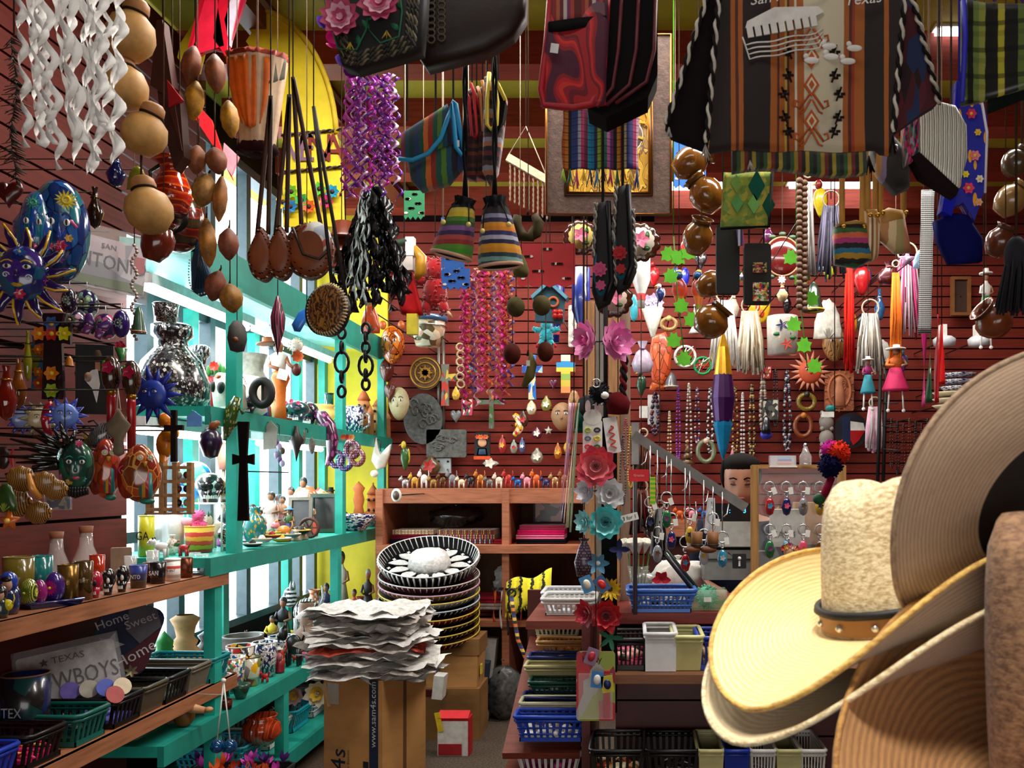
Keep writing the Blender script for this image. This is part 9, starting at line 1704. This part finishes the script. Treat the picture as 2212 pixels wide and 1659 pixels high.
LW=[(14,850,44,120,2.2,'ruby red blown-glass','tube','7a1a0c','b8842c'),(40,830,34,110,2.3,'amber blown-glass','tube','8a4a14','c8a03a'),(10,990,40,60,2.2,'dark striped','fish','2a1a1c','b83a3a'),(12,1075,46,60,2.0,'green-eyed','fan','2a4a1a','8aa03a'),(20,1125,50,50,2.0,'orange petal','star','c8601a','d8b04a'),(150,780,20,24,2.4,'small orange bead','bell','c8781a','5a3a14'),(60,770,18,110,2.45,'olive stick','tube','8a8a1a','3a3a14'),(175,800,26,60,2.6,'gilt','tube','6a4a1a','b88a2c'),(110,855,36,40,2.6,'dark tin','heart','2a1c18','6a2a1a'),(262,760,26,50,2.6,'tulip','cone','2a6a2a','c81f4a'),(190,960,26,50,2.45,'green and yellow','bird','5a6a1a','c8b83a'),(300,690,30,60,2.9,'dark-haired','bell','2a4a34','b07a54'),(20,420,60,60,2.0,'glossy dark red','heart','4a0f0c','8a2a1a'),(250,370,40,70,2.3,'navy fluted','tube','101c5a','4a6ac0'),(296,385,44,50,2.35,'olive yellow','fan','8a8a1a','3a4a14'),(205,450,34,90,2.4,'dark bronze','tube','2a1a0c','6a4a1c'),(165,440,30,60,2.3,'brown','bell','3a1c10','7a4a24')]
for x,y,w_,h,Z,ad,sh,c,c2 in LW:orn(x,y,w_,h,Z,'%s %s ornament on a peg of the left wall'%(ad,SHN[sh]),sh,c,c2,left=True)
# more figures crowding the turquoise shelves
AD=['chestnut','ivory','scarlet','mustard','olive','teal','plum','rose','slate','amber','navy','white','black','coral','moss','violet','sand','ruby','sky blue','umber','lime','copper','mint','grey'];AC=['6a2f1a','d8d0bc','b01a1a','c8981a','5a6a1a','1a7a78','5a1f4a','d87a8a','5a626a','c87a1a','16245a','dcd8d0','131316','d8604a','3a5a24','6a3a9a','c0a878','8a0f22','5a9ac8','4a2c18','8ab02a','a85a2c','8ac8a8','7a7a78']
rows=[(B_,-2.02,350,8,22,40,'the middle shelf near the bottles'),(B_,-1.93,550,12,15,66,'the middle shelf behind the sombreros'),(C,-1.92,470,14,19,60,'the low shelf'),(A,-1.85,560,8,29,46,'the upper shelf'),(C,-1.80,460,9,21,44,'the front half of the low shelf')]
for r,(z,X,x0,n,dx,h,lab)in enumerate(rows):
 for k in range(n):
  i=(k+5*r)%24;j=(k*7+r*3)%24;x=x0+dx*k;hh=h*(.75+.13*((k*5+r)%5));XX=X-.03*(k%3);kind=(k+r)%3
  if kind==0:at(figurine,x,z,XX,hh*.5,hh,'small %s and %s dressed figure on %s'%(AD[i],AD[j],lab),M(AC[i],.4),M(AC[j],.4),hat=M(AC[(j+4)%24],.5)if k%2 else None,fill=True)
  elif kind==1:at(vase,x,z,XX,hh*.6,hh,'small %s painted vase with %s flecks on %s'%(AD[i],AD[j],lab),dots(AC[i],AC[j],6,.3,.25,.7,rnd=.8),fill=True)
  else:at(critter,x,z,XX,hh*.8,hh*.8,'small %s clay animal with %s head on %s'%(AD[i],AD[j],lab),M(AC[i],.4,coat=.3),head=M(AC[j],.4,coat=.3),fill=True)
  # ---- clutter beside the till
bagblob('heap of crumpled white tissue paper on the counter left of the till',1465,1318,3.62,110,84,M('d4d0c8',.6,var=.15,bmp=.6),1.022);bagblob('small heap of silver wrapped sweets on the counter behind the blue basket',1395,1318,3.68,70,50,M('9a9896',.25,.4,var=.4,vs=40,bmp=1),1.022)
t=T('lily_vase','clear glass vase of white calla lilies beside the column','vase',1378,1318,3.42);t.p('glass',MB().lathe([(0,0),(20,0),(18,70),(24,96),(22,96)],seg=16,cap=False),glassm('e8e8e0',.04,.2));[(t.p('stem',MB().tube([(2*k-4,0,4),(12*k-22,0,128)],1.6,5),M('5a7a2a',.6)),t.p('lily',MB().lathe([(1,0),(6,16),(13,32),(11,32),(4,12)],(12*k-22,0,122),12,cap=False,rot=(R_(20),R_(12*(k-2)),0)),M('e4e0d0',.5)))for k in range(5)]
t=T('tripod_stand','folded tripod with black and silver legs leaning across the counter','tripod',1455,1225,3.3);[t.p('leg',MB().tube([(-75+6*k,8*k,96),(70+8*k,10,-88)],3,6),[BLACK,SILVER,M('12302a',.5)][k])for k in range(3)];t.p('head',MB().box((-74,6,98),(18,18,14)),BLACK)
for k,(x,c,lab)in enumerate(((1478,'7a0f1a','red stemmed goblet on the counter, left of two'),(1500,'d8d4d0','white stemmed goblet with red lip on the counter, right of two'))):vase(x,1300,24,70,3.75,lab,M(c,.15,coat=.8),prof=[(0,0),(.9,0),(.9,.06),(.15,.12),(.15,.45),(.9,.6),(1,1),(.92,1),(.2,.55)],name='goblet',cat='goblet').o.location[2]=1.022
t=T('net_purse','purple sequinned net pouch hanging on the column','pouch',1262,1205,2.98);t.p('net',MB().lathe([(0,-44),(16,-40),(22,-10),(12,24),(6,34),(12,42)],seg=16,sy=.6,cap=False),dots('3a2434','b0a0b0',14,.3,.4,.4));t.cord(0,36)
t=T('flower_crown_doll','key ring doll with flower crown and white lace collar on the glass display','key ring',1704,1205,3.24);t.p('head',MB().ell((0,-4,14),(13,10,14)),M('c89070',.5));t.p('hair',MB().ell((0,0,18),(16,10,15)),BLK);[t.p('crown_flower',MB().petals((-14+7*k,-11,28-abs(k-2)*3),6,7,5,20),M(['c82a2a','d8b02a','d84a7a','e8d8c0','c8501a'][k],.5))for k in range(5)];t.p('dress',MB().lathe([(24,-34),(20,-18),(8,0),(0,2)],seg=14,sy=.5),M('14101a',.6));t.p('lace',MB().torus((0,0,-34),24,3.4,22,5,rot=(0,0,0),sz=.5),WHITE);t.p('hook',MB().tube([(0,0,30),(0,0,44),(0,30,46)],1.4,5),SILVER)
t=T('souvenir_snow_box','small clear souvenir box with a desert picture on top of the display','souvenir',1690,1008,3.3);t.p('box',MB().box((0,0,12),(56,20,24)),glassm('e8f0f8',.04,.3));t.p('picture',MB().box((6,8,12),(30,2,18)),stripes(['8a3a2a','c87a4a','3a4a8a','6a9ac8'],'z',1,.5));t.p('stand',MB().box((0,0,0),(60,24,3)),WHITE)
t=T('mini_bottle','tiny clear domed bottle on top of the display','bottle',1740,1008,3.3);t.p('glass',MB().lathe([(0,2),(13,2),(14,22),(8,32),(4,44),(0,46)],seg=16),glassm('e8e8e8',.03,.3));t.p('stopper',MB().ell((0,0,46),5),SILVER)
t=T('braided_cord','orange, black and white braided cord trailing from the cubbies','cord',1118,1330,5.1);t.p('cord',MB().tube([(-16,20,40),(-8,0,0),(2,-10,-50),(20,-16,-90),(44,-20,-118)],4.4,7),stripes(['c8641a','14100f','d8a83a','2a2a6a','14100f'],'z',5,.8));t.p('loop',MB().torus((-16,24,46),9,2.4,14,5),BLACK);t.peg(5.56,46,-16)
for k,(x,c)in enumerate(((1352,'8a1420'),(1362,'c8a030'),(1345,'3a3a44'))):necklace(x,905+18*k,16,110+20*k,['garnet','brass','gunmetal'][k]+' chain necklace hung on the side of the column',(c,),2.2,3.42,'chains on the column')
for x,y,c,lab in((1300,905,'0f4a3a','dark green knitted cap behind the bunny card'),(1268,880,'2a2a30','charcoal furry ear warmer left of the black charm')):t=T('knitted_cap',lab,'cap',x-40*(c=='0f4a3a'),y,3.05);t.p('cap',MB().lathe([(22,-24),(24,-6),(18,18),(0,28)],seg=16),M(c,.9,bmp=.5));t.p('brim',MB().torus((0,0,-24),21,4,18,6,rot=(0,0,0)),M(c,.9));t.cord(0,26)
for k in range(10):orn(1395+88*(k%5)+31*(k//5),505+34*(k%3)+60*(k//5),26,40,5.5-.25*(k%3),'%s %s dangling in the crowded middle of the right wall'%(AD[k*2],SHN[['bird','heart','star','tube','bell'][k%5]]),['bird','heart','star','tube','bell'][k%5],AC[k*2],AC[k*2+1])
# == straw hats in the right foreground
def hat(label,x,y,Z,rot,a=.195,b=.165,ca=.098,cb=.082,H=.135,up=.085,dip=.03,inw=.25,mats=None,band=True,crown=True,dent=.03,edge=None,pw=1.7,cz=0.,nm='straw_hat',dents=True,bandm=None,pinch=.12,taper=1.):
 o=bpy.data.objects.new(nm,None);sc.collection.objects.link(o);o.location=P(x,y,Z);o.rotation_euler=tuple(R_(q)for q in rot)
 tag(o,label,'hat')
 top,under,crm=mats
 nu,nv=72,14
 def bp(i,j):
  f=2*math.pi*i/nu;t=j/nv;s_=math.sin(f)**2;c_=math.cos(f)
  rx=ca+(a-ca)*t;ry=cb+(b-cb)*t
  k=1-inw*s_*t*t
  return Vector((rx*c_,ry*math.sin(f)*k,up*s_**.8*t**pw-dip*(c_**2)*t**1.5+cz))
 def layer(off,name,mat,flip):
  vs=[bp(i,j)+Vector((0,0,off))for j in range(nv+1)for i in range(nu)]
  fs=[]
  for j in range(nv):
   for i in range(nu):
    l=(i+1)%nu;q=(j*nu+i,j*nu+l,(j+1)*nu+l,(j+1)*nu+i)
    fs.append(q if flip else q[::-1])
  mb=MB().add(vs,fs);ob=mb.build(name,mat,o)
  uv=ob.data.uv_layers.new(name='UVMap')
  for li,lp in enumerate(ob.data.loops):
   v=lp.vertex_index;i,j=v%nu,v//nu
   u=i/nu
   uv.data[li].uv=(abs(u-.5)*2,j/nv)
  return ob
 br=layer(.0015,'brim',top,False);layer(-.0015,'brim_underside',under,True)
 MB().tube([bp(i,nv)for i in range(nu)],.0032,6,closed=True).build('brim_edge',edge or crm,o)
 if crown:
  MB().lathe([(0,cz+.012),(ca*.99,cz+.002)],seg=36,sy=cb/ca,cap=False).build('shade_disc',BLACK,o)  # black disc drawn in as the shade inside the crown opening
  prof=[(1.0,0),(.985,.25),(.95,.55),(.91,.8),(.86,.92),(.74,1.0),(.5,1.02),(.25,1.0),(.0,.98)]
  vs=[];fs=[];n=40
  for k,(r,z)in enumerate(prof):
   r*=1-(1-taper)*min(z,1)
   for i in range(n):
    f=2*math.pi*i/n;px_=ca*r*math.cos(f);py_=cb*r*math.sin(f)
    zz=H*z
    if z>.5:
     zz-=dent*math.exp(-(py_/(cb*.35))**2)*(z-.5)*2*(.7+.3*math.cos(f))
     fr=max(0,-math.cos(f));py_*=1-pinch*fr*(z-.5)*2;zz-=H*.10*fr*(z-.5)*2*r
    vs.append((px_,py_,zz+cz))
  for k in range(len(prof)-1):
   for i in range(n):
    l=(i+1)%n;fs.append((k*n+i,k*n+l,(k+1)*n+l,(k+1)*n+i))
  MB().add(vs,fs).build('crown',crm,o)
  if band:
   pts=[(ca*1.012*math.cos(2*math.pi*i/48),cb*1.012*math.sin(2*math.pi*i/48))for i in range(48)]
   vs=[(x_,y_,.004+cz)for x_,y_ in pts]+[(x_,y_,.024+(.004 if i%4<2 else 0)+cz)for i,(x_,y_)in enumerate(pts)]
   hb=MB().add(vs,[(i,(i+1)%48,(i+1)%48+48,i+48)for i in range(48)]).build('hat_band',bandm or M('a5713c',.5),o)
   MB().tube([(x_*1.004,y_*1.004,.028+cz)for x_,y_ in pts],.005,5,closed=True).build('dark_trim',BLACK,hb)
   for i in range(0,48,4):MB().ell((pts[i][0]*1.01,pts[i][1]*1.01,.014+cz),.0045,8,6).build('stud',M('e8e4dc',.15,.7),hb)
 return o
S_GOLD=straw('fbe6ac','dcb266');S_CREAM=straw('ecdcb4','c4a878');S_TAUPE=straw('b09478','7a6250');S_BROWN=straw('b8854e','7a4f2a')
C_CREAM=straw('f0e0ba','b89c6c',130,False);C_GOLD=straw('e3c684','b08a4a',130,False);C_BR=straw('a87f5c','6d4c36',90,False);C_PALE=straw('ecdfc0','bfaa84',90,False)
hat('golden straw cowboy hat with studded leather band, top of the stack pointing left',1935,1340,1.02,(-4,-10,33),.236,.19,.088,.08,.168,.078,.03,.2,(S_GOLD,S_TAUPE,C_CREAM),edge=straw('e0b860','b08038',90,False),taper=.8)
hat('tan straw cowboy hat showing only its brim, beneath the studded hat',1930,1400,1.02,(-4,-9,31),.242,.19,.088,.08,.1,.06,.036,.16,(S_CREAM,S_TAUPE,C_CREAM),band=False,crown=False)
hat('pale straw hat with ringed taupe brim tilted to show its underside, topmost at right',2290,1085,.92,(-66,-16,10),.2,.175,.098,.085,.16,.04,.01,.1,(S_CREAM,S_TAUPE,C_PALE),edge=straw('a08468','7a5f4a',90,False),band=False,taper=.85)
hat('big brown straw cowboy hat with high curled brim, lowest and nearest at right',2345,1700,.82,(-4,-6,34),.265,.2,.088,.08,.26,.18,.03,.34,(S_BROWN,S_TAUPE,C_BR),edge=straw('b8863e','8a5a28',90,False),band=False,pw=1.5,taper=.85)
